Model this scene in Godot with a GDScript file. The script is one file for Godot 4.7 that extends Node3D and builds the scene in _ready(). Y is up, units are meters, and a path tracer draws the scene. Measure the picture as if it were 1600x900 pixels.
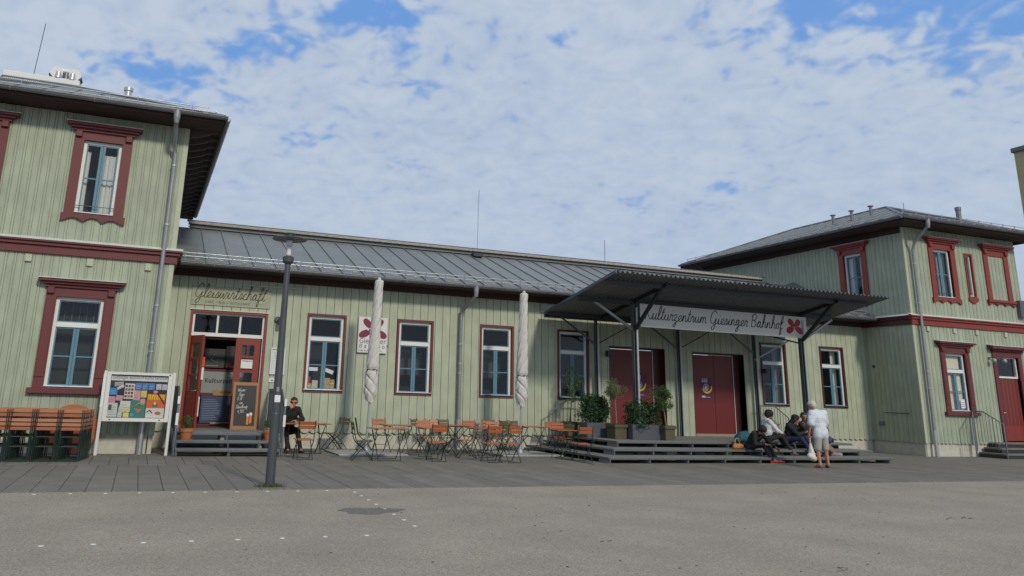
extends Node3D
# Station building with a cafe terrace. Units are metres, y up; the facades face +z, the camera stands on the plaza.

var rng := RandomNumberGenerator.new()
var mats := {}
var taken := {}

# ------------------------------------------------------------------ mesh builder
class MB:
	var v := PackedVector3Array()
	var n := PackedVector3Array()
	func tri(a: Vector3, b: Vector3, c: Vector3) -> void:      # counter-clockwise seen from outside
		var m := (b - a).cross(c - a).normalized()
		v.append(a); v.append(c); v.append(b)
		n.append(m); n.append(m); n.append(m)
	func quad(a: Vector3, b: Vector3, c: Vector3, d: Vector3) -> void:
		tri(a, b, c); tri(a, c, d)
	func stri(a: Vector3, b: Vector3, c: Vector3, na: Vector3, nb: Vector3, nc: Vector3) -> void:
		v.append(a); v.append(c); v.append(b)
		n.append(na); n.append(nc); n.append(nb)
	func obox(t: Transform3D, s: Vector3) -> MB:
		var h := s * 0.5
		var p: Array[Vector3] = []
		for i in 8:
			p.append(t * Vector3(h.x if i & 1 else -h.x, h.y if i & 2 else -h.y, h.z if i & 4 else -h.z))
		quad(p[4], p[5], p[7], p[6]); quad(p[1], p[0], p[2], p[3])
		quad(p[5], p[1], p[3], p[7]); quad(p[0], p[4], p[6], p[2])
		quad(p[6], p[7], p[3], p[2]); quad(p[0], p[1], p[5], p[4])
		return self
	func box(x0: float, y0: float, z0: float, x1: float, y1: float, z1: float) -> MB:
		return obox(Transform3D(Basis(), Vector3((x0 + x1) / 2, (y0 + y1) / 2, (z0 + z1) / 2)), Vector3(absf(x1 - x0), absf(y1 - y0), absf(z1 - z0)))
	func cbox(t: Transform3D, s: Vector3, b: float) -> MB:        # chamfered box
		var h := s * 0.5
		var i := h - Vector3(b, b, b)
		var pt := func(sx: int, sy: int, sz: int, ax: int) -> Vector3:
			return t * Vector3(sx * (h.x if ax == 0 else i.x), sy * (h.y if ax == 1 else i.y), sz * (h.z if ax == 2 else i.z))
		var f := func(a: Vector3, bb: Vector3, c: Vector3, d: Vector3, o: Vector3) -> void:
			if (bb - a).cross(c - a).dot(o) < 0.0: quad(a, d, c, bb)
			else: quad(a, bb, c, d)
		for sg in [-1, 1]:
			f.call(pt.call(sg, -1, -1, 0), pt.call(sg, 1, -1, 0), pt.call(sg, 1, 1, 0), pt.call(sg, -1, 1, 0), t.basis.x * sg)
			f.call(pt.call(-1, sg, -1, 1), pt.call(1, sg, -1, 1), pt.call(1, sg, 1, 1), pt.call(-1, sg, 1, 1), t.basis.y * sg)
			f.call(pt.call(-1, -1, sg, 2), pt.call(1, -1, sg, 2), pt.call(1, 1, sg, 2), pt.call(-1, 1, sg, 2), t.basis.z * sg)
			for sh in [-1, 1]:
				f.call(pt.call(sg, sh, -1, 0), pt.call(sg, sh, 1, 0), pt.call(sg, sh, 1, 1), pt.call(sg, sh, -1, 1), t.basis.x * sg + t.basis.y * sh)
				f.call(pt.call(sg, -1, sh, 0), pt.call(sg, 1, sh, 0), pt.call(sg, 1, sh, 2), pt.call(sg, -1, sh, 2), t.basis.x * sg + t.basis.z * sh)
				f.call(pt.call(-1, sg, sh, 1), pt.call(1, sg, sh, 1), pt.call(1, sg, sh, 2), pt.call(-1, sg, sh, 2), t.basis.y * sg + t.basis.z * sh)
				for sk in [-1, 1]:
					var a: Vector3 = pt.call(sg, sh, sk, 0)
					var c2: Vector3 = pt.call(sg, sh, sk, 1)
					var d2: Vector3 = pt.call(sg, sh, sk, 2)
					if (c2 - a).cross(d2 - a).dot(t.basis.x * sg + t.basis.y * sh + t.basis.z * sk) < 0.0: tri(a, d2, c2)
					else: tri(a, c2, d2)
		return self
	func cb(x0: float, y0: float, z0: float, x1: float, y1: float, z1: float, b := 0.006) -> MB:
		return cbox(Transform3D(Basis(), Vector3((x0 + x1) / 2, (y0 + y1) / 2, (z0 + z1) / 2)), Vector3(absf(x1 - x0), absf(y1 - y0), absf(z1 - z0)), b)
	func beam(a: Vector3, b: Vector3, w: float, h: float, up := Vector3.UP, ch := 0.0) -> MB:   # w across, h along up
		var z := (b - a).normalized()
		if absf(z.dot(up)) > 0.98: up = Vector3.BACK if absf(z.z) < 0.9 else Vector3.RIGHT
		var x := up.cross(z).normalized()
		var t := Transform3D(Basis(x, z.cross(x), z), (a + b) / 2)
		if ch > 0.0: return cbox(t, Vector3(w, h, a.distance_to(b)), ch)
		return obox(t, Vector3(w, h, a.distance_to(b)))
	func tube(p: Array, r: Variant, seg := 8, caps := true) -> MB:
		var rings := []
		var side := Vector3.ZERO
		for i in p.size():
			var d: Vector3 = ((p[mini(i + 1, p.size() - 1)] as Vector3) - (p[maxi(i - 1, 0)] as Vector3)).normalized()
			if side == Vector3.ZERO: side = d.cross(Vector3.UP if absf(d.y) < 0.9 else Vector3.RIGHT).normalized()
			else: side = (side - d * side.dot(d)).normalized()
			var up := side.cross(d)
			var rr: float = r[i] if r is Array else r
			var ring := []
			for k in seg:
				var a := TAU * k / seg
				var o := side * cos(a) + up * sin(a)
				ring.append([(p[i] as Vector3) + o * rr, o])
			rings.append([ring, p[i], d])
		for i in p.size() - 1:
			for k in seg:
				var a: Array = rings[i][0][k]
				var b: Array = rings[i][0][(k + 1) % seg]
				var c: Array = rings[i + 1][0][(k + 1) % seg]
				var d: Array = rings[i + 1][0][k]
				stri(a[0], d[0], c[0], a[1], d[1], c[1])
				stri(a[0], c[0], b[0], a[1], c[1], b[1])
		if caps:
			for k in seg:
				var e: Array = rings[0]
				tri(e[1], e[0][k][0], e[0][(k + 1) % seg][0])
				e = rings[-1]
				tri(e[1], e[0][(k + 1) % seg][0], e[0][k][0])
		return self
	func lathe(pr: Array, at: Vector3, seg := 20, sharp := false) -> MB:     # profile of Vector2(radius, height), bottom to top
		for i in pr.size() - 1:
			var a: Vector2 = pr[i]
			var b: Vector2 = pr[i + 1]
			var dn := Vector2(b.y - a.y, a.x - b.x).normalized()
			for k in seg:
				var u := TAU * k / seg
				var w := TAU * (k + 1) / seg
				var cu := Vector3(cos(u), 0, sin(u))
				var cw := Vector3(cos(w), 0, sin(w))
				var A := at + cu * a.x + Vector3.UP * a.y
				var B := at + cw * a.x + Vector3.UP * a.y
				var C := at + cw * b.x + Vector3.UP * b.y
				var D := at + cu * b.x + Vector3.UP * b.y
				var nu := cu * dn.x + Vector3.UP * dn.y
				var nw := cw * dn.x + Vector3.UP * dn.y
				stri(A, D, C, nu, nu, nw)
				stri(A, C, B, nu, nw, nw)
		return self
	func prism(poly: PackedVector2Array, z0: float, z1: float, t := Transform3D()) -> MB:   # polygon in x,y drawn out from z0 to z1
		if Geometry2D.is_polygon_clockwise(poly): poly.reverse()
		var idx := Geometry2D.triangulate_polygon(poly)
		for i in range(0, idx.size(), 3):
			var a := poly[idx[i]]
			var b := poly[idx[i + 1]]
			var c := poly[idx[i + 2]]
			if (b - a).cross(c - a) < 0.0:
				var k := b; b = c; c = k
			tri(t * Vector3(a.x, a.y, z1), t * Vector3(b.x, b.y, z1), t * Vector3(c.x, c.y, z1))
			tri(t * Vector3(a.x, a.y, z0), t * Vector3(c.x, c.y, z0), t * Vector3(b.x, b.y, z0))
		for i in poly.size():
			var a := poly[i]
			var b := poly[(i + 1) % poly.size()]
			quad(t * Vector3(a.x, a.y, z0), t * Vector3(b.x, b.y, z0), t * Vector3(b.x, b.y, z1), t * Vector3(a.x, a.y, z1))
		return self
	func ring(x0: float, y0: float, x1: float, y1: float, wl: float, wb: float, wr: float, wt: float, z0: float, z1: float) -> MB:
		box(x0, y0, z0, x0 + wl, y1, z1); box(x1 - wr, y0, z0, x1, y1, z1)
		if wt > 0.0: box(x0 + wl, y1 - wt, z0, x1 - wr, y1, z1)
		if wb > 0.0: box(x0 + wl, y0, z0, x1 - wr, y0 + wb, z1)
		return self
	func quad_pair(a: Vector3, b: Vector3, c: Vector3, d: Vector3, dn: Vector3) -> MB:     # a thin level deck
		quad(a + dn, b + dn, c + dn, d + dn)
		quad(d + dn * 1.3, c + dn * 1.3, b + dn * 1.3, a + dn * 1.3)
		return self
	func blob(c: Vector3, r: Vector3, su := 12, sv := 8) -> MB:
		for i in sv:
			for k in su:
				var q := []
				for e in [[i, k], [i, k + 1], [i + 1, k + 1], [i + 1, k]]:
					var th: float = PI * e[0] / sv
					var ph: float = TAU * e[1] / su
					q.append(Vector3(sin(th) * cos(ph), -cos(th), sin(th) * sin(ph)))
				var P := []
				for d in q: P.append(c + d * r)
				var N := []
				for d in q: N.append((d / r).normalized())
				if i > 0: stri(P[0], P[2], P[1], N[0], N[2], N[1])
				if i < sv - 1: stri(P[0], P[3], P[2], N[0], N[3], N[2])
		return self
	func add(o: MB, t := Transform3D()) -> MB:
		for i in o.v.size():
			v.append(t * o.v[i]); n.append((t.basis * o.n[i]).normalized())
		return self
	func mesh() -> ArrayMesh:
		var a := []
		a.resize(Mesh.ARRAY_MAX)
		a[Mesh.ARRAY_VERTEX] = v
		a[Mesh.ARRAY_NORMAL] = n
		var m := ArrayMesh.new()
		m.add_surface_from_arrays(Mesh.PRIMITIVE_TRIANGLES, a)
		return m

func mb() -> MB: return MB.new()

# ------------------------------------------------------------------ naming and placing
func numbered(called: String) -> String:
	var k: int = taken.get(called, -1) + 1
	taken[called] = k
	return called if k == 0 else "%s_%03d" % [called, k]

func thing(called: String, label: String, category: String, at := Vector3.ZERO, turn := 0.0, group := "") -> Node3D:
	var o := Node3D.new()
	o.name = numbered(called)
	add_child(o, true)
	o.position = at
	o.rotation.y = turn
	tag(o, label, category, group)
	return o

func tag(o: Node, label: String, category: String, group := "") -> void:
	o.set_meta("label", label)
	o.set_meta("category", category)
	if group: o.set_meta("group", group)

func hold(called: String, parent: Node, t := Transform3D()) -> Node3D:     # a part without a mesh of its own
	var o := Node3D.new()
	o.name = called
	o.transform = t
	parent.add_child(o, true)
	return o

func put(called: String, shape: Variant, m: Material, parent: Node = self, t := Transform3D()) -> MeshInstance3D:
	var o := MeshInstance3D.new()
	o.name = called if parent != self else numbered(called)
	o.mesh = (shape as MB).mesh() if shape is MB else shape
	o.material_override = m
	o.transform = t
	parent.add_child(o, true)
	return o

func stuff(o: Node) -> Node:
	o.set_meta("kind", "stuff")
	return o

func struct(called: String, shape: MB, m: Material, label := "") -> MeshInstance3D:
	var o := put(called, shape, m)
	o.set_meta("kind", "structure")
	if label: o.set_meta("label", label)
	return o

func again(o: Node3D, label: String, at: Vector3, turn: float, group := "") -> Node3D:     # a copy of a thing with its parts
	var c: Node3D = o.duplicate()
	c.name = numbered(String(o.name).rstrip("0123456789").rstrip("_"))
	add_child(c, true)
	c.position = at
	c.rotation = Vector3(0, turn, 0)
	c.set_meta("label", label)
	if group: c.set_meta("group", group)
	return c

# ------------------------------------------------------------------ materials
func grain(freq: float, lo: float, hi: float, size := 512, kind := FastNoiseLite.TYPE_SIMPLEX_SMOOTH, oct := 4, sd := 1) -> NoiseTexture2D:
	var f := FastNoiseLite.new()
	f.noise_type = kind
	f.frequency = freq
	f.fractal_octaves = oct
	f.seed = sd
	var t := NoiseTexture2D.new()
	t.width = size; t.height = size
	t.seamless = true
	t.noise = f
	var g := Gradient.new()
	g.set_color(0, Color(lo, lo, lo)); g.set_color(1, Color(hi, hi, hi))
	t.color_ramp = g
	t.set_meta("mean", pow((lo + hi) / 2.0, 2.2))
	return t

# stone chips: one random grey per pixel, a few dark and a few pale ones among them
func chips(size: int, sd: int, lo: float, hi: float) -> ImageTexture:
	var r := RandomNumberGenerator.new()
	r.seed = sd
	var b := PackedByteArray()
	b.resize(size * size * 3)
	var sum := 0.0
	for i in size * size:
		var v := r.randf_range(lo, hi)
		var q := r.randf()
		if q < 0.09: v *= 0.74
		elif q > 0.94: v = minf(v * 1.18, 1.0)
		sum += pow(v, 2.2)
		var w := r.randf_range(0.97, 1.03)
		b[i * 3] = int(clampf(v * w, 0, 1) * 255)
		b[i * 3 + 1] = int(v * 255)
		b[i * 3 + 2] = int(clampf(v / w, 0, 1) * 255)
	var t := ImageTexture.create_from_image(Image.create_from_data(size, size, false, Image.FORMAT_RGB8, b))
	t.set_meta("mean", sum / (size * size))
	return t

func lin(r: float, g: float, b: float) -> Color: return Color(r, g, b).linear_to_srgb()

func mat(r: float, g: float, b: float, rough := 0.7, metal := 0.0, tex: Texture2D = null, sc := Vector3.ONE, det: Texture2D = null, sc2 := Vector3.ONE) -> StandardMaterial3D:
	var m := StandardMaterial3D.new()
	var k := 1.0                      # r, g, b are the surface's mean colour: make up for what the textures take
	for q in [tex, det]:
		if q and q.has_meta("mean"): k /= q.get_meta("mean") as float
	m.albedo_color = lin(minf(r * k, 0.97), minf(g * k, 0.97), minf(b * k, 0.97))
	m.roughness = rough
	m.metallic = metal
	if tex:
		m.albedo_texture = tex
		m.uv1_triplanar = true; m.uv1_world_triplanar = true
		m.uv1_scale = sc
	if det:
		m.detail_enabled = true
		m.detail_albedo = det
		m.detail_blend_mode = BaseMaterial3D.BLEND_MODE_MUL
		m.detail_uv_layer = BaseMaterial3D.DETAIL_UV_2
		m.uv2_triplanar = true; m.uv2_world_triplanar = true
		m.uv2_scale = sc2
	return m

func glass(tint: Color, a: float, rough := 0.04) -> StandardMaterial3D:
	var m := StandardMaterial3D.new()
	m.albedo_color = Color(tint, a)
	m.transparency = BaseMaterial3D.TRANSPARENCY_ALPHA
	m.roughness = rough
	m.metallic_specular = 0.38
	return m

func make_materials() -> void:
	var streak := grain(0.02, 0.90, 1.0, 512, FastNoiseLite.TYPE_SIMPLEX_SMOOTH, 5, 3)
	var fade := grain(0.012, 0.97, 1.0, 512, FastNoiseLite.TYPE_SIMPLEX_SMOOTH, 5, 33)
	var blotch := grain(0.008, 0.90, 1.0, 512, FastNoiseLite.TYPE_SIMPLEX_SMOOTH, 4, 8)
	var speck := chips(896, 5, 0.74, 0.93)
	var speck2 := grain(0.12, 0.72, 1.0, 1024, FastNoiseLite.TYPE_SIMPLEX, 3, 12)
	var cloudy := grain(0.006, 0.90, 1.0, 1024, FastNoiseLite.TYPE_SIMPLEX_SMOOTH, 5, 21)
	var long := Vector3(5, 0.35, 5)
	var slow := Vector3(0.5, 0.25, 0.5)
	for i in 5:
		var k: float = [1.0, 0.97, 1.03, 0.94, 0.985][i]
		var e: float = [1.0, 0.985, 1.012, 0.975, 1.0][i]
		var sl: float = [1.0, 0.93, 1.06, 0.9, 0.97][i]
		var w: float = [1.0, 1.02, 0.98, 1.0, 1.03][i]
		mats["sage%d" % i] = mat(0.402 * e, 0.442 * e, 0.332 * e, 0.62, 0, fade, Vector3(0.7, 0.3, 0.7), blotch, slow)
		mats["wing%d" % i] = mat(0.345 * e, 0.392 * e, 0.298 * e, 0.62, 0, fade, Vector3(0.7, 0.3, 0.7), blotch, slow)
		mats["zinc%d" % i] = mat(0.215 * k, 0.235 * k, 0.235 * k, 0.42 + 0.03 * i, 0.35, streak, Vector3(2, 0.6, 0.6), blotch, Vector3(0.3, 0.3, 0.3))
		mats["slab%d" % i] = mat(0.178 * sl, 0.165 * sl, 0.142 * sl, 0.85, 0, speck2, Vector3(1.3, 1.3, 1.3), cloudy, Vector3(0.25, 0.25, 0.25))
		mats["orange%d" % i] = mat(0.38 * k, 0.11 * k * w, 0.04 * k, 0.3, 0, streak, Vector3(0.8, 9, 9))
		mats["olive_wood%d" % i] = mat(0.15 * k, 0.12 * k, 0.055 * k, 0.5, 0, streak, Vector3(0.8, 9, 9))
		mats["plank%d" % i] = mat(0.2 * k, 0.195 * k, 0.18 * k, 0.75, 0, streak, Vector3(0.5, 6, 6), blotch, Vector3(0.7, 0.7, 0.7))
	mats.core_pale = mat(0.32, 0.355, 0.26, 0.9)
	mats.core = mat(0.12, 0.13, 0.09, 0.9)
	mats.sage_trim = mat(0.44, 0.475, 0.35, 0.6, 0, streak, long)
	mats.maroon = mat(0.132, 0.026, 0.028, 0.55, 0, streak, Vector3(4, 1, 4))
	mats.red = mat(0.225, 0.032, 0.022, 0.5, 0, streak, Vector3(4, 1, 4))
	mats.darkred = mat(0.07, 0.014, 0.013, 0.5, 0, streak, Vector3(4, 0.8, 4))
	mats.doorred = mat(0.14, 0.014, 0.013, 0.45, 0, streak, Vector3(4, 0.6, 4))
	mats.white = mat(0.72, 0.72, 0.69, 0.5, 0, streak, Vector3(3, 1, 3))
	mats.flash = mat(0.62, 0.64, 0.62, 0.45, 0, blotch, Vector3(1, 1, 1))
	mats.teal = mat(0.095, 0.225, 0.30, 0.45, 0, streak, Vector3(3, 1, 3))
	mats.glass = glass(Color(0.1, 0.13, 0.15), 0.03)
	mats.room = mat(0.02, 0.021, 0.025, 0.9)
	mats.curtain = mat(0.62, 0.66, 0.64, 0.9)
	mats.blind = mat(0.66, 0.63, 0.5, 0.8)
	mats.soffit = mat(0.045, 0.022, 0.02, 0.8, 0, streak, Vector3(0.6, 4, 4))
	mats.rafter = mat(0.09, 0.07, 0.07, 0.8)
	mats.gutter = mat(0.20, 0.21, 0.225, 0.4, 0.55, blotch, Vector3(1, 1, 1))
	mats.pipe = mat(0.30, 0.31, 0.32, 0.42, 0.45, blotch, Vector3(1, 0.4, 1))
	mats.bright_pipe = mat(0.42, 0.45, 0.46, 0.4, 0.1, blotch, Vector3(1, 0.5, 1))
	mats.galv = mat(0.52, 0.53, 0.54, 0.35, 0.7)
	mats.plinth = mat(0.50, 0.49, 0.42, 0.9, 0, speck2, Vector3(1, 1, 1), blotch, Vector3(0.8, 0.8, 0.8))
	mats.asphalt = mat(0.302, 0.266, 0.215, 0.9, 0, speck, Vector3(0.12, 0.12, 0.12), cloudy, Vector3(0.09, 0.09, 0.09))
	mats.bed = mat(0.035, 0.033, 0.03, 0.95)
	mats.concrete = mat(0.33, 0.33, 0.32, 0.85, 0, speck2, Vector3(1, 1, 1), blotch, Vector3(1, 1, 1))
	mats.darkgreen = mat(0.012, 0.028, 0.022, 0.4)
	mats.steel = mat(0.13, 0.145, 0.16, 0.5, 0.5, blotch, Vector3(1, 1, 1))
	mats.darksteel = mat(0.045, 0.05, 0.056, 0.5, 0.4)
	mats.corrugated = mat(0.165, 0.178, 0.19, 0.55, 0.3, blotch, Vector3(1, 1, 1), streak, Vector3(2, 2, 2))
	mats.lamp_grey = mat(0.075, 0.08, 0.088, 0.42, 0.3, blotch, Vector3(1, 0.5, 1))
	mats.rail_grey = mat(0.13, 0.15, 0.17, 0.5, 0.3, streak, long)
	mats.cloth = mat(0.56, 0.55, 0.52, 0.9, 0, blotch, Vector3(2, 1, 2))
	mats.black = mat(0.012, 0.012, 0.013, 0.6)
	mats.ink = mat(0.02, 0.02, 0.022, 0.7)
	mats.paper = mat(0.72, 0.73, 0.72, 0.7)
	mats.board_white = mat(0.66, 0.66, 0.63, 0.5)
	mats.emblem_plum = mat(0.17, 0.012, 0.05, 0.5)
	mats.emblem_red = mat(0.34, 0.012, 0.018, 0.5)
	mats.terracotta = mat(0.42, 0.15, 0.065, 0.85, 0, speck2, Vector3(3, 3, 3))
	mats.soil = mat(0.04, 0.03, 0.02, 1.0)
	mats.planter_grey = mat(0.075, 0.08, 0.1, 0.55, 0, blotch, Vector3(2, 2, 2))
	mats.planter_olive = mat(0.085, 0.078, 0.04, 0.6, 0, blotch, Vector3(2, 2, 2))
	mats.bark = mat(0.22, 0.17, 0.11, 0.95, 0, streak, Vector3(8, 2, 8))
	mats.woodframe = mat(0.30, 0.16, 0.065, 0.6, 0, streak, Vector3(5, 1, 5))
	mats.slate = mat(0.01, 0.0115, 0.013, 0.5, 0, blotch, Vector3(2, 2, 2))
	mats.chalk = mat(0.6, 0.6, 0.58, 0.95)
	for c in {"laurel": Vector3(0.018, 0.05, 0.016), "box": Vector3(0.05, 0.085, 0.022), "olive": Vector3(0.12, 0.135, 0.075), "hedge": Vector3(0.04, 0.075, 0.03), "moss": Vector3(0.09, 0.13, 0.03), "tree": Vector3(0.03, 0.06, 0.02)}.keys():
		var q: Vector3 = {"laurel": Vector3(0.018, 0.05, 0.016), "box": Vector3(0.05, 0.085, 0.022), "olive": Vector3(0.12, 0.135, 0.075), "hedge": Vector3(0.04, 0.075, 0.03), "moss": Vector3(0.09, 0.13, 0.03), "tree": Vector3(0.03, 0.06, 0.02)}[c]
		for i in 2:
			var m := mat(q.x * (1.0 + 0.45 * i), q.y * (1.0 + 0.4 * i), q.z * (1.0 + 0.3 * i), 0.5)
			m.backlight_enabled = true
			m.backlight = lin(q.x * 2, q.y * 2, q.z)
			mats[c + str(i)] = m

func sage(of := "sage") -> Material: return mats["%s%d" % [of, rng.randi() % 5]]
func pick(k: String) -> Material: return mats["%s%d" % [k, rng.randi() % 5]]

# ------------------------------------------------------------------ camera, sky, light
func make_view() -> void:
	var cam := Camera3D.new()
	cam.name = "camera"
	var focal := 1231.0          # in pixels of a picture 1600 wide; the picture is a crop below and right of the lens axis
	cam.projection = Camera3D.PROJECTION_FRUSTUM
	cam.near = 0.1
	cam.far = 900.0
	cam.size = 0.1 * 900.0 / focal
	cam.frustum_offset = Vector2((800.0 - 702.5) / focal * 0.1, -(450.0 - 299.2) / focal * 0.1)
	cam.transform = Transform3D(Basis(Vector3.UP, deg_to_rad(-20.548)) * Basis(Vector3.RIGHT, deg_to_rad(14.529)) * Basis(Vector3.BACK, deg_to_rad(1.76)), Vector3(0, 1.6, 0))
	add_child(cam)
	cam.current = true
	var env := Environment.new()
	env.background_mode = Environment.BG_SKY
	env.tonemap_mode = Environment.TONE_MAPPER_LINEAR
	env.tonemap_exposure = 1.0
	env.sdfgi_enabled = true
	env.ssao_enabled = true
	env.ssil_enabled = true
	var pan := PanoramaSkyMaterial.new()
	pan.panorama = sky_picture(3072)
	pan.energy_multiplier = 1.0
	var sky := Sky.new()
	sky.sky_material = pan
	env.sky = sky
	env.background_energy_multiplier = 1.0
	var we := WorldEnvironment.new()
	we.name = "air"
	we.environment = env
	add_child(we)
	var sun := DirectionalLight3D.new()
	sun.name = "sun"
	sun.light_energy = 0.62
	sun.light_color = Color(1.0, 0.96, 0.88)
	sun.light_angular_distance = 6.0
	sun.shadow_enabled = true
	add_child(sun)
	sun.look_at_from_position(Vector3(0.15, 0.65, 1.0) * 50.0, Vector3.ZERO)

var sky_w := 0
var sky_h := 0
var sky_px := PackedFloat32Array()    # linear light, rows from the zenith down
var n_cell: FastNoiseLite
var n_fine: FastNoiseLite
var n_wide: FastNoiseLite
var n_warp: FastNoiseLite

func noise(kind: int, f: float, oct: int, sd: int) -> FastNoiseLite:
	var q := FastNoiseLite.new()
	q.noise_type = kind
	q.frequency = f
	q.fractal_octaves = oct
	q.seed = sd
	return q

func sky_rows(y0: int, y1: int) -> PackedFloat32Array:
	var out := PackedFloat32Array()
	out.resize((y1 - y0) * sky_w * 3)
	var pin: Array[Vector4] = [Vector4(56.5, 26.8, 11.5, 0.9), Vector4(47, 26.5, 5, 0.35), Vector4(-4.5, 21, 4, 0.42), Vector4(1.5, 20.3, 4.5, 0.42), Vector4(5, 24, 3, 0.4), Vector4(9, 26.8, 3.5, 0.45), Vector4(15, 27.5, 4.5, 0.5), Vector4(16.6, 24.5, 2.5, 0.4), Vector4(18, 22, 2.2, 0.35), Vector4(9.7, 17.5, 2.6, 0.42), Vector4(17.5, 16.5, 1.6, 0.4), Vector4(40, 14.7, 2, 0.4), Vector4(34, 13.4, 1.8, 0.36), Vector4(28.6, 26, 2.2, 0.4), Vector4(13, 22, 2, 0.35)]   # where this afternoon's gaps in the cloud are: azimuth, elevation, width, how open
	for y in range(y0, y1):
		var el := (0.5 - (y + 0.5) / sky_h) * PI
		var sy := sin(el)
		var cy := cos(el)
		for x in sky_w:
			var a := TAU * (x + 0.5) / sky_w - PI / 2
			var d := Vector3(cos(a) * cy, sy, sin(a) * cy)
			var col: Vector3
			var h := maxf(sy, 0.0)
			var blue := Vector3(0.088, 0.275, 0.70).lerp(Vector3(0.25, 0.45, 0.70), exp(-h * 4.0))
			if sy <= 0.0:
				col = Vector3(0.3, 0.32, 0.36)
			else:
				var k := 1.75 / (sy + 0.2)
				var px := d.x * k
				var pz := d.z * k
				var wx := n_warp.get_noise_2d(px, pz) * 0.07
				var wz := n_warp.get_noise_2d(px + 31.0, pz - 17.0) * 0.07
				var wide := n_wide.get_noise_2d(px, pz)
				var c := n_cell.get_noise_2d(px + wx, pz + wz)
				var f := n_fine.get_noise_2d(px + wx, pz + wz)
				var g := n_fine.get_noise_2d((px - wx) * 2.4 + 7.0, (pz + wz) * 2.4)
				var open := 0.0
				var az := rad_to_deg(atan2(d.x, -d.z))
				var e := rad_to_deg(el)
				if d.z < 0.3 and e < 45.0:
					for p in pin:
						var q: float = Vector2((az - p.x) * cy, (e - p.y) * 1.5).length_squared() / (p.z * p.z)
						if q < 6.0: open += p.w * exp(-q * 1.4)
				var cover := 0.915 + wide * 0.14 + c * 0.20 + f * 0.52 + g * 0.34 - open + 0.22 * exp(-h * 3.5)
				var t := 0.14 + 0.86 * smoothstep(0.20, 0.74, cover)
				var lit := clampf(0.52 + f * 0.65 + g * 0.5 + c * 0.3 + wide * 0.4, 0.0, 1.0)
				var cloud := Vector3(0.415, 0.50, 0.655).lerp(Vector3(0.535, 0.61, 0.715), lit)
				cloud = cloud.lerp(Vector3(0.425, 0.525, 0.67), exp(-h * 3.0) * 0.8)
				col = blue.lerp(cloud, t)
			var o := ((y - y0) * sky_w + x) * 3
			out[o] = col.x
			out[o + 1] = col.y
			out[o + 2] = col.z
	return out

func sky_picture(w: int) -> ImageTexture:
	sky_w = w
	sky_h = w / 2
	n_cell = noise(FastNoiseLite.TYPE_SIMPLEX_SMOOTH, 1.9, 3, 11)
	n_fine = noise(FastNoiseLite.TYPE_SIMPLEX_SMOOTH, 4.6, 5, 4)
	n_wide = noise(FastNoiseLite.TYPE_SIMPLEX_SMOOTH, 0.45, 3, 7)
	n_warp = noise(FastNoiseLite.TYPE_SIMPLEX_SMOOTH, 3.0, 2, 9)
	var half := sky_h / 2
	var strips := 16
	var got := []
	got.resize(strips)
	var id := WorkerThreadPool.add_group_task(func(i: int) -> void: got[i] = sky_rows(i * half / strips, (i + 1) * half / strips), strips)
	WorkerThreadPool.wait_for_group_task_completion(id)
	for g in got: sky_px.append_array(g)
	for i in (sky_h - half) * sky_w:
		sky_px.append(0.36); sky_px.append(0.40); sky_px.append(0.46)
	return ImageTexture.create_from_image(Image.create_from_data(sky_w, sky_h, false, Image.FORMAT_RGBF, sky_px.to_byte_array()))

# ------------------------------------------------------------------ walls, windows, doors
func on_wall(o: Vector3, u: Vector3, out: Vector3) -> Transform3D: return Transform3D(Basis(u, Vector3.UP, out), o)

func minus(y0: float, y1: float, cuts: Array) -> Array:     # what is left of [y0, y1]
	var left := [[y0, y1]]
	for c in cuts:
		var nxt := []
		for s in left:
			if c[1] <= s[0] or c[0] >= s[1]: nxt.append(s); continue
			if c[0] > s[0] + 0.01: nxt.append([s[0], c[0]])
			if c[1] < s[1] - 0.01: nxt.append([c[1], s[1]])
		left = nxt
	return left

func wall_core(parent: Node, t: Transform3D, length: float, y0: float, y1: float, holes: Array, thick := 0.22, skin := "core_pale") -> MeshInstance3D:
	var xs := [0.0, length]
	for h in holes:
		xs.append(clampf(h[0], 0, length)); xs.append(clampf(h[2], 0, length))
	xs.sort()
	var m := mb()
	for i in xs.size() - 1:
		if xs[i + 1] - xs[i] < 0.004: continue
		var mid: float = (xs[i] + xs[i + 1]) / 2
		var cuts := []
		for h in holes:
			if mid > h[0] and mid < h[2]: cuts.append([h[1], h[3]])
		for s in minus(y0, y1, cuts): m.box(xs[i], s[0], -thick, xs[i + 1], s[1], 0)
	return put("wall", m, mats[skin], parent, t)

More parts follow.
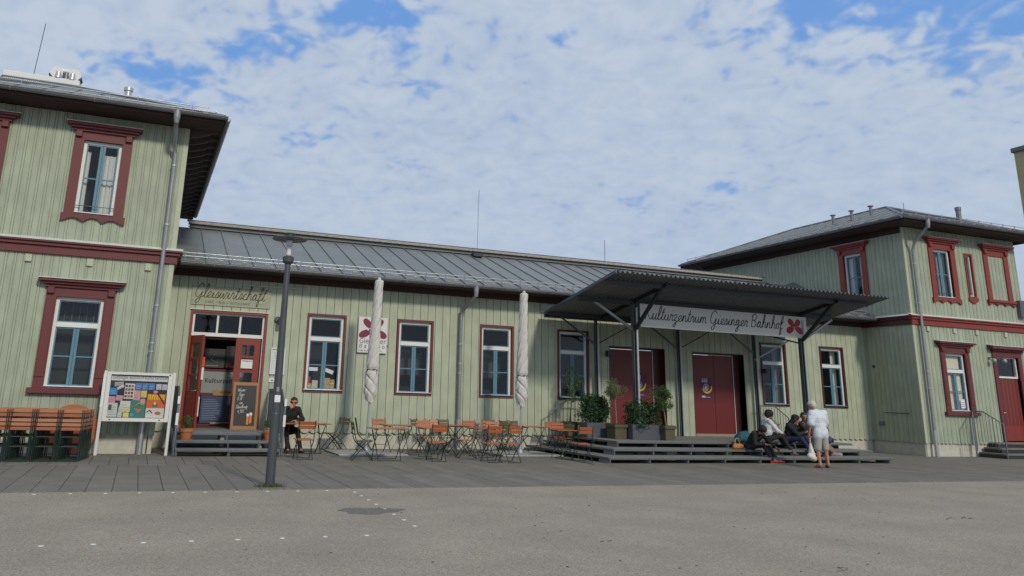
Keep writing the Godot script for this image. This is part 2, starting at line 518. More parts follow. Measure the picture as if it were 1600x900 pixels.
# Vertical boards in front of a wall. Each board is a piece of its own; far walls are joined (joined = true).
func boards(wall: Node3D, length: float, y0: float, y1: float, holes: Array, bw: float, strip: float, scallop: bool, joined := false, skip := 0.0) -> void:
	var gap := 0.014 if strip == 0.0 else 0.012
	var dep := 0.026
	var all := mb()
	var x := skip
	var idx := 0
	while x < length - 0.03:
		var x1 := minf(x + bw, length)
		var edges := [x, x1]
		for h in holes:
			if h[0] > x + 0.02 and h[0] < x1 - 0.02: edges.append(h[0])
			if h[2] > x + 0.02 and h[2] < x1 - 0.02: edges.append(h[2])
		edges.sort()
		var m0 := sage("wing" if strip > 0.0 else "sage")
		var tone := rng.randf()
		for i in edges.size() - 1:
			var a: float = edges[i] + (gap / 2 if i == 0 else 0.0)
			var b: float = edges[i + 1] - (gap / 2 if i == edges.size() - 2 else 0.0)
			var cuts := []
			for h in holes:
				if (a + b) / 2 > h[0] and (a + b) / 2 < h[2]: cuts.append([h[1], h[3]])
			for s in minus(y0, y1, cuts):
				var m := mb()
				var low: bool = scallop and absf(s[0] - y0) < 0.001
				var parts := [[a, b]]
				if strip > 0.0 and b - a > strip + 0.06: parts = [[a, b - strip - gap], [b - strip, b]]
				for q in parts:
					var poly := PackedVector2Array()
					poly.append(Vector2(q[0], s[1])); poly.append(Vector2(q[1], s[1]))
					if low and q[1] - q[0] > 0.08:
						for k in 7:
							var f := k / 6.0
							poly.append(Vector2(lerpf(q[1], q[0], f), s[0] - 0.05 * sin(PI * f) + 0.025))
					else:
						poly.append(Vector2(q[1], s[0])); poly.append(Vector2(q[0], s[0]))
					m.prism(poly, 0.0, dep + (0.004 if q[0] != a else 0.0) + tone * 0.003)
				if joined: all.add(m)
				else: put("board", m, m0, wall)
		x += bw
		idx += 1
	if joined: stuff(put("cladding", all, mats.wing0, wall))

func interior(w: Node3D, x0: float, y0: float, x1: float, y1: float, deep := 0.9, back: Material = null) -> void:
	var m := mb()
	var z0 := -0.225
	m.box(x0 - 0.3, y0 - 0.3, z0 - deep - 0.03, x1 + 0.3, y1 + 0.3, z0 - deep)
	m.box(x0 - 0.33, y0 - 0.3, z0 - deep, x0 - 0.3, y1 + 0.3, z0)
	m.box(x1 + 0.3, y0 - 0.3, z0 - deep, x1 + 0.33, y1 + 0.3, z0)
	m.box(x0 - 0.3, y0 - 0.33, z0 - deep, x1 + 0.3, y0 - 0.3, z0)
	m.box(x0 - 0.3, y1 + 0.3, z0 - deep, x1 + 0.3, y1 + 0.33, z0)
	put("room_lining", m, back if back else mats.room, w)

# The sashes of a window inside the clear opening x0..x1, y0..y1; top light above when tall.
func sashes(w: Node3D, x0: float, y0: float, x1: float, y1: float, top_light: bool, double := true) -> void:
	var fw := 0.075
	put("frame", mb().ring(x0, y0, x1, y1, fw, 0.06, fw, fw, -0.11, -0.03), mats.white, w)
	var iy1 := y1 - fw
	var ix0 := x0 + fw
	var ix1 := x1 - fw
	var iy0 := y0 + 0.06
	if top_light:
		var yt := y0 + (y1 - y0) * 0.665
		put("transom", mb().cb(ix0, yt, -0.11, ix1, yt + 0.12, -0.015), mats.white, w)
		put("pane", mb().box(ix0 + 0.03, yt + 0.15, -0.078, ix1 - 0.03, iy1 - 0.03, -0.073), mats.glass, w)
		put("sash", mb().ring(ix0, yt + 0.12, ix1, iy1, 0.03, 0.03, 0.03, 0.03, -0.095, -0.055), mats.teal, w)
		iy1 = yt
	var xm := (ix0 + ix1) / 2
	var cols := [[ix0, xm - 0.004], [xm + 0.004, ix1]] if double else [[ix0, ix1]]
	var ym := (iy0 + iy1) / 2 + 0.0
	for c in cols:
		var sw := 0.032
		var l := sw if c[0] == ix0 else 0.062
		var r := sw if c[1] == ix1 else 0.062
		put("sash", mb().ring(c[0], iy0, c[1], iy1, l, sw, r, sw, -0.095, -0.05), mats.teal, w)
		put("glazing_bar", mb().box(c[0] + l, ym - 0.016, -0.09, c[1] - r, ym + 0.016, -0.055), mats.teal, w)
		for h in [[iy0 + sw, ym - 0.016], [ym + 0.016, iy1 - sw]]:
			put("pane", mb().box(c[0] + l, h[0], -0.075, c[1] - r, h[1], -0.07), mats.glass, w)

func plain_window(parent: Node, t: Transform3D, x0: float, y0: float, x1: float, y1: float, trim: Material) -> Node3D:
	var w := hold("window", parent, t)
	put("casing", mb().ring(x0, y0, x1, y1, 0.065, 0.035, 0.065, 0.065, -0.2, 0.06), trim, w)
	sashes(w, x0 + 0.065, y0 + 0.035, x1 - 0.065, y1 - 0.065, true)
	put("sill", mb().beam(Vector3(x0 + 0.03, y0 + 0.06, 0.0), Vector3(x1 - 0.03, y0 + 0.06, 0.0), 0.17, 0.02, Vector3(0, 1, -0.25).normalized()), mats.gutter, w)
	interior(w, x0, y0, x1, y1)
	return w

# Windows of the two-storey blocks: broad casing, cornice, and a sill or a scalloped apron. x0..y1 is the outer edge of the casing.
func ornate_window(parent: Node, t: Transform3D, x0: float, y0: float, x1: float, y1: float, upper: bool, trim: Material, blind := false) -> Node3D:
	var w := hold("window", parent, t)
	var cw := 0.24
	var bot := 0.0
	if upper: bot = 0.0
	put("casing", mb().ring(x0, y0, x1, y1, cw, bot, cw, 0.22, 0.0 if blind else -0.18, 0.075), trim, w)
	var c := mb()                                          # cornice in three steps on two brackets
	c.cb(x0 - 0.04, y1, 0.03, x1 + 0.04, y1 + 0.07, 0.13)
	c.cb(x0 - 0.12, y1 + 0.07, 0.03, x1 + 0.12, y1 + 0.13, 0.2)
	c.cb(x0 - 0.2, y1 + 0.13, 0.03, x1 + 0.2, y1 + 0.2, 0.27)
	put("cornice", c, trim, w)
	for sx in [x0 + 0.1, x1 - 0.1]:
		put("bracket", mb().cb(sx - 0.08, y1 - 0.16, 0.076, sx + 0.08, y1 - 0.001, 0.15, 0.012), trim, w)
	put("flashing", mb().beam(Vector3(x0 - 0.22, y1 + 0.225, 0.14), Vector3(x1 + 0.22, y1 + 0.225, 0.14), 0.33, 0.012, Vector3(0, 1, 0.16).normalized()), mats.flash, w)
	if not upper:
		for sx in [x0 + 0.02, x1 - 0.22]:
			put("pilaster_panel", mb().cb(sx, y0 + 0.25, 0.0751, sx + 0.2, y1 - 0.3, 0.092, 0.008), trim, w)
		put("sill", mb().cb(x0 - 0.1, y0 - 0.13, 0.028, x1 + 0.1, y0 - 0.001, 0.16), trim, w)
	else:
		var ap := PackedVector2Array([Vector2(x0 - 0.05, y0 - 0.001), Vector2(x0 - 0.05, y0 - 0.2)])
		for k in 29:
			var f := k / 28.0
			ap.append(Vector2(lerpf(x0 + 0.02, x1 - 0.02, f), y0 - 0.2 + 0.09 * absf(sin(PI * f * 3.0)) + (0.0 if absf(f - 0.5) > 0.12 else 0.02)))
		ap.append(Vector2(x1 + 0.05, y0 - 0.2)); ap.append(Vector2(x1 + 0.05, y0 - 0.001))
		put("apron", mb().prism(ap, 0.028, 0.1), trim, w)
	if blind: return w
	var ix0 := x0 + cw
	var ix1 := x1 - cw
	sashes(w, ix0, y0, ix1, y1 - 0.22, not upper)
	put("window_board", mb().beam(Vector3(ix0, y0 + 0.03, -0.01), Vector3(ix1, y0 + 0.03, -0.01), 0.16, 0.02, Vector3(0, 1, -0.2).normalized()), mats.flash, w)
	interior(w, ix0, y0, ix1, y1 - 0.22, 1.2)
	return w

func curtain(w: Node3D, x0: float, y0: float, x1: float, y1: float, z: float, m: Material) -> void:
	var c := mb()
	var k := int((x1 - x0) / 0.025)
	for i in k:
		var a := lerpf(x0, x1, i / float(k))
		var b := lerpf(x0, x1, (i + 1) / float(k))
		var za := z + 0.018 * sin(a * 55.0) + 0.008 * sin(a * 133.0)
		var zb := z + 0.018 * sin(b * 55.0) + 0.008 * sin(b * 133.0)
		c.quad(Vector3(a, y0, za), Vector3(b, y0, zb), Vector3(b, y1, zb), Vector3(a, y1, za))
		c.quad(Vector3(b, y0, zb - 0.004), Vector3(a, y0, za - 0.004), Vector3(a, y1, za - 0.004), Vector3(b, y1, zb - 0.004))
	put("curtain", c, m, w)

func downpipe(parent: Node, pts: Array, r: float, clamps: Array, cast_to := -9.0) -> void:
	var p := put("downpipe", mb().tube(pts, r, 12), mats.pipe, parent)
	var a: Vector3 = pts[0]
	put("hopper", mb().lathe([Vector2(r, -0.26), Vector2(r * 1.5, -0.1), Vector2(r * 1.6, 0.1)], a, 12), mats.pipe, p)
	for c in clamps:
		put("clamp", mb().lathe([Vector2(r, -0.02), Vector2(r + 0.014, -0.018), Vector2(r + 0.014, 0.018), Vector2(r, 0.02)], Vector3(c[0], c[1], c[2]), 12), mats.galv, p)
	if cast_to > -5.0:
		var e: Vector3 = pts[-1]
		put("standpipe", mb().tube([Vector3(e.x, cast_to, e.z), e], r + 0.01, 12), mats.galv, p)

func half_gutter(parent: Node, a: Vector3, b: Vector3, r: float, closed_a := true) -> void:
	var m := mb()
	var d := (b - a).normalized()
	var s := d.cross(Vector3.UP).normalized()
	var n := 9
	for i in n:
		var t0 := PI + PI * i / n
		var t1 := PI + PI * (i + 1) / n
		var o0 := s * cos(t0) + Vector3.UP * sin(t0)
		var o1 := s * cos(t1) + Vector3.UP * sin(t1)
		m.stri(a + o0 * r, b + o0 * r, b + o1 * r, o0, o0, o1)
		m.stri(a + o0 * r, b + o1 * r, a + o1 * r, o0, o1, o1)
		var q := r - 0.008
		m.stri(a + o0 * q, b + o1 * q, b + o0 * q, -o0, -o1, -o0)
		m.stri(a + o0 * q, a + o1 * q, b + o1 * q, -o0, -o1, -o1)
		m.tri(a, a + o0 * r, a + o1 * r)
		m.tri(b, b + o1 * r, b + o0 * r)
	m.tube([a + s * r, b + s * r], 0.014, 6)
	m.tube([a - s * r, b - s * r], 0.01, 6)
	var g := put("gutter", m, mats.gutter, parent)
	var len := a.distance_to(b)
	for i in int(len / 1.9):
		var c := a + d * (0.9 + i * 1.9)
		var rm := mb()
		for k in 8:
			var t0 := PI + PI * k / 8
			var t1 := PI + PI * (k + 1) / 8
			rm.beam(c + (s * cos(t0) + Vector3.UP * sin(t0)) * (r + 0.004), c + (s * cos(t1) + Vector3.UP * sin(t1)) * (r + 0.004), 0.03, 0.008, (s * cos(t0) + Vector3.UP * sin(t0)))
		put("gutter_joint", rm, mats.pipe, g)

# Two rails on feet that keep snow on a roof, along a line on the roof
func snow_guard(parent: Node, a: Vector3, b: Vector3, up_roof: Vector3, pitch: float) -> void:
	var nrm := (b - a).normalized().cross(up_roof).normalized()
	if nrm.y < 0.0: nrm = -nrm
	var g := put("snow_guard", mb().tube([a + nrm * 0.07, b + nrm * 0.07], 0.014, 6), mats.galv, parent)
	put("rail", mb().tube([a + nrm * 0.17, b + nrm * 0.17], 0.014, 6), mats.galv, g)
	var d := (b - a).normalized()
	var n := int(a.distance_to(b) / pitch)
	for i in n + 1:
		var c := a + d * minf(i * pitch + 0.05, a.distance_to(b) - 0.02)
		put("guard_foot", mb().beam(c - up_roof * 0.05, c + nrm * 0.2 - up_roof * 0.02, 0.03, 0.012, d), mats.galv, g)
		put("snow_stop", mb().cb(-0.07, 0.0, -0.015, 0.07, 0.05, 0.015, 0.004), mats.galv, g, Transform3D(Basis(d, nrm, d.cross(nrm)), c + d * pitch * 0.5 - up_roof * 0.1))

# ------------------------------------------------------------------ the hall between the blocks
const ZM := -23.83          # face of the hall
const ZF := -21.6           # face of the two-storey blocks
const XL := 0.5             # right corner of the left block
const XR := 26.7            # left corner of the right block

func hall() -> void:
	var b := thing("station_hall", "long single-storey sage green timber hall with grey seamed metal roof", "building")
	var t := on_wall(Vector3(XL, 0, ZM - 0.026), Vector3.RIGHT, Vector3.BACK)
	var X := func(x: float) -> float: return x - XL
	var win := [4.5, 7.33, 10.13, 12.96, 21.48, 24.34]
	var holes := []
	for x in win: holes.append([x - XL, 1.58, x - XL + 1.2, 3.88])
	holes.append([1.16 - XL, 0.0, 3.33 - XL, 3.78])
	holes.append([14.98 - XL, 0.0, 17.22 - XL, 3.41])
	holes.append([18.43 - XL, 0.0, 20.68 - XL, 3.37])
	var w := wall_core(b, t, XR - XL, 0.47, 4.95, holes, 0.22, "core")
	boards(w, XR - XL, 0.45, 4.93, holes, 0.2525, 0.0, true)
	var pl := put("plinth", mb().box(0.0, -0.2, -0.2, 1.16 - XL, 0.469, -0.03).box(3.33 - XL, -0.2, -0.2, 14.98 - XL, 0.469, -0.03).box(17.22 - XL, -0.2, -0.2, 18.43 - XL, 0.469, -0.03).box(20.68 - XL, -0.2, -0.2, XR - XL, 0.469, -0.03), mats.plinth, b, t)
	var trims := [mats.maroon, mats.maroon, mats.maroon, mats.darkred, mats.darkred, mats.darkred]
	for i in win.size():
		var x: float = win[i] - XL
		var o := plain_window(b, t, x, 1.58, x + 1.2, 3.88, trims[i])
		if i == 0: book_window(o, x)
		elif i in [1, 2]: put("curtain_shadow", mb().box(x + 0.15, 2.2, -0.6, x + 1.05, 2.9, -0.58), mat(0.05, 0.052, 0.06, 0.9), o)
		elif i >= 4: curtain(o, x + 0.85, 1.65, x + 1.1, 3.8, -0.3, mats.curtain if i == 5 else mat(0.2, 0.21, 0.22, 0.9))
	cafe_door(b, t)
	for d in [[14.98, 17.22, 3.41, 1.78], [18.43, 20.68, 3.37, 1.83]]: red_door(b, t, d[0] - XL, d[1] - XL, d[2], d[3])
	# roof: seamed sheets from the eave to a raised strip along the ridge
	var e := Vector3(0, 5.03, -23.0)
	var r := Vector3(0, 6.86, -27.7)
	var up := (r - e).normalized()
	var nrm := Vector3(0, -up.z, up.y)
	var roof := put("roof", mb().beam(Vector3(XL, 4.96, -23.06), Vector3(XL, 6.79, -27.76), 0.01, 0.1, nrm), mats.soffit, b)
	var x := XL
	var first := true
	while x < XR - 0.05:
		var x1 := minf(x + (0.88 if first else 0.655), XR)
		first = false
		var m := mb()
		var A := e + Vector3(x, 0, 0)
		var len := e.distance_to(r)
		var tt := Transform3D(Basis(Vector3.RIGHT, nrm, -up), A)
		m.box(0, -0.03, -len, x1 - x - 0.004, 0.0, 0)
		m.box(x1 - x - 0.012, 0.0, -len, x1 - x + 0.008, 0.035, 0)
		var o := MB.new().add(m, tt)
		put("roof_sheet", o, pick("zinc"), roof)
		x = x1
	put("roof_back", mb().beam(Vector3((XL + XR) / 2, 6.82, -27.74), Vector3((XL + XR) / 2, 5.0, -32.5), XR - XL, 0.06), mats.zinc0, roof)
	put("gable", mb().prism(PackedVector2Array([Vector2(23.0, 4.9), Vector2(32.5, 4.9), Vector2(27.7, 6.74)]), 0, 0.1, Transform3D(Basis(Vector3.FORWARD, Vector3.UP, Vector3.RIGHT), Vector3(XR - 0.11, 0, 0))), mats.sage0, b)
	put("ridge_flashing", mb().beam(Vector3(0.95, 6.9, -27.66), Vector3(25.6, 6.9, -27.66), 0.16, 0.02, nrm), mats.pipe, roof)
	put("ridge_board", mb().cb(0.95, 7.02, -28.0, 25.5, 7.13, -27.72, 0.012), mat(0.34, 0.325, 0.30, 0.8, 0, grain(0.03, 0.75, 1.0, 256), Vector3(0.5, 3, 3)), roof)
	put("ridge_cap", mb().box(0.9, 7.131, -28.02, 25.55, 7.145, -27.7), mats.gutter, roof)
	put("ridge_gap", mb().box(1.0, 6.86, -27.98, 25.45, 7.0, -27.78), mats.black, roof)
	# small cricket of metal where the roof meets the right block
	var cm := mb()
	cm.tri(Vector3(25.6, 6.62, -27.0), Vector3(26.69, 6.2, -25.9), Vector3(26.69, 6.95, -27.2))
	cm.tri(Vector3(25.6, 6.62, -27.0), Vector3(26.69, 6.95, -27.2), Vector3(26.69, 6.7, -28.4))
	cm.tri(Vector3(25.6, 6.62, -27.0), Vector3(26.69, 6.7, -28.4), Vector3(26.69, 6.2, -25.9))
	put("roof_cricket", cm, mats.zinc2, roof)
	half_gutter(b, Vector3(0.7, 4.985, -22.99), Vector3(26.5, 4.985, -22.99), 0.075)
	put("eave_soffit", mb().box(XL, 4.9, -23.82, XR, 4.93, -23.08), mats.soffit, b)
	put("fascia", mb().box(XL, 4.9, -23.079, XR, 5.02, -23.05), mats.soffit, b)
	put("wall_plate", mb().box(XL, 4.72, -23.8, XR, 4.9, -23.74), mats.soffit, b)
	snow_guard(b, e + up * 0.32 + Vector3(0.75, 0, 0), e + up * 0.32 + Vector3(26.3, 0, 0), up, 0.655)
	downpipe(b, [Vector3(9.62, 4.9, -22.99), Vector3(9.6, 4.66, -23.0), Vector3(9.44, 4.28, -23.62), Vector3(9.42, 4.1, -23.72), Vector3(9.42, 0.9, -23.72)], 0.055, [[9.42, 3.2, -23.72], [9.42, 2.6, -23.72], [9.42, 2.3, -23.72]], 0.05)
	var rod := put("lightning_rod", mb().tube([Vector3(11.46, 6.7, -27.4), Vector3(11.5, 9.4, -27.4)], 0.008, 5), mats.steel, b)
	put("rod_foot", mb().cb(11.25, 6.74, -27.5, 11.65, 6.86, -27.2), mats.darksteel, rod)
	put("lightning_rod", mb().tube([Vector3(17.35, 7.1, -27.8), Vector3(17.36, 8.05, -27.8)], 0.012, 5), mats.steel, b)
	put("cable_duct", mb().cb(2.5, 4.55, -23.8, 4.2, 4.6, -23.78), mats.sage_trim, b)

func book_window(w: Node3D, x: float) -> void:
	put("shelf", mb().box(x + 0.1, 1.6, -0.6, x + 1.1, 1.68, -0.16), mats.white, w)
	var spines := [Color(0.45, 0.02, 0.02), Color(0.5, 0.36, 0.12), Color(0.6, 0.55, 0.4), Color(0.48, 0.34, 0.16), Color(0.6, 0.6, 0.55)]
	var book := func(x0: float, y0: float, dx: float, dy: float, c: Color) -> void:
		put("book", mb().cb(x + x0, y0, -0.34, x + x0 + dx, y0 + dy, -0.18, 0.004), mat(c.r, c.g, c.b, 0.7), w)
	book.call(0.16, 1.68, 0.13, 0.05, spines[1]); book.call(0.16, 1.733, 0.13, 0.05, spines[2]); book.call(0.16, 1.786, 0.13, 0.045, spines[1])
	book.call(0.17, 1.834, 0.09, 0.2, spines[0])
	for k in 5: book.call(0.31 + k * 0.036, 1.68, 0.033, 0.15, spines[4 if k % 2 else 2])
	book.call(0.31, 1.834, 0.18, 0.03, spines[4]); book.call(0.32, 1.867, 0.17, 0.03, spines[2]); book.call(0.31, 1.9, 0.17, 0.028, spines[4])
	for k in 7: book.call(0.66 + 0.01 * (k % 2), 1.68 + k * 0.047, 0.2, 0.043, spines[[2, 3, 1, 3, 1, 3, 1][k]])
	for k in 6: book.call(0.88 - 0.008 * (k % 2), 1.68 + k * 0.048, 0.12, 0.044, spines[[2, 1, 3, 2, 1, 3][k]])
	put("card", mb().box(0, 0, 0, 0.28, 0.11, 0.004), mats.paper, w, Transform3D(Basis(Vector3.RIGHT, -0.12), Vector3(x + 0.17, 2.2, -0.13)))
	put("card", mb().box(0, 0, 0, 0.26, 0.11, 0.004), mats.paper, w, Transform3D(Basis(Vector3.BACK, -0.35), Vector3(x + 0.66, 2.2, -0.13)))

func red_door(b: Node, t: Transform3D, x0: float, x1: float, y1: float, clear: float) -> void:
	var d := hold("double_door", b, t)
	var z := -0.27
	put("reveal", mb().box(x0 - 0.02, 0.5, z - 0.06, x0, y1, 0.04).box(x1, 0.5, z - 0.06, x1 + 0.02, y1, 0.04).box(x0 - 0.02, y1, z - 0.06, x1 + 0.02, y1 + 0.02, 0.04), mats.darkred, d)
	var xa := x0 + 0.16
	var xb := x0 + 0.16 + clear
	put("frame", mb().ring(x0, 0.5, x1, y1, xa - x0, 0.0, x1 - xb, 0.03, z - 0.06, z + 0.02), mats.darkred, d)
	put("door_edge", mb().ring(xa, 0.55, xb, y1 - 0.031, 0.018, 0.0, 0.018, 0.018, z + 0.021, z + 0.032), mats.white, d)
	var xm := (xa + xb) / 2 + 0.05
	for s in [[xa + 0.02, xm - 0.004], [xm + 0.004, xb - 0.02]]:
		var l := put("leaf", mb().cb(s[0], 0.57, z - 0.05, s[1], y1 - 0.06, z + 0.01, 0.008), mats.doorred, d)
	put("keyhole", mb().cb(xm - 0.09, 1.46, z + 0.0105, xm - 0.06, 1.56, z + 0.03, 0.004), mats.steel, d)
	put("threshold", mb().box(x0, 0.4, z - 0.06, x1, 0.57, 0.03), mat(0.3, 0.26, 0.2, 0.9), d)

func cafe_door(b: Node, t: Transform3D) -> void:
	var d := hold("cafe_door", b, t)
	var x0 := 1.16 - XL
	var x1 := 3.33 - XL
	put("casing", mb().ring(x0, 0.52, x1, 3.78, 0.07, 0.0, 0.07, 0.07, -0.22, 0.06), mats.red, d)
	put("drip_strip", mb().box(x0 - 0.02, 3.781, 0.0, x1 + 0.02, 3.8, 0.085), mats.flash, d)
	var yt := 3.05
	put("top_frame", mb().ring(x0 + 0.07, yt, x1 - 0.07, 3.71, 0.06, 0.1, 0.06, 0.05, -0.14, -0.04), mats.white, d)
	var a := x0 + 0.13
	var c := x1 - 0.13
	for k in 3:
		var p0 := lerpf(a, c, k / 3.0)
		var p1 := lerpf(a, c, (k + 1) / 3.0)
		put("pane", mb().box(p0, yt + 0.1, -0.095, p1, 3.66, -0.09), mats.glass, d)
		if k: put("mullion", mb().box(p0 - 0.028, yt + 0.1, -0.135, p0 + 0.028, 3.66, -0.045), mats.white, d)
	put("jamb", mb().box(x1 - 0.1, 0.55, -0.14, x1 - 0.07, yt, -0.03), mats.white, d)
	# right leaf, closed, with three small panes
	var lx0 := 2.5 - XL
	var lx1 := 3.2 - XL
	var leaf := func(parent: Node, tt: Transform3D, w: float, panes: Array, pw0: float, pw1: float) -> void:
		var h := yt - 0.56
		var m := mb().box(0, 0, -0.03, pw0, h, 0.03).box(pw1, 0, -0.03, w, h, 0.03)
		var y := 0.0
		for p in panes:
			m.box(pw0, y, -0.03, pw1, p[0], 0.03)
			y = p[1]
		m.box(pw0, y, -0.03, pw1, h, 0.03)
		put("leaf", m, mats.red, parent, tt)
		for p in panes: put("pane", mb().box(pw0, p[0], -0.004, pw1, p[1], 0.004), mats.glass, parent, tt)
		put("leaf_panel", mb().cb(pw0 - 0.02, 0.15, 0.0301, pw1 + 0.02, panes[0][0] - 0.12, 0.045, 0.008), mats.red, parent, tt)
	leaf.call(d, Transform3D(Basis(), Vector3(lx0, 0.55, -0.09)), lx1 - lx0, [[1.22, 1.52], [1.6, 1.93], [2.0, 2.3]], 0.18, 0.53)
	put("notice", mb().box(lx0 + 0.19, 2.19, -0.081, lx0 + 0.52, 2.44, -0.079), mats.paper, d)
	put("notice_text", text_mesh("Mittagstisch", 0.055), mats.ink, d, Transform3D(Basis(), Vector3(lx0 + 0.22, 2.37, -0.076)))
	# left leaf stands open into the yard
	var turn := Transform3D(Basis(Vector3.UP, deg_to_rad(-64.0)), Vector3(1.25 - XL, 0.55, 0.0))
	leaf.call(d, turn, 0.68, [[0.98, 1.38], [1.43, 1.83], [1.88, 2.28]], 0.13, 0.55)
	put("handle", mb().tube([Vector3(0.6, 0.98, 0.03), Vector3(0.6, 0.98, 0.09), Vector3(0.47, 0.98, 0.09)], 0.012, 6), mats.galv, d, turn)
	put("handle", mb().tube([Vector3(0.6, 0.98, -0.03), Vector3(0.6, 0.98, -0.09), Vector3(0.47, 0.98, -0.09)], 0.012, 6), mats.galv, d, turn)
	# the lobby behind: dark room and an inner glazed screen with posters
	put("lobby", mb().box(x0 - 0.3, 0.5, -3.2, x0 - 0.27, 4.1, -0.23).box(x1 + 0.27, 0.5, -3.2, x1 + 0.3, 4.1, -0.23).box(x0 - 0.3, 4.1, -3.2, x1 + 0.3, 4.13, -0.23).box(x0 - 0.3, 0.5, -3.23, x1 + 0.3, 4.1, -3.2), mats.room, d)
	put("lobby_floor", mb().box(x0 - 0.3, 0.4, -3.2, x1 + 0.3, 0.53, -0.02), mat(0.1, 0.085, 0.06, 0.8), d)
	var z := -1.05
	var sx := 1.72 - XL
	put("inner_screen", mb().ring(sx - 0.1, 0.54, sx + 1.3, 3.1, 0.09, 0.06, 0.09, 0.08, z - 0.06, z).box(sx, 2.1, z - 0.06, sx + 1.2, 2.16, z).box(sx, 1.4, z - 0.06, sx + 1.2, 1.46, z), mats.doorred, d)
	put("frosted_panel", mb().box(sx, 1.47, z - 0.02, sx + 1.2, 2.09, z - 0.01), mat(0.25, 0.28, 0.27, 0.5), d)
	put("lettering", text_mesh("Kulturzentrum", 0.17, true), mats.ink, d, Transform3D(Basis(), Vector3(sx + 0.08, 1.72, z - 0.008)))
	put("wood_sign", mb().cb(sx + 0.35, 1.4, z + 0.0, sx + 1.1, 1.56, z + 0.02, 0.004), mat(0.36, 0.2, 0.07, 0.6), d)
	put("wood_sign_text", text_mesh("GEÖFFNET", 0.075, true), mats.ink, d, Transform3D(Basis(), Vector3(sx + 0.55, 1.45, z + 0.021)))
	put("blue_poster", mb().box(sx + 0.04, 0.62, z - 0.02, sx + 0.72, 1.4, z - 0.01), mat(0.035, 0.055, 0.13, 0.5), d)
	for k in 12: put("poster_line", mb().box(sx + 0.09, 0.72 + k * 0.05, z - 0.0099, sx + 0.09 + 0.3 + 0.2 * rng.randf(), 0.735 + k * 0.05, z - 0.008), mat(0.2, 0.24, 0.36, 0.6), d)
	put("dark_poster", mb().box(sx + 0.72, 0.62, z - 0.02, sx + 1.2, 1.4, z - 0.01), mat(0.03, 0.04, 0.06, 0.5), d)
	for q in [[0.02, 2.2, 0.6, 2.75], [0.63, 2.2, 1.18, 2.85]]:
		put("wall_poster", mb().box(sx + q[0], q[1], z - 0.02, sx + q[2], q[3], z - 0.01), mat(0.04, 0.045, 0.045, 0.6), d)
		put("poster_ring", mb().tube([Vector3(sx + q[0] + 0.18, q[1] + 0.22, z), Vector3(sx + q[0] + 0.28, q[1] + 0.38, z), Vector3(sx + q[0] + 0.42, q[1] + 0.3, z), Vector3(sx + q[0] + 0.36, q[1] + 0.14, z), Vector3(sx + q[0] + 0.18, q[1] + 0.22, z)], 0.018, 5), mat(0.16, 0.17, 0.15, 0.7), d)
		put("poster_band", mb().box(sx + q[0] + 0.05, q[1] + 0.04, z - 0.0099, sx + q[0] + 0.4, q[1] + 0.07, z - 0.007), mat(0.2, 0.2, 0.2, 0.7), d)
	put("red_sticker", mb().box(sx + 0.66, 2.22, z - 0.0098, sx + 0.78, 2.36, z - 0.006), mat(0.4, 0.05, 0.02, 0.6), d)
	put("notice_strip", mb().box(sx - 0.06, 0.8, z + 0.001, sx, 1.36, z + 0.006), mats.paper, d)
	put("orange_notice", mb().box(0, 0, 0, 0.2, 0.28, 0.004), mat(0.6, 0.09, 0.01, 0.6), d, Transform3D(Basis(Vector3.UP, 0.2), Vector3(1.52 - XL, 2.2, -0.5)))
	put("white_notice", mb().box(0, 0, 0, 0.2, 0.34, 0.004), mats.paper, d, Transform3D(Basis(Vector3.UP, 0.2), Vector3(1.52 - XL, 1.84, -0.5)))
	put("brass_bar", mb().tube([Vector3(sx + 0.35, 0.62, z + 0.1), Vector3(sx + 1.0, 0.64, z + 0.1)], 0.014, 6), mat(0.5, 0.36, 0.15, 0.4, 0.6), d)

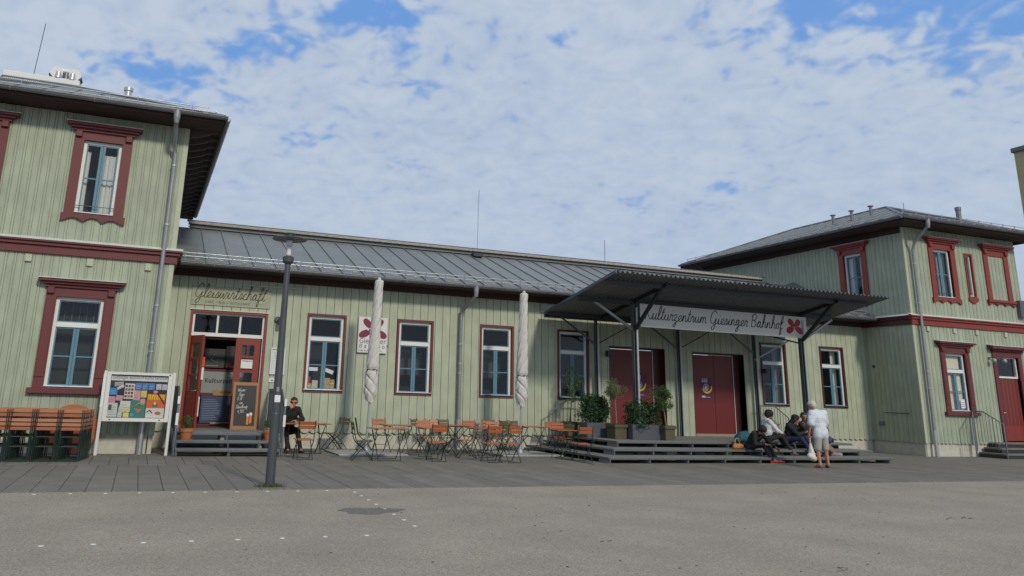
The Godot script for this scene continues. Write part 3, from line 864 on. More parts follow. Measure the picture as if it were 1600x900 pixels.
# ------------------------------------------------------------------ the two-storey blocks at either end
func block(b: Node3D, x0: float, x1: float, z1: float, left: bool) -> void:
	var t := on_wall(Vector3(x0, 0, ZF - 0.026), Vector3.RIGHT, Vector3.BACK)
	var W := x1 - x0
	var red: Material = mats.maroon
	var red2: Material = mats.maroon if left else mats.red
	var gw := []      # ground floor windows, outer casing
	var uw := []
	var holes := []
	if left:
		gw = [[-2.37, 1.5, -0.8, 3.9], [-5.45, 1.5, -3.88, 3.9]]
		uw = [[-2.28, 5.78, -0.88, 7.95], [-5.18, 5.78, -3.78, 7.95]]
	else:
		gw = [[27.93, 1.58, 29.46, 3.93]]
		uw = [[27.97, 5.8, 29.38, 7.92]]
	for q in gw + uw: holes.append([q[0] - x0 + 0.24, q[1], q[2] - x0 - 0.24, q[3] - 0.22])
	var slit := [29.92 - x0, 5.92, 30.37 - x0, 7.68]
	var door := [30.74 - x0, 0.5, 32.36 - x0, 3.9]
	if not left:
		holes.append([slit[0] + 0.05, slit[1] + 0.05, slit[2] - 0.05, slit[3] - 0.05])
		holes.append([door[0] + 0.2, 0.0, door[2] - 0.2, 3.7])
	var w := wall_core(b, t, W, 0.47, 8.42, holes)
	boards(w, W, 0.45, 4.72, holes, 0.201, 0.046, true, false, 0.0)
	boards(w, W, 5.06, 8.42, holes, 0.201, 0.046, false, false, 0.0)
	put("plinth", mb().box(0.025 if not left else 0.0, -0.2, -0.2, W - 0.025 if left else door[0] + 0.2, 0.469, -0.03), mats.plinth, b, t)
	# side walls and rear
	var D := ZF - 0.032 - z1
	var inner_x := x1 if left else x0
	var ts := on_wall(Vector3(x1 - 0.026, 0, ZF - 0.032), Vector3.FORWARD, Vector3.RIGHT) if left else on_wall(Vector3(x0 + 0.026, 0, z1), Vector3.BACK, Vector3.LEFT)
	var sh := []
	if not left: sh = [[-24.66 - z1 + 0.24, 5.8, -23.3 - z1 - 0.24, 7.7]]
	var w2 := wall_core(b, ts, D, 0.47, 8.42, sh)
	boards(w2, D, 0.45, 4.72, sh, 0.201, 0.046, true, true)
	boards(w2, D, 5.06, 8.42, sh, 0.201, 0.046, false, true)
	put("plinth", mb().box(0.0, -0.2, -0.2, D, 0.469, -0.03), mats.plinth, b, ts)
	var to := on_wall(Vector3(x0 + 0.026, 0, z1), Vector3.BACK, Vector3.LEFT) if left else on_wall(Vector3(x1 - 0.026, 0, ZF - 0.032), Vector3.FORWARD, Vector3.RIGHT)
	var w3 := wall_core(b, to, D, 0.0, 8.42, [])
	boards(w3, D, 0.45, 8.42, [], 0.201, 0.046, true, true)
	put("rear_wall", mb().box(x0 + 0.03, 0, z1, x1 - 0.03, 8.42, z1 + 0.22), mats.sage1, b)
	put("floor_slab", mb().box(x0 + 0.25, 4.7, z1 + 0.22, x1 - 0.25, 4.95, ZF - 0.25), mats.room, b)
	put("corner_board", mb().cb(inner_x - 0.13 if left else inner_x - 0.004, 0.44, ZF - 0.05, inner_x + 0.004 if left else inner_x + 0.13, 4.72, ZF + 0.012), mats.sage_trim, b)
	put("corner_board", mb().cb(inner_x - 0.13 if left else inner_x - 0.004, 5.07, ZF - 0.05, inner_x + 0.004 if left else inner_x + 0.13, 8.41, ZF + 0.012), mats.sage_trim, b)
	# belt course round front and inner side
	var belt := put("belt_course", mb().cb(x0 - 0.06, 4.70, ZF - 0.02, x1 + 0.06, 4.9, ZF + 0.07).cb(x0 - 0.12, 4.9, ZF - 0.02, x1 + 0.12, 4.98, ZF + 0.13).cb(x0 - 0.17, 4.98, ZF - 0.02, x1 + 0.17, 5.03, ZF + 0.18), red2, b)
	var sgn := 1.0 if left else -1.0
	var sb := mb()
	for q in [[4.70, 4.9, 0.07], [4.9, 4.98, 0.13], [4.98, 5.03, 0.18]]:
		sb.cbox(Transform3D(Basis(), Vector3(inner_x + sgn * (q[2] / 2 - 0.011), (q[0] + q[1]) / 2, (z1 + ZF) / 2 - 0.012)), Vector3(q[2] + 0.02, q[1] - q[0] - 0.002, D), 0.006)
	put("belt_course", sb, red2 if left else mats.darkred, b)
	for k in int(W / 1.25) + 1:
		var a := x0 - 0.18 + k * 1.25
		var e := minf(a + 1.247, x1 + 0.18)
		put("belt_flashing", mb().beam(Vector3(a, 5.068, ZF + 0.1), Vector3(e, 5.068, ZF + 0.1), 0.2, 0.008, Vector3(0, 1, 0.45).normalized()), mats.flash, belt)
	put("belt_flashing", mb().beam(Vector3(inner_x + sgn * 0.1, 5.066, z1), Vector3(inner_x + sgn * 0.1, 5.066, ZF + 0.02), 0.2, 0.008, Vector3(sgn * 0.45, 1, 0).normalized()), mats.flash, belt)
	var vx := [-2.88, -1.5, -0.12] if left else [27.46, 28.85, 30.06, 31.67]
	for x in vx: put("wall_vent", mb().cb(x - 0.075, 4.48, ZF, x + 0.075, 4.66, ZF + 0.06), mats.sage_trim, b)
	# windows
	for i in gw.size():
		var q: Array = gw[i]
		var o := ornate_window(b, t, q[0] - x0, q[1], q[2] - x0, q[3], false, red)
		if left:
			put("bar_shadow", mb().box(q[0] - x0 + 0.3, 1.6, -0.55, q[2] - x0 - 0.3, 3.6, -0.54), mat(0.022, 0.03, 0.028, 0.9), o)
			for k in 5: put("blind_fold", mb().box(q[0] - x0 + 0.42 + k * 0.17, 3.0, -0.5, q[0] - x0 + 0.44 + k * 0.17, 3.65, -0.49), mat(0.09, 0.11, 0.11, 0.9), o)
		else:
			put("blind", mb().box(q[0] - x0 + 0.25, 1.62, -0.17, q[2] - x0 - 0.25, 3.7, -0.16), mats.blind, o)
			put("notice", mb().box(q[0] - x0 + 0.92, 1.72, -0.064, q[0] - x0 + 1.14, 2.04, -0.061), mats.paper, o)
			for k in 3: put("notice_line", mb().box(q[0] - x0 + 0.95, 1.78 + k * 0.07, -0.0605, q[0] - x0 + 1.1, 1.8 + k * 0.07, -0.059), mats.gutter, o)
	for i in uw.size():
		var q: Array = uw[i]
		var o := ornate_window(b, t, q[0] - x0, q[1], q[2] - x0, q[3], true, red2)
		put("window_rail", mb().tube([Vector3(q[0] - x0 + 0.22, 6.0, 0.04), Vector3(q[2] - x0 - 0.22, 6.0, 0.04)], 0.01, 6), mats.steel, o)
		if left:
			curtain(o, q[0] - x0 + 0.26, 5.85, q[0] - x0 + 0.42, 7.5, -0.24, mats.curtain)
			curtain(o, q[0] - x0 + 0.74, 5.85, q[2] - x0 - 0.26, 7.45, -0.24, mats.curtain)
		else:
			curtain(o, q[0] - x0 + 0.68, 5.85, q[2] - x0 - 0.26, 7.6, -0.24, mat(0.3, 0.33, 0.32, 0.9))
	if not left:
		var o := hold("slit_window", b, t)
		put("casing", mb().ring(slit[0], slit[1], slit[2], slit[3], 0.07, 0.05, 0.07, 0.07, -0.15, 0.06), red2, o)
		put("frame", mb().ring(slit[0] + 0.07, slit[1] + 0.05, slit[2] - 0.07, slit[3] - 0.07, 0.03, 0.05, 0.05, 0.03, -0.1, -0.02), mats.white, o)
		put("pane", mb().box(slit[0] + 0.1, slit[1] + 0.1, -0.06, slit[2] - 0.12, slit[3] - 0.1, -0.055), mats.glass, o)
		put("blind", mb().box(slit[0] + 0.05, slit[1], -0.2, slit[2] - 0.05, slit[3], -0.19), mat(0.3, 0.34, 0.34, 0.9), o)
		var ap := PackedVector2Array([Vector2(slit[0] - 0.04, slit[1] - 0.001), Vector2(slit[0] - 0.04, slit[1] - 0.12)])
		for k in 13: ap.append(Vector2(lerpf(slit[0], slit[2], k / 12.0), slit[1] - 0.12 - 0.1 * sin(PI * k / 12.0)))
		ap.append(Vector2(slit[2] + 0.04, slit[1] - 0.12)); ap.append(Vector2(slit[2] + 0.04, slit[1] - 0.001))
		put("apron", mb().prism(ap, 0.028, 0.085), red2, o)
		var bl := ornate_window(b, t, 31.0 - x0, 5.9, 32.4 - x0, 7.92, true, red2, true)
		put("sill", mb().cb(30.92 - x0, 5.82, 0.028, 32.48 - x0, 5.92, 0.15), red2, bl)
		var sw := ornate_window(b, ts, -24.66 - z1, 5.8, -23.3 - z1, 7.92, true, mats.red)
		curtain(sw, -24.66 - z1 + 0.26, 5.85, -24.66 - z1 + 0.55, 7.6, -0.2, mats.curtain)
		curtain(sw, -24.66 - z1 + 0.82, 5.85, -23.3 - z1 - 0.26, 7.6, -0.2, mats.curtain)
		side_door(b, t, door[0], door[2])
		put("conduit", mb().tube([Vector3(XR - 0.04, 1.47, -23.2), Vector3(XR - 0.04, 1.47, -22.1)], 0.014, 6), mats.darksteel, b)
		put("wall_socket", mb().cb(XR - 0.08, 1.0, -23.45, XR - 0.005, 1.14, -23.25), mats.rail_grey, b)
		put("wall_socket", mb().cb(XR - 0.06, 3.15, -23.5, XR - 0.005, 3.24, -23.42), mats.darksteel, b)
		put("meter_box", mb().cb(32.58, 5.3, ZF, 32.9, 5.98, ZF + 0.16), mats.steel, b)
	# hip roof
	var o := 0.82
	var ex0 := x0 - o
	var ex1 := x1 + o
	var ez0 := ZF + o
	var ez1 := z1 - o
	var ye := 8.62
	var hw := (ex1 - ex0) / 2
	var yr := ye + hw * 0.4
	var xm := (ex0 + ex1) / 2
	var A := Vector3(ex0, ye, ez0)
	var B := Vector3(ex1, ye, ez0)
	var Cc := Vector3(ex1, ye, ez1)
	var D2 := Vector3(ex0, ye, ez1)
	var R0 := Vector3(xm, yr, ez0 - hw)
	var R1 := Vector3(xm, yr, ez1 + hw)
	var dn := Vector3(0, -0.06, 0)
	var roof := put("roof", mb().quad_pair(A, B, Cc, D2, dn), mats.soffit, b)
	var faces := [[A, B, R0, R0], [B, Cc, R1, R0], [Cc, D2, R1, R1], [D2, A, R0, R1]]
	for f in faces:
		var m := mb()
		m.tri(f[0], f[1], f[2])
		if f[2] != f[3]: m.tri(f[0], f[2], f[3])
		put("roof_slope", m, mats.zinc1, roof)
		var sm := mb()
		var a: Vector3 = f[0]
		var c: Vector3 = f[1]
		var dir := (c - a).normalized()
		var inward := Vector3.UP.cross(dir)
		var L := a.distance_to(c)
		for k in int(L / 0.62):
			var s := 0.31 + k * 0.62
			var reach := minf(minf(s, L - s), hw)
			var p := a + dir * s
			var q := p + inward * reach + Vector3.UP * reach * 0.4
			sm.beam(p + Vector3.UP * 0.015, q + Vector3.UP * 0.015, 0.02, 0.035)
		stuff(put("roof_seams", sm, mats.zinc3, roof))
	for e in [[A, R0], [B, R0], [Cc, R1], [D2, R1], [R0, R1]]: put("hip_cap", mb().tube([e[0] + Vector3.UP * 0.02, e[1] + Vector3.UP * 0.02], 0.045, 6), mats.gutter, roof)
	half_gutter(b, Vector3(ex0, ye - 0.03, ez0 + 0.08), Vector3(ex1 + 0.08, ye - 0.03, ez0 + 0.08), 0.08)
	half_gutter(b, Vector3(ex1 + 0.08 if left else ex0 - 0.08, ye - 0.03, ez1), Vector3(ex1 + 0.08 if left else ex0 - 0.08, ye - 0.03, ez0), 0.08)
	put("fascia", mb().ring(ex0, 0, ex1, ez0 - ez1, 0.03, 0.03, 0.03, 0.03, 8.44, 8.6), mats.soffit, b, Transform3D(Basis(Vector3.RIGHT, Vector3.FORWARD, Vector3.UP), Vector3(0, 0, ez0)))
	put("soffit", mb().box(ex0 + 0.03, 8.425, ZF + 0.03, ex1 - 0.03, 8.445, ez0 - 0.03), mats.soffit, b)
	put("soffit", mb().box(ex0 + 0.03, 8.425, ez1 + 0.03, ex1 - 0.03, 8.445, z1), mats.soffit, b)
	# open rafters along the side towards the hall
	var n := 17
	if not left: put("soffit", mb().box(ex0 + 0.03, 8.425, z1, x0, 8.445, ZF + 0.02), mats.soffit, b)
	for k in n if left else 0:
		var z := lerpf(ZF - 0.25, z1 + 0.2, k / (n - 1.0))
		var pa := Vector3(inner_x + sgn * 0.02, 8.44, z)
		var pb := Vector3(inner_x + sgn * 0.9, 8.44, z)
		put("rafter", mb().prism(PackedVector2Array([Vector2(0, 0.12), Vector2(0.77, 0.12), Vector2(0.77, 0.03), Vector2(0.55, 0.0), Vector2(0.5, -0.06), Vector2(0.2, -0.16), Vector2(0, -0.2)]), -0.06, 0.06, Transform3D(Basis(Vector3(sgn, 0, 0), Vector3.UP, Vector3(0, 0, sgn)), pa)), mats.rafter, b)
	put("wall_plate", mb().cb(inner_x + sgn * 0.0 - 0.05, 8.2, z1, inner_x + sgn * 0.0 + 0.05, 8.42, ZF - 0.06), mats.soffit, b)
	var upl := Vector3(0, 0.4, -1).normalized()
	snow_guard(b, Vector3(ex0 + 0.2, ye, ez0) + upl * 0.3, Vector3(ex1 - 0.4, ye, ez0) + upl * 0.3, upl, 0.68)
	var ups := Vector3(-sgn, 0.4, 0).normalized()
	snow_guard(b, Vector3(ex1 if left else ex0, ye, ez1 + 0.3) + ups * 0.3, Vector3(ex1 if left else ex0, ye, ez0 - 0.4) + ups * 0.3, ups, 0.68)
	if left:
		downpipe(b, [Vector3(0.12, 8.5, -20.7), Vector3(0.12, 8.28, -20.72), Vector3(0.14, 7.85, -21.3), Vector3(0.2, 7.6, -21.46), Vector3(0.2, 5.2, -21.46), Vector3(0.2, 4.6, -21.46), Vector3(0.2, 1.0, -21.46)], 0.058, [[0.2, 7.3, -21.46], [0.2, 5.7, -21.46], [0.2, 3.6, -21.46], [0.2, 2.66, -21.46], [0.2, 2.45, -21.46]], -0.02)
		put("conduit", mb().tube([Vector3(0.36, 0.02, -21.55), Vector3(0.36, 0.42, -21.55)], 0.012, 6), mats.darksteel, b)
		put("lightning_rod", mb().tube([Vector3(-4.06, 9.5, -25.0), Vector3(-3.92, 12.2, -25.0)], 0.012, 5), mats.steel, b)
		put("roof_vent", mb().lathe([Vector2(0.1, 0), Vector2(0.1, 0.45), Vector2(0.13, 0.46), Vector2(0.13, 0.56), Vector2(0.0, 0.6)], Vector3(-1.3, 9.62, -24.0), 14), mats.galv, b)
		# ventilation plant on the ridge
		var d := put("air_duct", mb().cb(-4.75, 10.22, -25.2, -2.7, 10.4, -24.6, 0.02), mats.paper, b)
		put("duct_grille", mb().box(-4.7, 10.08, -25.1, -2.9, 10.22, -24.65), mats.galv, d)
		for k in 36: put("duct_fin", mb().box(-4.69 + k * 0.05, 10.09, -24.649, -4.665 + k * 0.05, 10.21, -24.63), mats.steel, d)
		for q in [[-3.36, -1.0], [-2.88, 1.0]]:
			var t2 := Transform3D(Basis(), Vector3(q[0], 10.4, -25.05))
			var sd: float = q[1]
			put("cowl", mb().prism(PackedVector2Array([Vector2(-sd * 0.14, 0.02), Vector2(sd * 0.08, 0.02), Vector2(sd * 0.2, 0.16), Vector2(sd * 0.1, 0.36), Vector2(-sd * 0.1, 0.38), Vector2(-sd * 0.16, 0.2)]), 0.0, 0.34, t2), mats.paper, d)
			put("cowl_mouth", mb().prism(PackedVector2Array([Vector2(sd * 0.1, 0.03), Vector2(sd * 0.195, 0.15), Vector2(sd * 0.215, 0.1), Vector2(sd * 0.14, 0.0)]), -0.01, 0.35, t2), mats.darksteel, d)
			put("cowl_neck", mb().lathe([Vector2(0.11, 0.0), Vector2(0.07, 0.2)], Vector3(q[0] - sd * 0.05, 10.4, -24.68), 10), mats.galv, d)
		put("vent_stack", mb().tube([Vector3(-3.12, 10.35, -24.9), Vector3(-3.12, 10.76, -24.9)], 0.09, 10), mats.gutter, d)
		put("cowl_bridge", mb().cb(-3.4, 10.66, -25.0, -2.9, 10.78, -24.8, 0.03), mats.paper, d)
	else:
		downpipe(b, [Vector3(27.0, 8.5, -20.7), Vector3(27.0, 8.28, -20.74), Vector3(26.98, 7.85, -21.3), Vector3(27.02, 7.5, -21.46), Vector3(27.02, 5.2, -21.46), Vector3(27.02, 0.9, -21.46)], 0.058, [[27.02, 7.0, -21.46], [27.02, 5.5, -21.46], [27.02, 3.0, -21.46], [27.02, 2.4, -21.46]], -0.02)
		for q in [[28.0, 9.46, -25.96], [28.0, 9.46, -24.96], [28.0, 9.46, -23.97]]:
			put("roof_vent", mb().lathe([Vector2(0.065, 0), Vector2(0.065, 0.4), Vector2(0.12, 0.41), Vector2(0.12, 0.44), Vector2(0.0, 0.47)], Vector3(q[0], q[1], q[2]), 14), mats.gutter, b)
		put("roof_vent", mb().lathe([Vector2(0.1, 0), Vector2(0.1, 0.45), Vector2(0.12, 0.46), Vector2(0.12, 0.6), Vector2(0.0, 0.64)], Vector3(31.5, 9.36, -22.7), 14), mats.gutter, b)
		for x in [26.1, 29.0]: put("lightning_rod", mb().tube([Vector3(x, 8.6, -20.9), Vector3(x, 9.15, -20.9)], 0.01, 5), mats.steel, b)

func side_door(b: Node, t: Transform3D, x0: float, x1: float) -> void:
	var d := hold("side_door", b, t)
	put("casing", mb().ring(x0, 0.5, x1, 3.9, 0.2, 0.0, 0.2, 0.2, -0.16, 0.075), mats.maroon, d)
	put("cornice", mb().cb(x0 - 0.05, 3.9, 0.03, x1 + 0.05, 3.98, 0.15).cb(x0 - 0.2, 3.98, 0.03, x1 + 0.2, 4.1, 0.28), mats.maroon, d)
	put("flashing", mb().beam(Vector3(x0 - 0.22, 4.125, 0.14), Vector3(x1 + 0.22, 4.125, 0.14), 0.33, 0.012, Vector3(0, 1, 0.16).normalized()), mats.flash, d)
	put("top_frame", mb().ring(x0 + 0.2, 2.9, x1 - 0.2, 3.7, 0.05, 0.07, 0.07, 0.05, -0.12, -0.03), mats.white, d)
	put("pane", mb().box(x0 + 0.25, 2.97, -0.08, x1 - 0.27, 3.65, -0.075), mats.glass, d)
	var k := 0
	var x := x0 + 0.2
	while x < x1 - 0.22:
		put("plank", mb().cb(x + 0.002, 0.56, -0.12, minf(x + 0.1, x1 - 0.2) - 0.002, 2.89, -0.06, 0.008), mats.red if k % 2 else mats.maroon, d)
		x += 0.1
		k += 1
	put("kick_plate", mb().cb(x0 + 0.2, 0.57, -0.0595, x1 - 0.2, 1.1, -0.045), mats.red, d)
	put("handle", mb().tube([Vector3(x0 + 0.3, 1.6, -0.06), Vector3(x0 + 0.3, 1.6, 0.0), Vector3(x0 + 0.42, 1.6, 0.0)], 0.012, 6), mats.galv, d)
	interior(d, x0 + 0.2, 0.6, x1 - 0.2, 3.7)
	put("threshold", mb().box(x0, 0.3, -0.2, x1, 0.52, 0.03), mats.concrete, d)

func left_block() -> void:
	var b := thing("two_storey_wing", "tall green timber wing with maroon window casings and air plant on its roof", "building")
	block(b, XL - 6.25, XL, -33.3, true)

func right_block() -> void:
	var b := thing("two_storey_wing", "two-storey green timber wing with red upper windows and three chimney vents", "building")
	block(b, XR, XR + 6.25, -33.3, false)

func far_things() -> void:
	var b := thing("apartment_building", "plain tan flat-roofed building rising behind the red-windowed green wing", "building", Vector3(50.2, 0, -20.0))
	put("wall", mb().box(0, 0, -12, 16, 17.6, 0), mat(0.42, 0.35, 0.2, 0.85, 0, mats.plinth.detail_albedo, Vector3(0.3, 0.3, 0.3)), b)
	put("roof_edge", mb().cb(-0.12, 17.6, -12.12, 16.12, 17.9, 0.12, 0.02), mats.steel, b)
	for q in [[3, 3], [3, 6.5], [3, 10], [3, 13.5], [8, 3], [8, 6.5], [8, 10], [8, 13.5]]:
		put("window", mb().box(q[0], q[1], 0.001, q[0] + 1.6, q[1] + 1.5, 0.03), mats.room, b)
		put("window_frame", mb().ring(q[0] - 0.05, q[1] - 0.05, q[0] + 1.65, q[1] + 1.55, 0.08, 0.08, 0.08, 0.08, 0.0, 0.05), mats.white, b)
	var tr := thing("tree", "dark leafy tree tip showing over the tall wing's roof edge", "tree", Vector3(-8.8, 0, -40.0))
	put("trunk", mb().tube([Vector3.ZERO, Vector3(0.1, 4, 0), Vector3(0, 8, 0.1), Vector3(0.2, 12.5, 0)], [0.35, 0.28, 0.2, 0.06], 10), mats.bark, tr)
	for k in 7:
		var a := TAU * k / 7.0
		var y := 5.5 + k * 0.9
		put("limb", mb().tube([Vector3(0.05, y, 0), Vector3(cos(a) * 1.2, y + 0.9, sin(a) * 1.2), Vector3(cos(a) * 2.2, y + 2.2, sin(a) * 2.2)], [0.12, 0.08, 0.03], 6), mats.bark, tr)
	foliage(tr, "crown", Vector3(0.2, 12.0, 0), Vector3(2.6, 4.6, 2.6), 5200, 0.2, "tree")

# Many leaf-sized faces in clumps through an uneven volume
func foliage(parent: Node, called: String, c: Vector3, r: Vector3, count: int, size: float, kind: String, narrow := 0.5, hollow := 0.35) -> void:
	var ms: Array[MB] = [mb(), mb()]
	var clumps := []
	for k in 30 if kind == "laurel" else 17:
		var d := Vector3(rng.randfn(), rng.randfn(), rng.randfn()).normalized()
		if kind == "laurel": d = Vector3(rng.randf_range(-0.95, 0.95), rng.randf_range(-0.95, 0.8), rng.randf_range(-0.9, 0.9))
		clumps.append([d * r * rng.randf_range(hollow, 0.92), rng.randf_range(0.36, 0.55) if kind == "laurel" else rng.randf_range(0.2, 0.46)])
	for i in count:
		var q: Array = clumps[rng.randi() % clumps.size()]
		var off := Vector3(rng.randfn(), rng.randfn(), rng.randfn()).normalized() * pow(rng.randf(), 0.45)
		var p: Vector3 = c + q[0] + off * r * (q[1] as float)
		var out: Vector3 = ((p - c) / r).normalized()
		var up := (out + Vector3(rng.randfn(), rng.randfn() + 0.4, rng.randfn()) * 0.7).normalized()
		var side := up.cross(Vector3(rng.randfn(), rng.randfn(), rng.randfn())).normalized()
		var s := size * rng.randf_range(0.6, 1.25)
		var tip := side * s
		var wid := side.cross(up) * s * narrow * 0.5
		var m := ms[0 if rng.randf() < 0.6 else 1]
		var bend := up * s * 0.12
		m.tri(p, p + tip * 0.5 + wid + bend, p + tip)
		m.tri(p, p + tip, p + tip * 0.5 - wid + bend)
	for i in 2: stuff(put(called, ms[i], mats[kind + str(i)], parent))

# ------------------------------------------------------------------ canopy, deck, entrance steps, signs
func canopy() -> void:
	var c := thing("entrance_canopy", "dark corrugated metal canopy on steel posts over the red double doors", "canopy")
	var x0 := 12.33
	var x1 := 22.75
	var zb := -23.5
	var zf := -19.15
	var yb := 4.36
	var yf := 5.17
	var per := 0.165
	var rows := [0.0, 1.0]
	var x := x0
	var up := Vector3(0, zf - zb, yb - yf).normalized()
	while x < x1 - 0.05:
		var xe := minf(x + per * 6, x1)
		var m := mb()
		var n := int(round((xe - x) / per * 10))
		for i in n:
			var a := lerpf(x, xe, i / float(n))
			var b := lerpf(x, xe, (i + 1) / float(n))
			var ha := 0.034 * sin(TAU * (a - x0) / per)
			var hb := 0.034 * sin(TAU * (b - x0) / per)
			var na := (up + Vector3.LEFT * cos(TAU * (a - x0) / per)).normalized()
			var nb := (up + Vector3.LEFT * cos(TAU * (b - x0) / per)).normalized()
			for s in [1.0, -1.0]:
				var o: Vector3 = up * 0.003 * s
				var A := Vector3(a, yf, zf) + up * ha + o
				var B := Vector3(b, yf, zf) + up * hb + o
				var C := Vector3(b, yb, zb) + up * hb + o
				var D := Vector3(a, yb, zb) + up * ha + o
				if s > 0: m.stri(A, B, C, na, nb, nb); m.stri(A, C, D, na, nb, na)
				else: m.stri(A, C, B, -na, -nb, -nb); m.stri(A, D, C, -na, -na, -nb)
		put("corrugated_sheet", m, mats.corrugated, c)
		x = xe
	var at := func(z: float, off: float) -> float: return yb + (yf - yb) * (z - zb) / (zf - zb) - off
	for q in [[-19.75, 0.12], [-21.35, 0.16], [-23.25, 0.1]]:
		put("purlin", mb().box(x0 + 0.02, at.call(q[0], 0.05) - q[1], q[0] - 0.04, x1 - 0.3, at.call(q[0], 0.045), q[0] + 0.04), mats.darksteel, c)
	put("edge_strip", mb().beam(Vector3(x0 - 0.015, yf, zf), Vector3(x0 - 0.015, yb, zb), 0.03, 0.09), mats.steel, c)
	put("edge_strip", mb().beam(Vector3(x1 + 0.015, yf, zf), Vector3(x1 + 0.015, yb, zb), 0.03, 0.06), mats.steel, c)
	put("rear_beam", mb().box(x0, 4.22, -23.6, x1, 4.33, -23.45), mats.darksteel, c)
	var hpost := func(px: float, pz: float, y1: float) -> void:
		var g := 1.0 if pz > -22.0 else 0.55
		var m := mb().box(px - 0.06 * g, 0.48, pz - 0.006, px + 0.06 * g, y1, pz + 0.006)
		m.box(px - 0.06 * g - 0.014, 0.48, pz - 0.07 * g, px - 0.06 * g - 0.001, y1, pz + 0.07 * g).box(px + 0.06 * g + 0.001, 0.48, pz - 0.07 * g, px + 0.06 * g + 0.014, y1, pz + 0.07 * g)
		var p := put("post", m, mats.steel, c)
		put("base_plate", mb().cb(px - 0.12, 0.475, pz - 0.12, px + 0.12, 0.495, pz + 0.12), mats.steel, p)
		put("rain_pipe", mb().tube([Vector3(px + 0.03, 0.5, pz + 0.1), Vector3(px + 0.03, y1 - 0.15, pz + 0.1)], 0.035, 8), mats.bright_pipe, p)
	for px in [14.35, 21.05]:
		hpost.call(px, -21.35, 4.62)
		put("strut", mb().beam(Vector3(px, 3.78, -21.3), Vector3(px - 0.1, 4.93, -19.72), 0.07, 0.11), mats.darksteel, c)
		put("rafter", mb().beam(Vector3(px, at.call(-23.3, 0.1), -23.3), Vector3(px, at.call(-19.6, 0.1), -19.6), 0.06, 0.12), mats.darksteel, c)
	put("strut", mb().beam(Vector3(14.3, 3.78, -21.35), Vector3(12.86, 4.6, -21.35), 0.07, 0.07), mats.pipe, c)
	put("strut", mb().beam(Vector3(21.1, 3.78, -21.35), Vector3(22.5, 4.58, -21.35), 0.07, 0.07), mats.pipe, c)
	put("strut", mb().beam(Vector3(21.0, 3.7, -21.38), Vector3(19.9, 3.98, -21.9), 0.03, 0.05), mats.darksteel, c)
	for px in [14.35, 17.7, 21.05]:
		hpost.call(px, -23.66, 4.25)
		put("brace", mb().beam(Vector3(px - 0.05, 3.46, -23.64), Vector3(px - 1.5, 4.26, -23.4), 0.05, 0.05), mats.steel, c)
		if px < 21.0: put("brace", mb().beam(Vector3(px + 0.05, 3.46, -23.64), Vector3(px + 1.5, 4.26, -23.4), 0.03, 0.03), mats.darksteel, c)
	put("brace", mb().beam(Vector3(21.0, 3.2, -23.6), Vector3(22.3, 3.95, -23.2), 0.05, 0.05), mats.pipe, c)
	put("floodlight", mb().cb(14.75, 3.05, -23.72, 14.9, 3.25, -23.55), mats.darksteel, c)
	put("floodlight", mb().cb(21.4, 2.75, -23.72, 21.56, 2.9, -23.5), mats.darksteel, c)

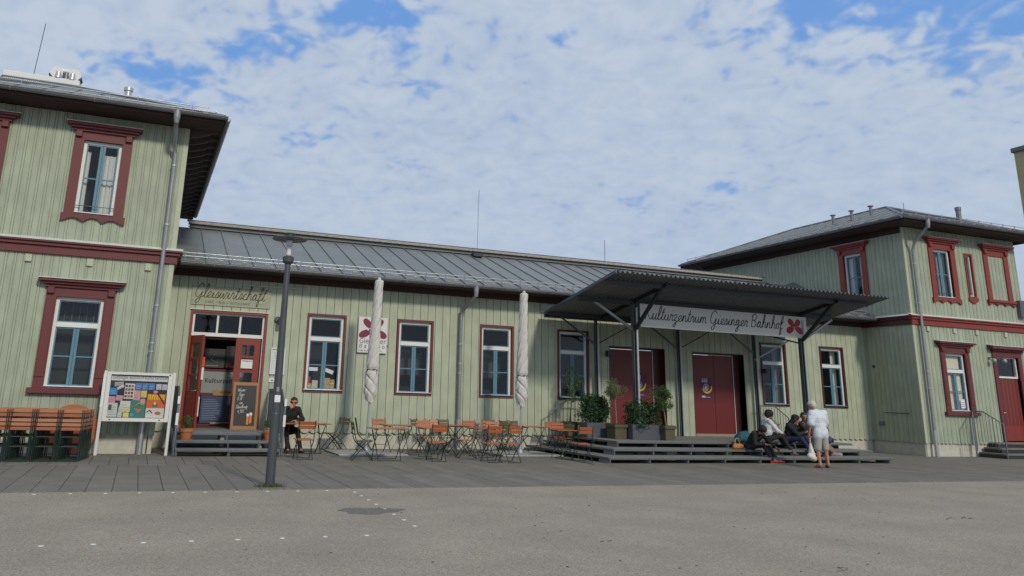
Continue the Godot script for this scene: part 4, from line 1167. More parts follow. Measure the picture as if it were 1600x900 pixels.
func deck() -> void:
	var d := thing("wooden_deck", "grey timber deck with three long steps below the canopy", "deck")
	var x1 := 21.9
	var lev := [[11.8, -18.9, 0.155, 1.24], [12.4, -19.63, 0.32, 1.27], [13.0, -20.4, 0.485, 1.3]]
	for i in 3:
		var q: Array = lev[i]
		var xa: float = q[0]
		var zf: float = q[1]
		var y: float = q[2]
		var zin: float = lev[i + 1][1] - 0.1 if i < 2 else -23.8
		var xin: float = lev[i + 1][0] + 0.1 if i < 2 else 0.0
		# boards along the front, each level
		var z := zf
		while z > zin + 0.02:
			var zn := maxf(z - 0.145, zin)
			var s := xa + (zf - z) * (0.0 if i == 2 else 0.82)
			var k := 0
			while s < x1 - 0.05:
				var e := minf((floorf(s / 3.72) + 1) * 3.72, x1)
				put("tread_board", mb().cb(s + 0.003, y - 0.045, zn + 0.006, e - 0.003, y + rng.randf() * 0.003, z, 0.006), pick("plank"), d)
				s = e
			z = zn
		# boards running back along the left side
		if i < 2:
			var x := xa
			while x < xin - 0.02:
				var xn := minf(x + 0.145, xin)
				put("tread_board", mb().cb(x + 0.003, y - 0.045, -23.75, xn - 0.003, y + rng.randf() * 0.003, zf - (x - xa) * 1.22 - 0.006, 0.006), pick("plank"), d)
				x = xn
		put("edge_rail", mb().cb(xa, y - 0.06, zf + 0.001, x1, y - 0.004, zf + 0.02, 0.004), mats.rail_grey, d)
		put("edge_rail", mb().cb(xa - 0.02, y - 0.06, -23.75, xa - 0.001, y - 0.004, zf + 0.02, 0.004), mats.rail_grey, d)
		var low: float = lev[i - 1][2] if i > 0 else 0.0
		var xs := xa + 0.02
		while xs < x1 + 0.01:
			put("bearer", mb().box(xs - 0.02, low + 0.0 if i > 0 else -0.02, zf - 0.5, xs + 0.02, y - 0.061, zf - 0.01), mats.plank1, d)
			put("bracket", mb().box(xs - 0.014, low + 0.001, zf + 0.021, xs + 0.014, y - 0.004, zf + 0.034), mats.rail_grey, d)
			xs += q[3]
		var zs := zf - 1.2
		while zs > -23.6:
			put("bracket", mb().box(xa - 0.035, low + 0.001, zs - 0.014, xa - 0.021, y - 0.004, zs + 0.014), mats.rail_grey, d)
			zs -= 1.2
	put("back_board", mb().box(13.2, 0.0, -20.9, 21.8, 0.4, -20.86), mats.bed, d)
	for k in 9:
		put("support_block", mb().cb(13.4 + k * 0.98, 0.0, -20.2, 13.75 + k * 0.98, 0.26, -19.95), mats.plinth if k % 2 else mats.plank0, d)
	# stair rails at both ends by the wall
	var rail := func(xa: float, xb: float, xc: float, z: float) -> void:
		var r := hold("stair_rail", d)
		var y0 := 0.5
		put("handrail", mb().tube([Vector3(xa, 1.58, z), Vector3(xb, 1.58, z), Vector3(xc, 1.18, z), Vector3(xc, 0.2, z)], 0.02, 8), mats.rail_grey, r)
		for k in 11:
			var f := k / 10.0
			var x := lerpf(xa, xc, f)
			var top := 1.57
			var fb := absf(xb - xa) / absf(xc - xa)
			if f > fb: top = lerpf(1.57, 1.17, (f - fb) / (1 - fb))
			put("baluster", mb().tube([Vector3(x, maxf(top - 1.0, 0.2), z), Vector3(x, top, z)], 0.009, 6), mats.rail_grey, r)
		put("lower_rail", mb().tube([Vector3(xa, 0.6, z), Vector3(xb, 0.6, z), Vector3(xc, 0.22, z)], 0.014, 6), mats.rail_grey, r)
	rail.call(13.75, 13.1, 12.42, -23.4)
	rail.call(20.95, 21.6, 22.2, -23.4)

func entrance_steps() -> void:
	var d := thing("entrance_steps", "three grey timber steps with grey side rails at the open cafe door", "steps")
	var lev := [[-20.85, 0.17], [-21.22, 0.345], [-21.6, 0.52]]
	for i in 3:
		var zf: float = lev[i][0]
		var y: float = lev[i][1]
		var zin: float = lev[i + 1][0] - 0.05 if i < 2 else -23.78
		var z := zf
		while z > zin + 0.02:
			var zn := maxf(z - 0.14, zin)
			for h in [[1.0, 2.25], [2.258, 3.5]]:
				put("tread_board", mb().cb(h[0], y - 0.04, zn + 0.006, h[1], y + rng.randf() * 0.003, z, 0.006), pick("plank"), d)
			z = zn
		put("edge_rail", mb().cb(1.0, y - 0.06, zf + 0.001, 3.5, y - 0.005, zf + 0.02, 0.004), mats.rail_grey, d)
		var low: float = lev[i - 1][1] if i > 0 else 0.0
		for x in [1.02, 2.254, 3.48]:
			put("bracket", mb().box(x - 0.012, low + 0.001, zf + 0.021, x + 0.012, y - 0.005, zf + 0.034), mats.steel, d)
			if i == 0: put("bearer", mb().box(x - 0.03, 0.0, -23.7, x + 0.03, 0.1, -20.9), mats.plank2, d)
	put("support_block", mb().cb(2.1, 0.17, -22.4, 2.2, 0.46, -21.7), mats.concrete, d)
	put("support_block", mb().cb(3.2, 0.17, -22.2, 3.45, 0.46, -21.5), mats.concrete, d)
	for s in [[0.96, -1.0], [3.54, 1.0]]:
		var x: float = s[0]
		var r := hold("side_rail", d)
		put("handrail", mb().tube([Vector3(x, 1.62, -23.7), Vector3(x, 1.62, -21.55), Vector3(x, 1.2, -20.85), Vector3(x, 0.02, -20.85)], 0.024, 8), mats.rail_grey, r)
		for z in [-23.6, -22.6, -21.6]: put("rail_post", mb().tube([Vector3(x, 0.02, z), Vector3(x, 1.61, z)], 0.022, 8), mats.rail_grey, r)
		for k in 15:
			var z := -23.5 + k * 0.185
			var top := 1.6 if z < -21.55 else lerpf(1.6, 1.2, (z + 21.55) / 0.7)
			put("baluster", mb().cb(x - 0.01, top - 1.02, z - 0.045, x + 0.01, top - 0.01, z + 0.045, 0.004), mats.rail_grey, r)
		for q in [[1.22, 1.4], [0.72, 1.0]]: put("paper_tag", mb().box(x - 0.03, q[0], -20.82, x + 0.03, q[1], -20.81), mats.paper, r)

func side_steps() -> void:
	var d := thing("side_steps", "dark stone steps with grey rails below the maroon side door", "steps")
	var lev := [[29.3, -20.55, 0.17], [29.6, -20.9, 0.345], [29.9, -21.25, 0.52]]
	for q in lev:
		put("stair_tread", mb().cb(q[0], q[2] - 0.06, ZF + 0.02, 33.6, q[2], q[1], 0.008), mats.slab1, d)
		put("stair_riser", mb().box(q[0] + 0.05, q[2] - 0.171, ZF + 0.02, 33.6, q[2] - 0.061, q[1] - 0.03), mats.darksteel, d)
	for x in [29.15, 32.3]:
		var r := hold("side_rail", d)
		put("handrail", mb().tube([Vector3(x, 1.62, -21.55), Vector3(x, 1.62, -21.1), Vector3(x, 1.2, -20.4), Vector3(x, 0.0, -20.4)], 0.022, 8), mats.rail_grey, r)
		for k in 10:
			var z := -21.5 + k * 0.12
			var top := 1.6 if z < -21.1 else lerpf(1.6, 1.18, (z + 21.1) / 0.7)
			put("baluster", mb().tube([Vector3(x, top - 1.05, z), Vector3(x, top, z)], 0.01, 6), mats.rail_grey, r)
	var r2 := hold("landing_rail", d)
	put("handrail", mb().tube([Vector3(29.15, 1.62, -21.5), Vector3(28.55, 1.25, -21.1), Vector3(28.55, 0.0, -21.1)], 0.022, 8), mats.rail_grey, r2)
	for k in 5: put("baluster", mb().tube([Vector3(28.65 + k * 0.11, 0.15 + k * 0.03, -21.15 - k * 0.07), Vector3(28.65 + k * 0.11, 1.3 + k * 0.065, -21.15 - k * 0.07)], 0.01, 6), mats.rail_grey, r2)

# Handwriting: single strokes on a grid where small letters are 1 high, swept as a thin line.
const SCRIPT := {
	"a": [0.92, "0,.1 .3,.85 .58,.9 .3,1 .08,.5 .25,0 .5,.3 .64,.95 .6,.2 .75,0 .92,.15"],
	"b": [0.8, "0,0 .35,1.2 .45,2.1 .28,2.2 .15,1 .15,.1 .4,0 .65,.4 .5,.85 .8,.9"],
	"c": [0.66, "0,.1 .3,.9 .52,.95 .35,1 .1,.5 .3,0 .66,.15"],
	"e": [0.74, "0,.05 .4,.4 .58,.8 .38,1 .12,.65 .16,.2 .4,0 .74,.15"],
	"f": [0.62, "0,0 .38,1.1 .5,2 .35,2.2 .22,1.6 .12,-.7 .18,-1 .34,-.6 .3,0 .62,.2;-.05,1.05 .6,1.1"],
	"g": [0.92, "0,.1 .3,.85 .58,.9 .3,1 .08,.5 .25,.05 .5,.3 .64,.95 .58,-.6 .35,-1 .15,-.75 .6,-.1 .92,.15"],
	"h": [0.9, "0,0 .35,1.2 .45,2.1 .3,2.2 .18,1.4 .12,0 .28,.75 .52,1 .64,.6 .62,.15 .75,0 .9,.15"],
	"i": [0.55, "0,.05 .24,.95 .2,.2 .35,0 .55,.15;.32,1.4 .35,1.5"],
	"k": [0.8, "0,0 .35,1.2 .42,2.1 .28,2.2 .15,1 .12,0 .25,.6 .55,1 .3,.55 .6,0 .8,.15"],
	"l": [0.55, "0,.05 .38,1.2 .45,2 .3,2.2 .15,1.5 .16,.3 .33,0 .55,.15"],
	"m": [1.3, "0,.05 .18,1 .14,0 .28,.75 .48,1 .58,.6 .54,0 .68,.75 .9,1 1.02,.6 1,.15 1.13,0 1.3,.15"],
	"n": [0.9, "0,.05 .18,1 .14,0 .28,.75 .5,1 .62,.6 .6,.15 .73,0 .9,.15"],
	"o": [0.8, "0,.1 .25,.9 .45,.98 .2,.9 .08,.4 .3,0 .58,.4 .48,.95 .6,.8 .8,.85"],
	"r": [0.7, "0,.05 .22,1.1 .28,.85 .55,.88 .45,.3 .52,0 .7,.15"],
	"s": [0.62, "0,.05 .32,1.05 .46,.5 .34,.05 .08,.12;.34,.05 .62,.15"],
	"t": [0.62, "0,.05 .32,1.1 .38,1.9 .22,.4 .36,0 .62,.15;.05,1.25 .6,1.3"],
	"u": [0.95, "0,.1 .18,1 .16,.25 .35,0 .6,.4 .7,1 .66,.2 .8,0 .95,.15"],
	"w": [1.25, "0,.1 .18,1 .18,.25 .4,0 .62,.9 .66,.2 .86,0 1.08,.95 1.25,.85"],
	"z": [0.75, "0,.75 .15,1 .55,.95 .12,.1 .45,.05 .5,-.55 .25,-1 .1,-.7 .75,.1"],
	"G": [1.35, "1.05,1.75 .78,2.2 .3,1.9 .05,.9 .3,.1 .75,.15 1.05,.95 1.02,.2 .9,-.7 .58,-1 .42,-.6 .85,-.1 1.35,.15"],
	"K": [1.15, ".2,2.1 .12,0;.95,2.15 .5,1.3 .2,1.05 .6,.5 .9,0 1.15,.15"],
	"B": [1.15, ".15,2.1 .12,0;0,1.8 .45,2.2 .85,1.85 .65,1.2 .3,1.1 .8,.95 .95,.45 .65,.02 .1,.1"],
	"S": [0.9, ".8,1.8 .5,2.15 .2,1.7 .65,.8 .5,.05 .1,.3"],
	"W": [1.6, "0,2.1 .3,0 .7,1.6 1,0 1.5,2.1"],
	"C": [1.0, ".9,1.8 .6,2.15 .15,1.2 .4,.05 .9,.35"],
	"0": [0.9, ".4,2 .1,1 .4,0 .7,1 .4,2"], "5": [0.9, ".75,2 .25,2 .2,1.2 .6,1.25 .7,.5 .4,0 .1,.2"], "4": [0.9, ".3,2 .1,.8 .75,.8;.6,1.4 .55,0"],
	"3": [0.9, ".15,1.9 .6,2 .55,1.3 .3,1.1 .7,.7 .5,.05 .1,.2"], "9": [0.9, ".65,1.5 .35,1.1 .15,1.6 .45,2 .65,1.6 .55,0"], ",": [0.4, ".2,.1 .1,-.3"], "-": [0.7, ".1,.8 .6,.85"], " ": [0.55, ""],
	"E": [1.0, ".85,1.8 .5,2.1 .2,1.6 .45,1.15 .1,.6 .4,.05 .85,.3"],
}

func hand(text: String, x_height: float, width: float, slant := 0.22, flat := false) -> MB:
	var m := mb()
	var x := 0.0
	for ch in text:
		var g: Array = SCRIPT.get(ch, SCRIPT[" "])
		for stroke in (g[1] as String).split(";", false):
			var c := Curve3D.new()
			var pts: Array[Vector3] = []
			for pr in stroke.split(" ", false):
				var q := pr.split(",")
				var py := q[1].to_float()
				pts.append(Vector3((x + q[0].to_float() + py * slant) * x_height, py * x_height, 0))
			var path := []
			for i in pts.size() - 1:
				var p0 := pts[maxi(i - 1, 0)]
				var p3 := pts[mini(i + 2, pts.size() - 1)]
				for k in 4: path.append(pts[i].cubic_interpolate(pts[i + 1], p0, p3, k / 4.0))
			path.append(pts[-1])
			m.tube(path, width, 5)
		x += g[0]
	return m

func text_mesh(s: String, size: float, bold := false) -> TextMesh:
	var f := SystemFont.new()
	f.font_names = PackedStringArray(["Droid Sans"])
	if bold: f.font_weight = 700
	var t := TextMesh.new()
	t.text = s
	t.font = f
	t.font_size = 48
	t.pixel_size = size / 48.0
	t.depth = 0.003
	t.curve_step = 2.0
	t.horizontal_alignment = HORIZONTAL_ALIGNMENT_LEFT
	t.vertical_alignment = VERTICAL_ALIGNMENT_BOTTOM
	return t

func petals(r: float, z: float, fat := 1.0) -> MB:       # four long petals in a cross, the lower pair longer
	var m := mb()
	for q in [[46.0, 0.95, 0.34], [134.0, 0.95, 0.34], [206.0, 1.05, 0.33], [334.0, 1.05, 0.33]]:
		var a := deg_to_rad(q[0])
		var poly := PackedVector2Array()
		var n := 22
		for k in n:
			var th := TAU * k / n
			var l: float = r * q[1]
			var p := Vector2(l * (0.53 + 0.47 * cos(th)), l * (q[2] as float) * 0.8 * fat * sin(th) * (0.62 + 0.38 * (0.5 + 0.5 * cos(th))))
			poly.append(p.rotated(a))
		m.prism(poly, z, z + 0.004 + 0.0007 * q[0] / 90.0)
	return m

func signs() -> void:
	var s := thing("banner_sign", "long white banner sign lettered Kulturzentrum Giesinger Bahnhof under the canopy", "sign", Vector3(14.52, 3.88, -21.26))
	put("panel", mb().cb(0, 0, -0.03, 6.74, 0.73, 0, 0.006), mats.board_white, s, Transform3D(Basis(Vector3.BACK, -0.003), Vector3.ZERO))
	var txt := "Kulturzentrum Giesinger Bahnhof"
	var wide := 0.0
	for ch in txt: wide += (SCRIPT[ch] as Array)[0]
	var xh := 5.52 / wide
	put("script_lettering", hand(txt, xh, 0.0135), mats.ink, s, Transform3D(Basis(Vector3.BACK, -0.003).scaled_local(Vector3(1, 0.9, 0.5)), Vector3(0.16, 0.26, 0.004)))
	var em := put("emblem", petals(0.37, 0.0, 1.35), mats.emblem_red, s, Transform3D(Basis(), Vector3(6.2, 0.34, 0.002)))
	put("emblem_mark", mb().box(-0.1, -0.02, 0.0085, 0.12, 0.0, 0.0105).box(-0.06, 0.015, 0.0085, 0.14, 0.03, 0.0105), mat(0.5, 0.2, 0.16, 0.6), em)
	put("hanger", mb().box(0.3, 0.73, -0.02, 0.34, 0.86, -0.01).box(6.4, 0.72, -0.02, 6.44, 0.84, -0.01), mats.darksteel, s)
	# cafe sign over the door
	var g := thing("cafe_sign", "pale green painted board lettered Gleiswirtschaft above the cafe door", "sign", Vector3(1.12, 3.9, ZM + 0.012))
	put("panel", mb().cb(0, 0.02, 0, 2.24, 0.56, 0.02, 0.004), mat(0.33, 0.355, 0.25, 0.6, 0, grain(0.02, 0.85, 1.0, 256), Vector3(2, 2, 2)), g)
	var t2 := "Gleiswirtschaft"
	var w2 := 0.0
	for ch in t2: w2 += (SCRIPT[ch] as Array)[0]
	put("script_lettering", hand(t2, 2.0 / w2, 0.0105), mat(0.07, 0.05, 0.03, 0.7), g, Transform3D(Basis().scaled(Vector3(1, 1.0, 0.5)), Vector3(0.07, 0.24, 0.022)))
	put("small_lettering", text_mesh("CAFÉ  •  BAR  •  RESTAURANT", 0.1), mat(0.12, 0.08, 0.05, 0.7), g, Transform3D(Basis(), Vector3(0.4, 0.055, 0.0215)))
	# square sign between the windows
	var q := thing("square_sign", "white square wall sign with plum petal emblem, partly behind a folded parasol", "sign", Vector3(6.06, 2.79, ZM + 0.09))
	put("panel", mb().cb(0, 0, -0.06, 0.93, 1.08, 0, 0.01), mats.board_white, q)
	var e2 := put("emblem", petals(0.46, 0.0), mats.emblem_plum, q, Transform3D(Basis(), Vector3(0.47, 0.7, 0.001)))
	for d in [[-0.1, 0.03], [-0.16, -0.01], [0.2, 0.02], [0.12, -0.03]]: put("emblem_dot", mb().lathe([Vector2(0.0, 0.0), Vector2(0.022, 0.0), Vector2(0.022, 0.002), Vector2(0, 0.002)], Vector3.ZERO, 10), mats.paper, e2, Transform3D(Basis(Vector3.RIGHT, PI / 2), Vector3(d[0], d[1], 0.009)))
	put("lettering", text_mesh("Giesinger", 0.2), mats.ink, q, Transform3D(Basis(), Vector3(0.05, 0.235, 0.0005)))
	put("lettering", text_mesh("B a h n h o f", 0.17), mats.ink, q, Transform3D(Basis(), Vector3(0.05, 0.095, 0.0005)))
	put("lettering", text_mesh("Das Kulturzentrum", 0.085), mats.ink, q, Transform3D(Basis(), Vector3(0.05, 0.02, 0.0005)))
	put("bracket", mb().box(0.2, 0.2, -0.09, 0.26, 0.9, -0.061).box(0.68, 0.2, -0.09, 0.74, 0.9, -0.061), mats.steel, q)
	# menu case, wall lamps
	var mc := thing("menu_case", "white glazed menu case on the wall right of the cafe door", "menu case", Vector3(3.5, 2.05, ZM + 0.005))
	put("case", mb().ring(0, 0, 0.42, 0.76, 0.035, 0.035, 0.035, 0.035, 0, 0.05).box(0.035, 0.035, 0, 0.385, 0.725, 0.012), mats.board_white, mc)
	put("menu_page", mb().box(0.06, 0.4, 0.0125, 0.36, 0.7, 0.016), mats.paper, mc)
	put("menu_page", mb().box(0.06, 0.06, 0.0125, 0.36, 0.36, 0.016), mats.paper, mc)
	for k in 5: put("menu_line", mb().box(0.1, 0.45 + k * 0.045, 0.0161, 0.3, 0.458 + k * 0.045, 0.0175), mats.gutter, mc)
	put("pane", mb().box(0.035, 0.035, 0.04, 0.385, 0.725, 0.044), mats.glass, mc)
	var dp := thing("doorbell_panel", "small white bell plate below the menu case", "doorbell", Vector3(3.5, 1.82, ZM + 0.005))
	put("plate", mb().cb(0, 0, 0, 0.2, 0.12, 0.025, 0.005), mats.board_white, dp)
	put("button", mb().cb(0.08, 0.04, 0.0251, 0.12, 0.08, 0.035, 0.005), mats.steel, dp)
	var wl := thing("wall_lamp", "grey spot lamp on the wall right of the cafe sign", "wall lamp", Vector3(3.62, 3.62, ZM + 0.005))
	put("back_plate", mb().lathe([Vector2(0.0, 0.0), Vector2(0.1, 0.0), Vector2(0.1, 0.03), Vector2(0.06, 0.06), Vector2(0, 0.06)], Vector3.ZERO, 16), mats.steel, wl, Transform3D(Basis(Vector3.RIGHT, PI / 2), Vector3(0, 0, 0)))
	put("arm", mb().tube([Vector3(0, 0, 0.05), Vector3(0.04, -0.02, 0.22)], 0.02, 8), mats.steel, wl)
	put("lamp_head", mb().lathe([Vector2(0.045, -0.14), Vector2(0.07, -0.12), Vector2(0.07, 0.08), Vector2(0.03, 0.1), Vector2(0, 0.1)], Vector3(0.05, -0.02, 0.24), 14), mats.steel, wl)
	for q2 in [[30.55, "globe wall lamp left of the maroon side door"], [31.05, "globe wall lamp hanging on the maroon side door casing"]]:
		var gl := thing("globe_lamp", q2[1], "wall lamp", Vector3(q2[0], 3.62, ZF + (0.01 if q2[0] < 30.7 else 0.06)))
		put("back_plate", mb().cb(-0.05, -0.05, 0, 0.05, 0.05, 0.02, 0.005), mats.steel, gl)
		put("arm", mb().tube([Vector3(0, 0, 0.02), Vector3(0, 0.05, 0.15), Vector3(0, 0, 0.2)], 0.012, 6), mats.steel, gl)
		put("globe", mb().blob(Vector3(0, -0.09, 0.2), Vector3(0.09, 0.09, 0.09)), mat(0.3, 0.32, 0.32, 0.2), gl)
	# posters on the red doors
	for k in 2:
		var x: float = [16.1, 18.93][k]
		var p := thing("door_poster", ["purple poster with yellow horn figure, partly behind the canopy post", "purple poster with yellow horn figure on the unobstructed red door"][k], "poster", Vector3(x, 1.75, ZM - 0.286))
		put("sheet", mb().box(0, 0, 0, 0.52, 0.78, 0.003), mat(0.10, 0.018, 0.06, 0.6), p)
		var pale := mat(0.6, 0.5, 0.62, 0.6)
		var ring := []
		for i in 13: ring.append(Vector3(0.24 + 0.11 * cos(TAU * i / 12.0), 0.42 + 0.12 * sin(TAU * i / 12.0), 0.006))
		put("poster_ring", mb().tube(ring, 0.016, 5), pale, p)
		put("poster_figure", mb().prism(PackedVector2Array([Vector2(0.2, 0.33), Vector2(0.29, 0.34), Vector2(0.31, 0.44), Vector2(0.24, 0.5), Vector2(0.18, 0.42)]), 0.0031, 0.006), pale, p)
		var horn := []
		var hr := []
		for i in 12:
			var a := PI * (1.0 + i / 11.0)
			horn.append(Vector3(0.29 + 0.2 * cos(a), 0.38 + 0.2 * sin(a) + (0.1 * i / 11.0), 0.008))
			hr.append(0.02 + 0.022 * sin(PI * i / 11.0))
		put("poster_horn", mb().tube(horn, hr, 6), mat(0.8, 0.6, 0.02, 0.6), p)
		for i in 9: put("poster_line", mb().box(0.06 + 0.09 * (i % 3) + 0.02 * rng.randf(), 0.6 + 0.05 * (i / 3), 0.0031, 0.13 + 0.09 * (i % 3) + 0.02 * rng.randf(), 0.63 + 0.05 * (i / 3), 0.005), pale, p)
		put("poster_line", mb().box(0.05, 0.06, 0.0031, 0.2, 0.13, 0.005), pale, p)
		put("poster_line", mb().box(0.22, 0.07, 0.0031, 0.42, 0.085, 0.005), pale, p)
	# light panel on the wall above the canopy, and a chalked "A" board etc. follow in the furniture
	var wp := thing("wall_panel", "plain pale grey wall panel under the eave behind the canopy", "panel", Vector3(12.3, 4.4, ZM + 0.03))
	put("panel", mb().cb(0, 0, 0, 3.0, 0.3, 0.04, 0.006), mat(0.34, 0.36, 0.33, 0.6), wp)

# ------------------------------------------------------------------ terrace furniture
func curve(pts: Array, n := 4) -> Array:
	var out := []
	for i in pts.size() - 1:
		var a: Vector3 = pts[i]
		var b: Vector3 = pts[i + 1]
		for k in n: out.append(a.cubic_interpolate(b, pts[maxi(i - 1, 0)], pts[mini(i + 2, pts.size() - 1)], k / float(n)))
	out.append(pts[-1])
	return out

# A folding garden chair, opened; the sitter looks along +z
func chair(label: String, wood: String, group: String) -> Node3D:
	var c := thing("folding_chair", label, "chair", Vector3.ZERO, 0.0, group)
	for s in [-0.2, 0.2]:
		var post: Array = curve([Vector3(s, 0.92, -0.27), Vector3(s, 0.7, -0.22), Vector3(s, 0.45, -0.15), Vector3(s, 0.25, 0.08), Vector3(s, 0.0, 0.27)])
		put("side_bar", mb().tube(post, 0.011, 6), mats.darkgreen, c)
		var s2: float = s * 0.9
		var leg: Array = curve([Vector3(s2, 0.46, 0.24), Vector3(s2, 0.42, 0.14), Vector3(s2, 0.24, -0.05), Vector3(s2, 0.1, -0.17), Vector3(s2, 0.0, -0.24)])
		put("leg_bar", mb().tube(leg, 0.011, 6), mats.darkgreen, c)
	put("foot_bar", mb().tube([Vector3(-0.2, 0.012, 0.27), Vector3(0.2, 0.012, 0.27)], 0.009, 6), mats.darkgreen, c)
	put("foot_bar", mb().tube([Vector3(-0.18, 0.012, -0.24), Vector3(0.18, 0.012, -0.24)], 0.009, 6), mats.darkgreen, c)
	put("cross_bar", mb().tube([Vector3(-0.18, 0.2, -0.085), Vector3(0.18, 0.2, -0.085)], 0.008, 6), mats.darkgreen, c)
	for k in 5: put("seat_slat", mb().cb(-0.215, 0.455 - 0.004 * k, 0.2 - k * 0.08, 0.215, 0.473 - 0.004 * k, 0.265 - k * 0.08, 0.005), mats[wood + str(k % 5)], c)
	for k in 2:
		var y := 0.755 + k * 0.095
		put("back_slat", mb().cbox(Transform3D(Basis(Vector3.RIGHT, -0.22), Vector3(0, y, -0.222 - k * 0.022)), Vector3(0.44, 0.082, 0.016), 0.005), mats[wood + str(k + 2)], c)
	return c

# the same chair folded flat and stood upright, seat slats hanging below the back slats
func folded_chair(label: String, group: String) -> Node3D:
	var c := thing("stacked_chair", label, "chair", Vector3.ZERO, 0.0, group)
	for s in [-0.21, 0.21]:
		put("side_bar", mb().tube(curve([Vector3(s * 0.9, 1.06, 0.045), Vector3(s * 0.95, 0.6, 0.05), Vector3(s, 0.3, 0.03), Vector3(s, 0.0, 0.05)]), 0.011, 6), mats.darkgreen, c)
		put("leg_bar", mb().tube(curve([Vector3(s * 0.88, 0.72, -0.01), Vector3(s * 0.88, 0.4, 0.0), Vector3(s * 0.88, 0.02, -0.02)]), 0.011, 6), mats.darkgreen, c)
	put("foot_bar", mb().cb(-0.22, 0.0, 0.04, 0.22, 0.03, 0.055, 0.004), mats.darkgreen, c)
	put("cross_bar", mb().tube([Vector3(-0.19, 0.5, 0.01), Vector3(0.19, 0.5, 0.01)], 0.009, 6), mats.darkgreen, c)
	put("cross_bar", mb().tube([Vector3(-0.19, 0.3, 0.01), Vector3(0.19, 0.3, 0.01)], 0.007, 6), mats.darkgreen, c)
	for k in 5:
		var y := 1.03 - k * 0.085 - (0.02 if k > 1 else 0.0)
		put("back_slat" if k < 2 else "seat_slat", mb().cbox(Transform3D(Basis(Vector3.RIGHT, -0.12), Vector3(0, y, 0.025 + (0.012 if k > 1 else 0.0))), Vector3(0.43, 0.066, 0.016), 0.005), mats["varnish%d" % [1, 0, 2, 1, 0][k]], c)
	return c

func table(label: String, group: String, wood: String, w := 1.1, d := 0.7) -> Node3D:
	var t := thing("folding_table", label, "table", Vector3.ZERO, 0.0, group)
	var h := 0.77
	var n := int(d / 0.1)
	for k in n: put("top_slat", mb().cb(-w / 2, h - 0.022, -d / 2 + k * d / n + 0.004, w / 2, h, -d / 2 + (k + 1) * d / n - 0.004, 0.005), mats[wood + str(k % 5)], t)
	for s in [-1.0, 1.0]:
		var x: float = s * (w / 2 - 0.16)
		put("batten", mb().box(x - 0.025, h - 0.045, -d / 2 + 0.04, x + 0.025, h - 0.023, d / 2 - 0.04), mats.darkgreen, t)
		put("leg_bar", mb().tube([Vector3(x, h - 0.045, -d / 2 + 0.06), Vector3(x - s * 0.06, 0.0, d / 2 - 0.04)], 0.012, 6), mats.darkgreen, t)
		put("leg_bar", mb().tube([Vector3(x + s * 0.03, h - 0.045, d / 2 - 0.06), Vector3(x - s * 0.03, 0.0, -d / 2 + 0.04)], 0.012, 6), mats.darkgreen, t)
	var xa := w / 2 - 0.2
	put("foot_bar", mb().tube([Vector3(-xa, 0.012, d / 2 - 0.04), Vector3(xa, 0.012, d / 2 - 0.04)], 0.01, 6), mats.darkgreen, t)
	put("foot_bar", mb().tube([Vector3(-xa, 0.012, -d / 2 + 0.04), Vector3(xa, 0.012, -d / 2 + 0.04)], 0.01, 6), mats.darkgreen, t)
	put("stay", mb().tube([Vector3(-xa, 0.05, d / 2 - 0.06), Vector3(xa, h - 0.06, -d / 2 + 0.08)], 0.006, 5), mats.darkgreen, t)
	return t

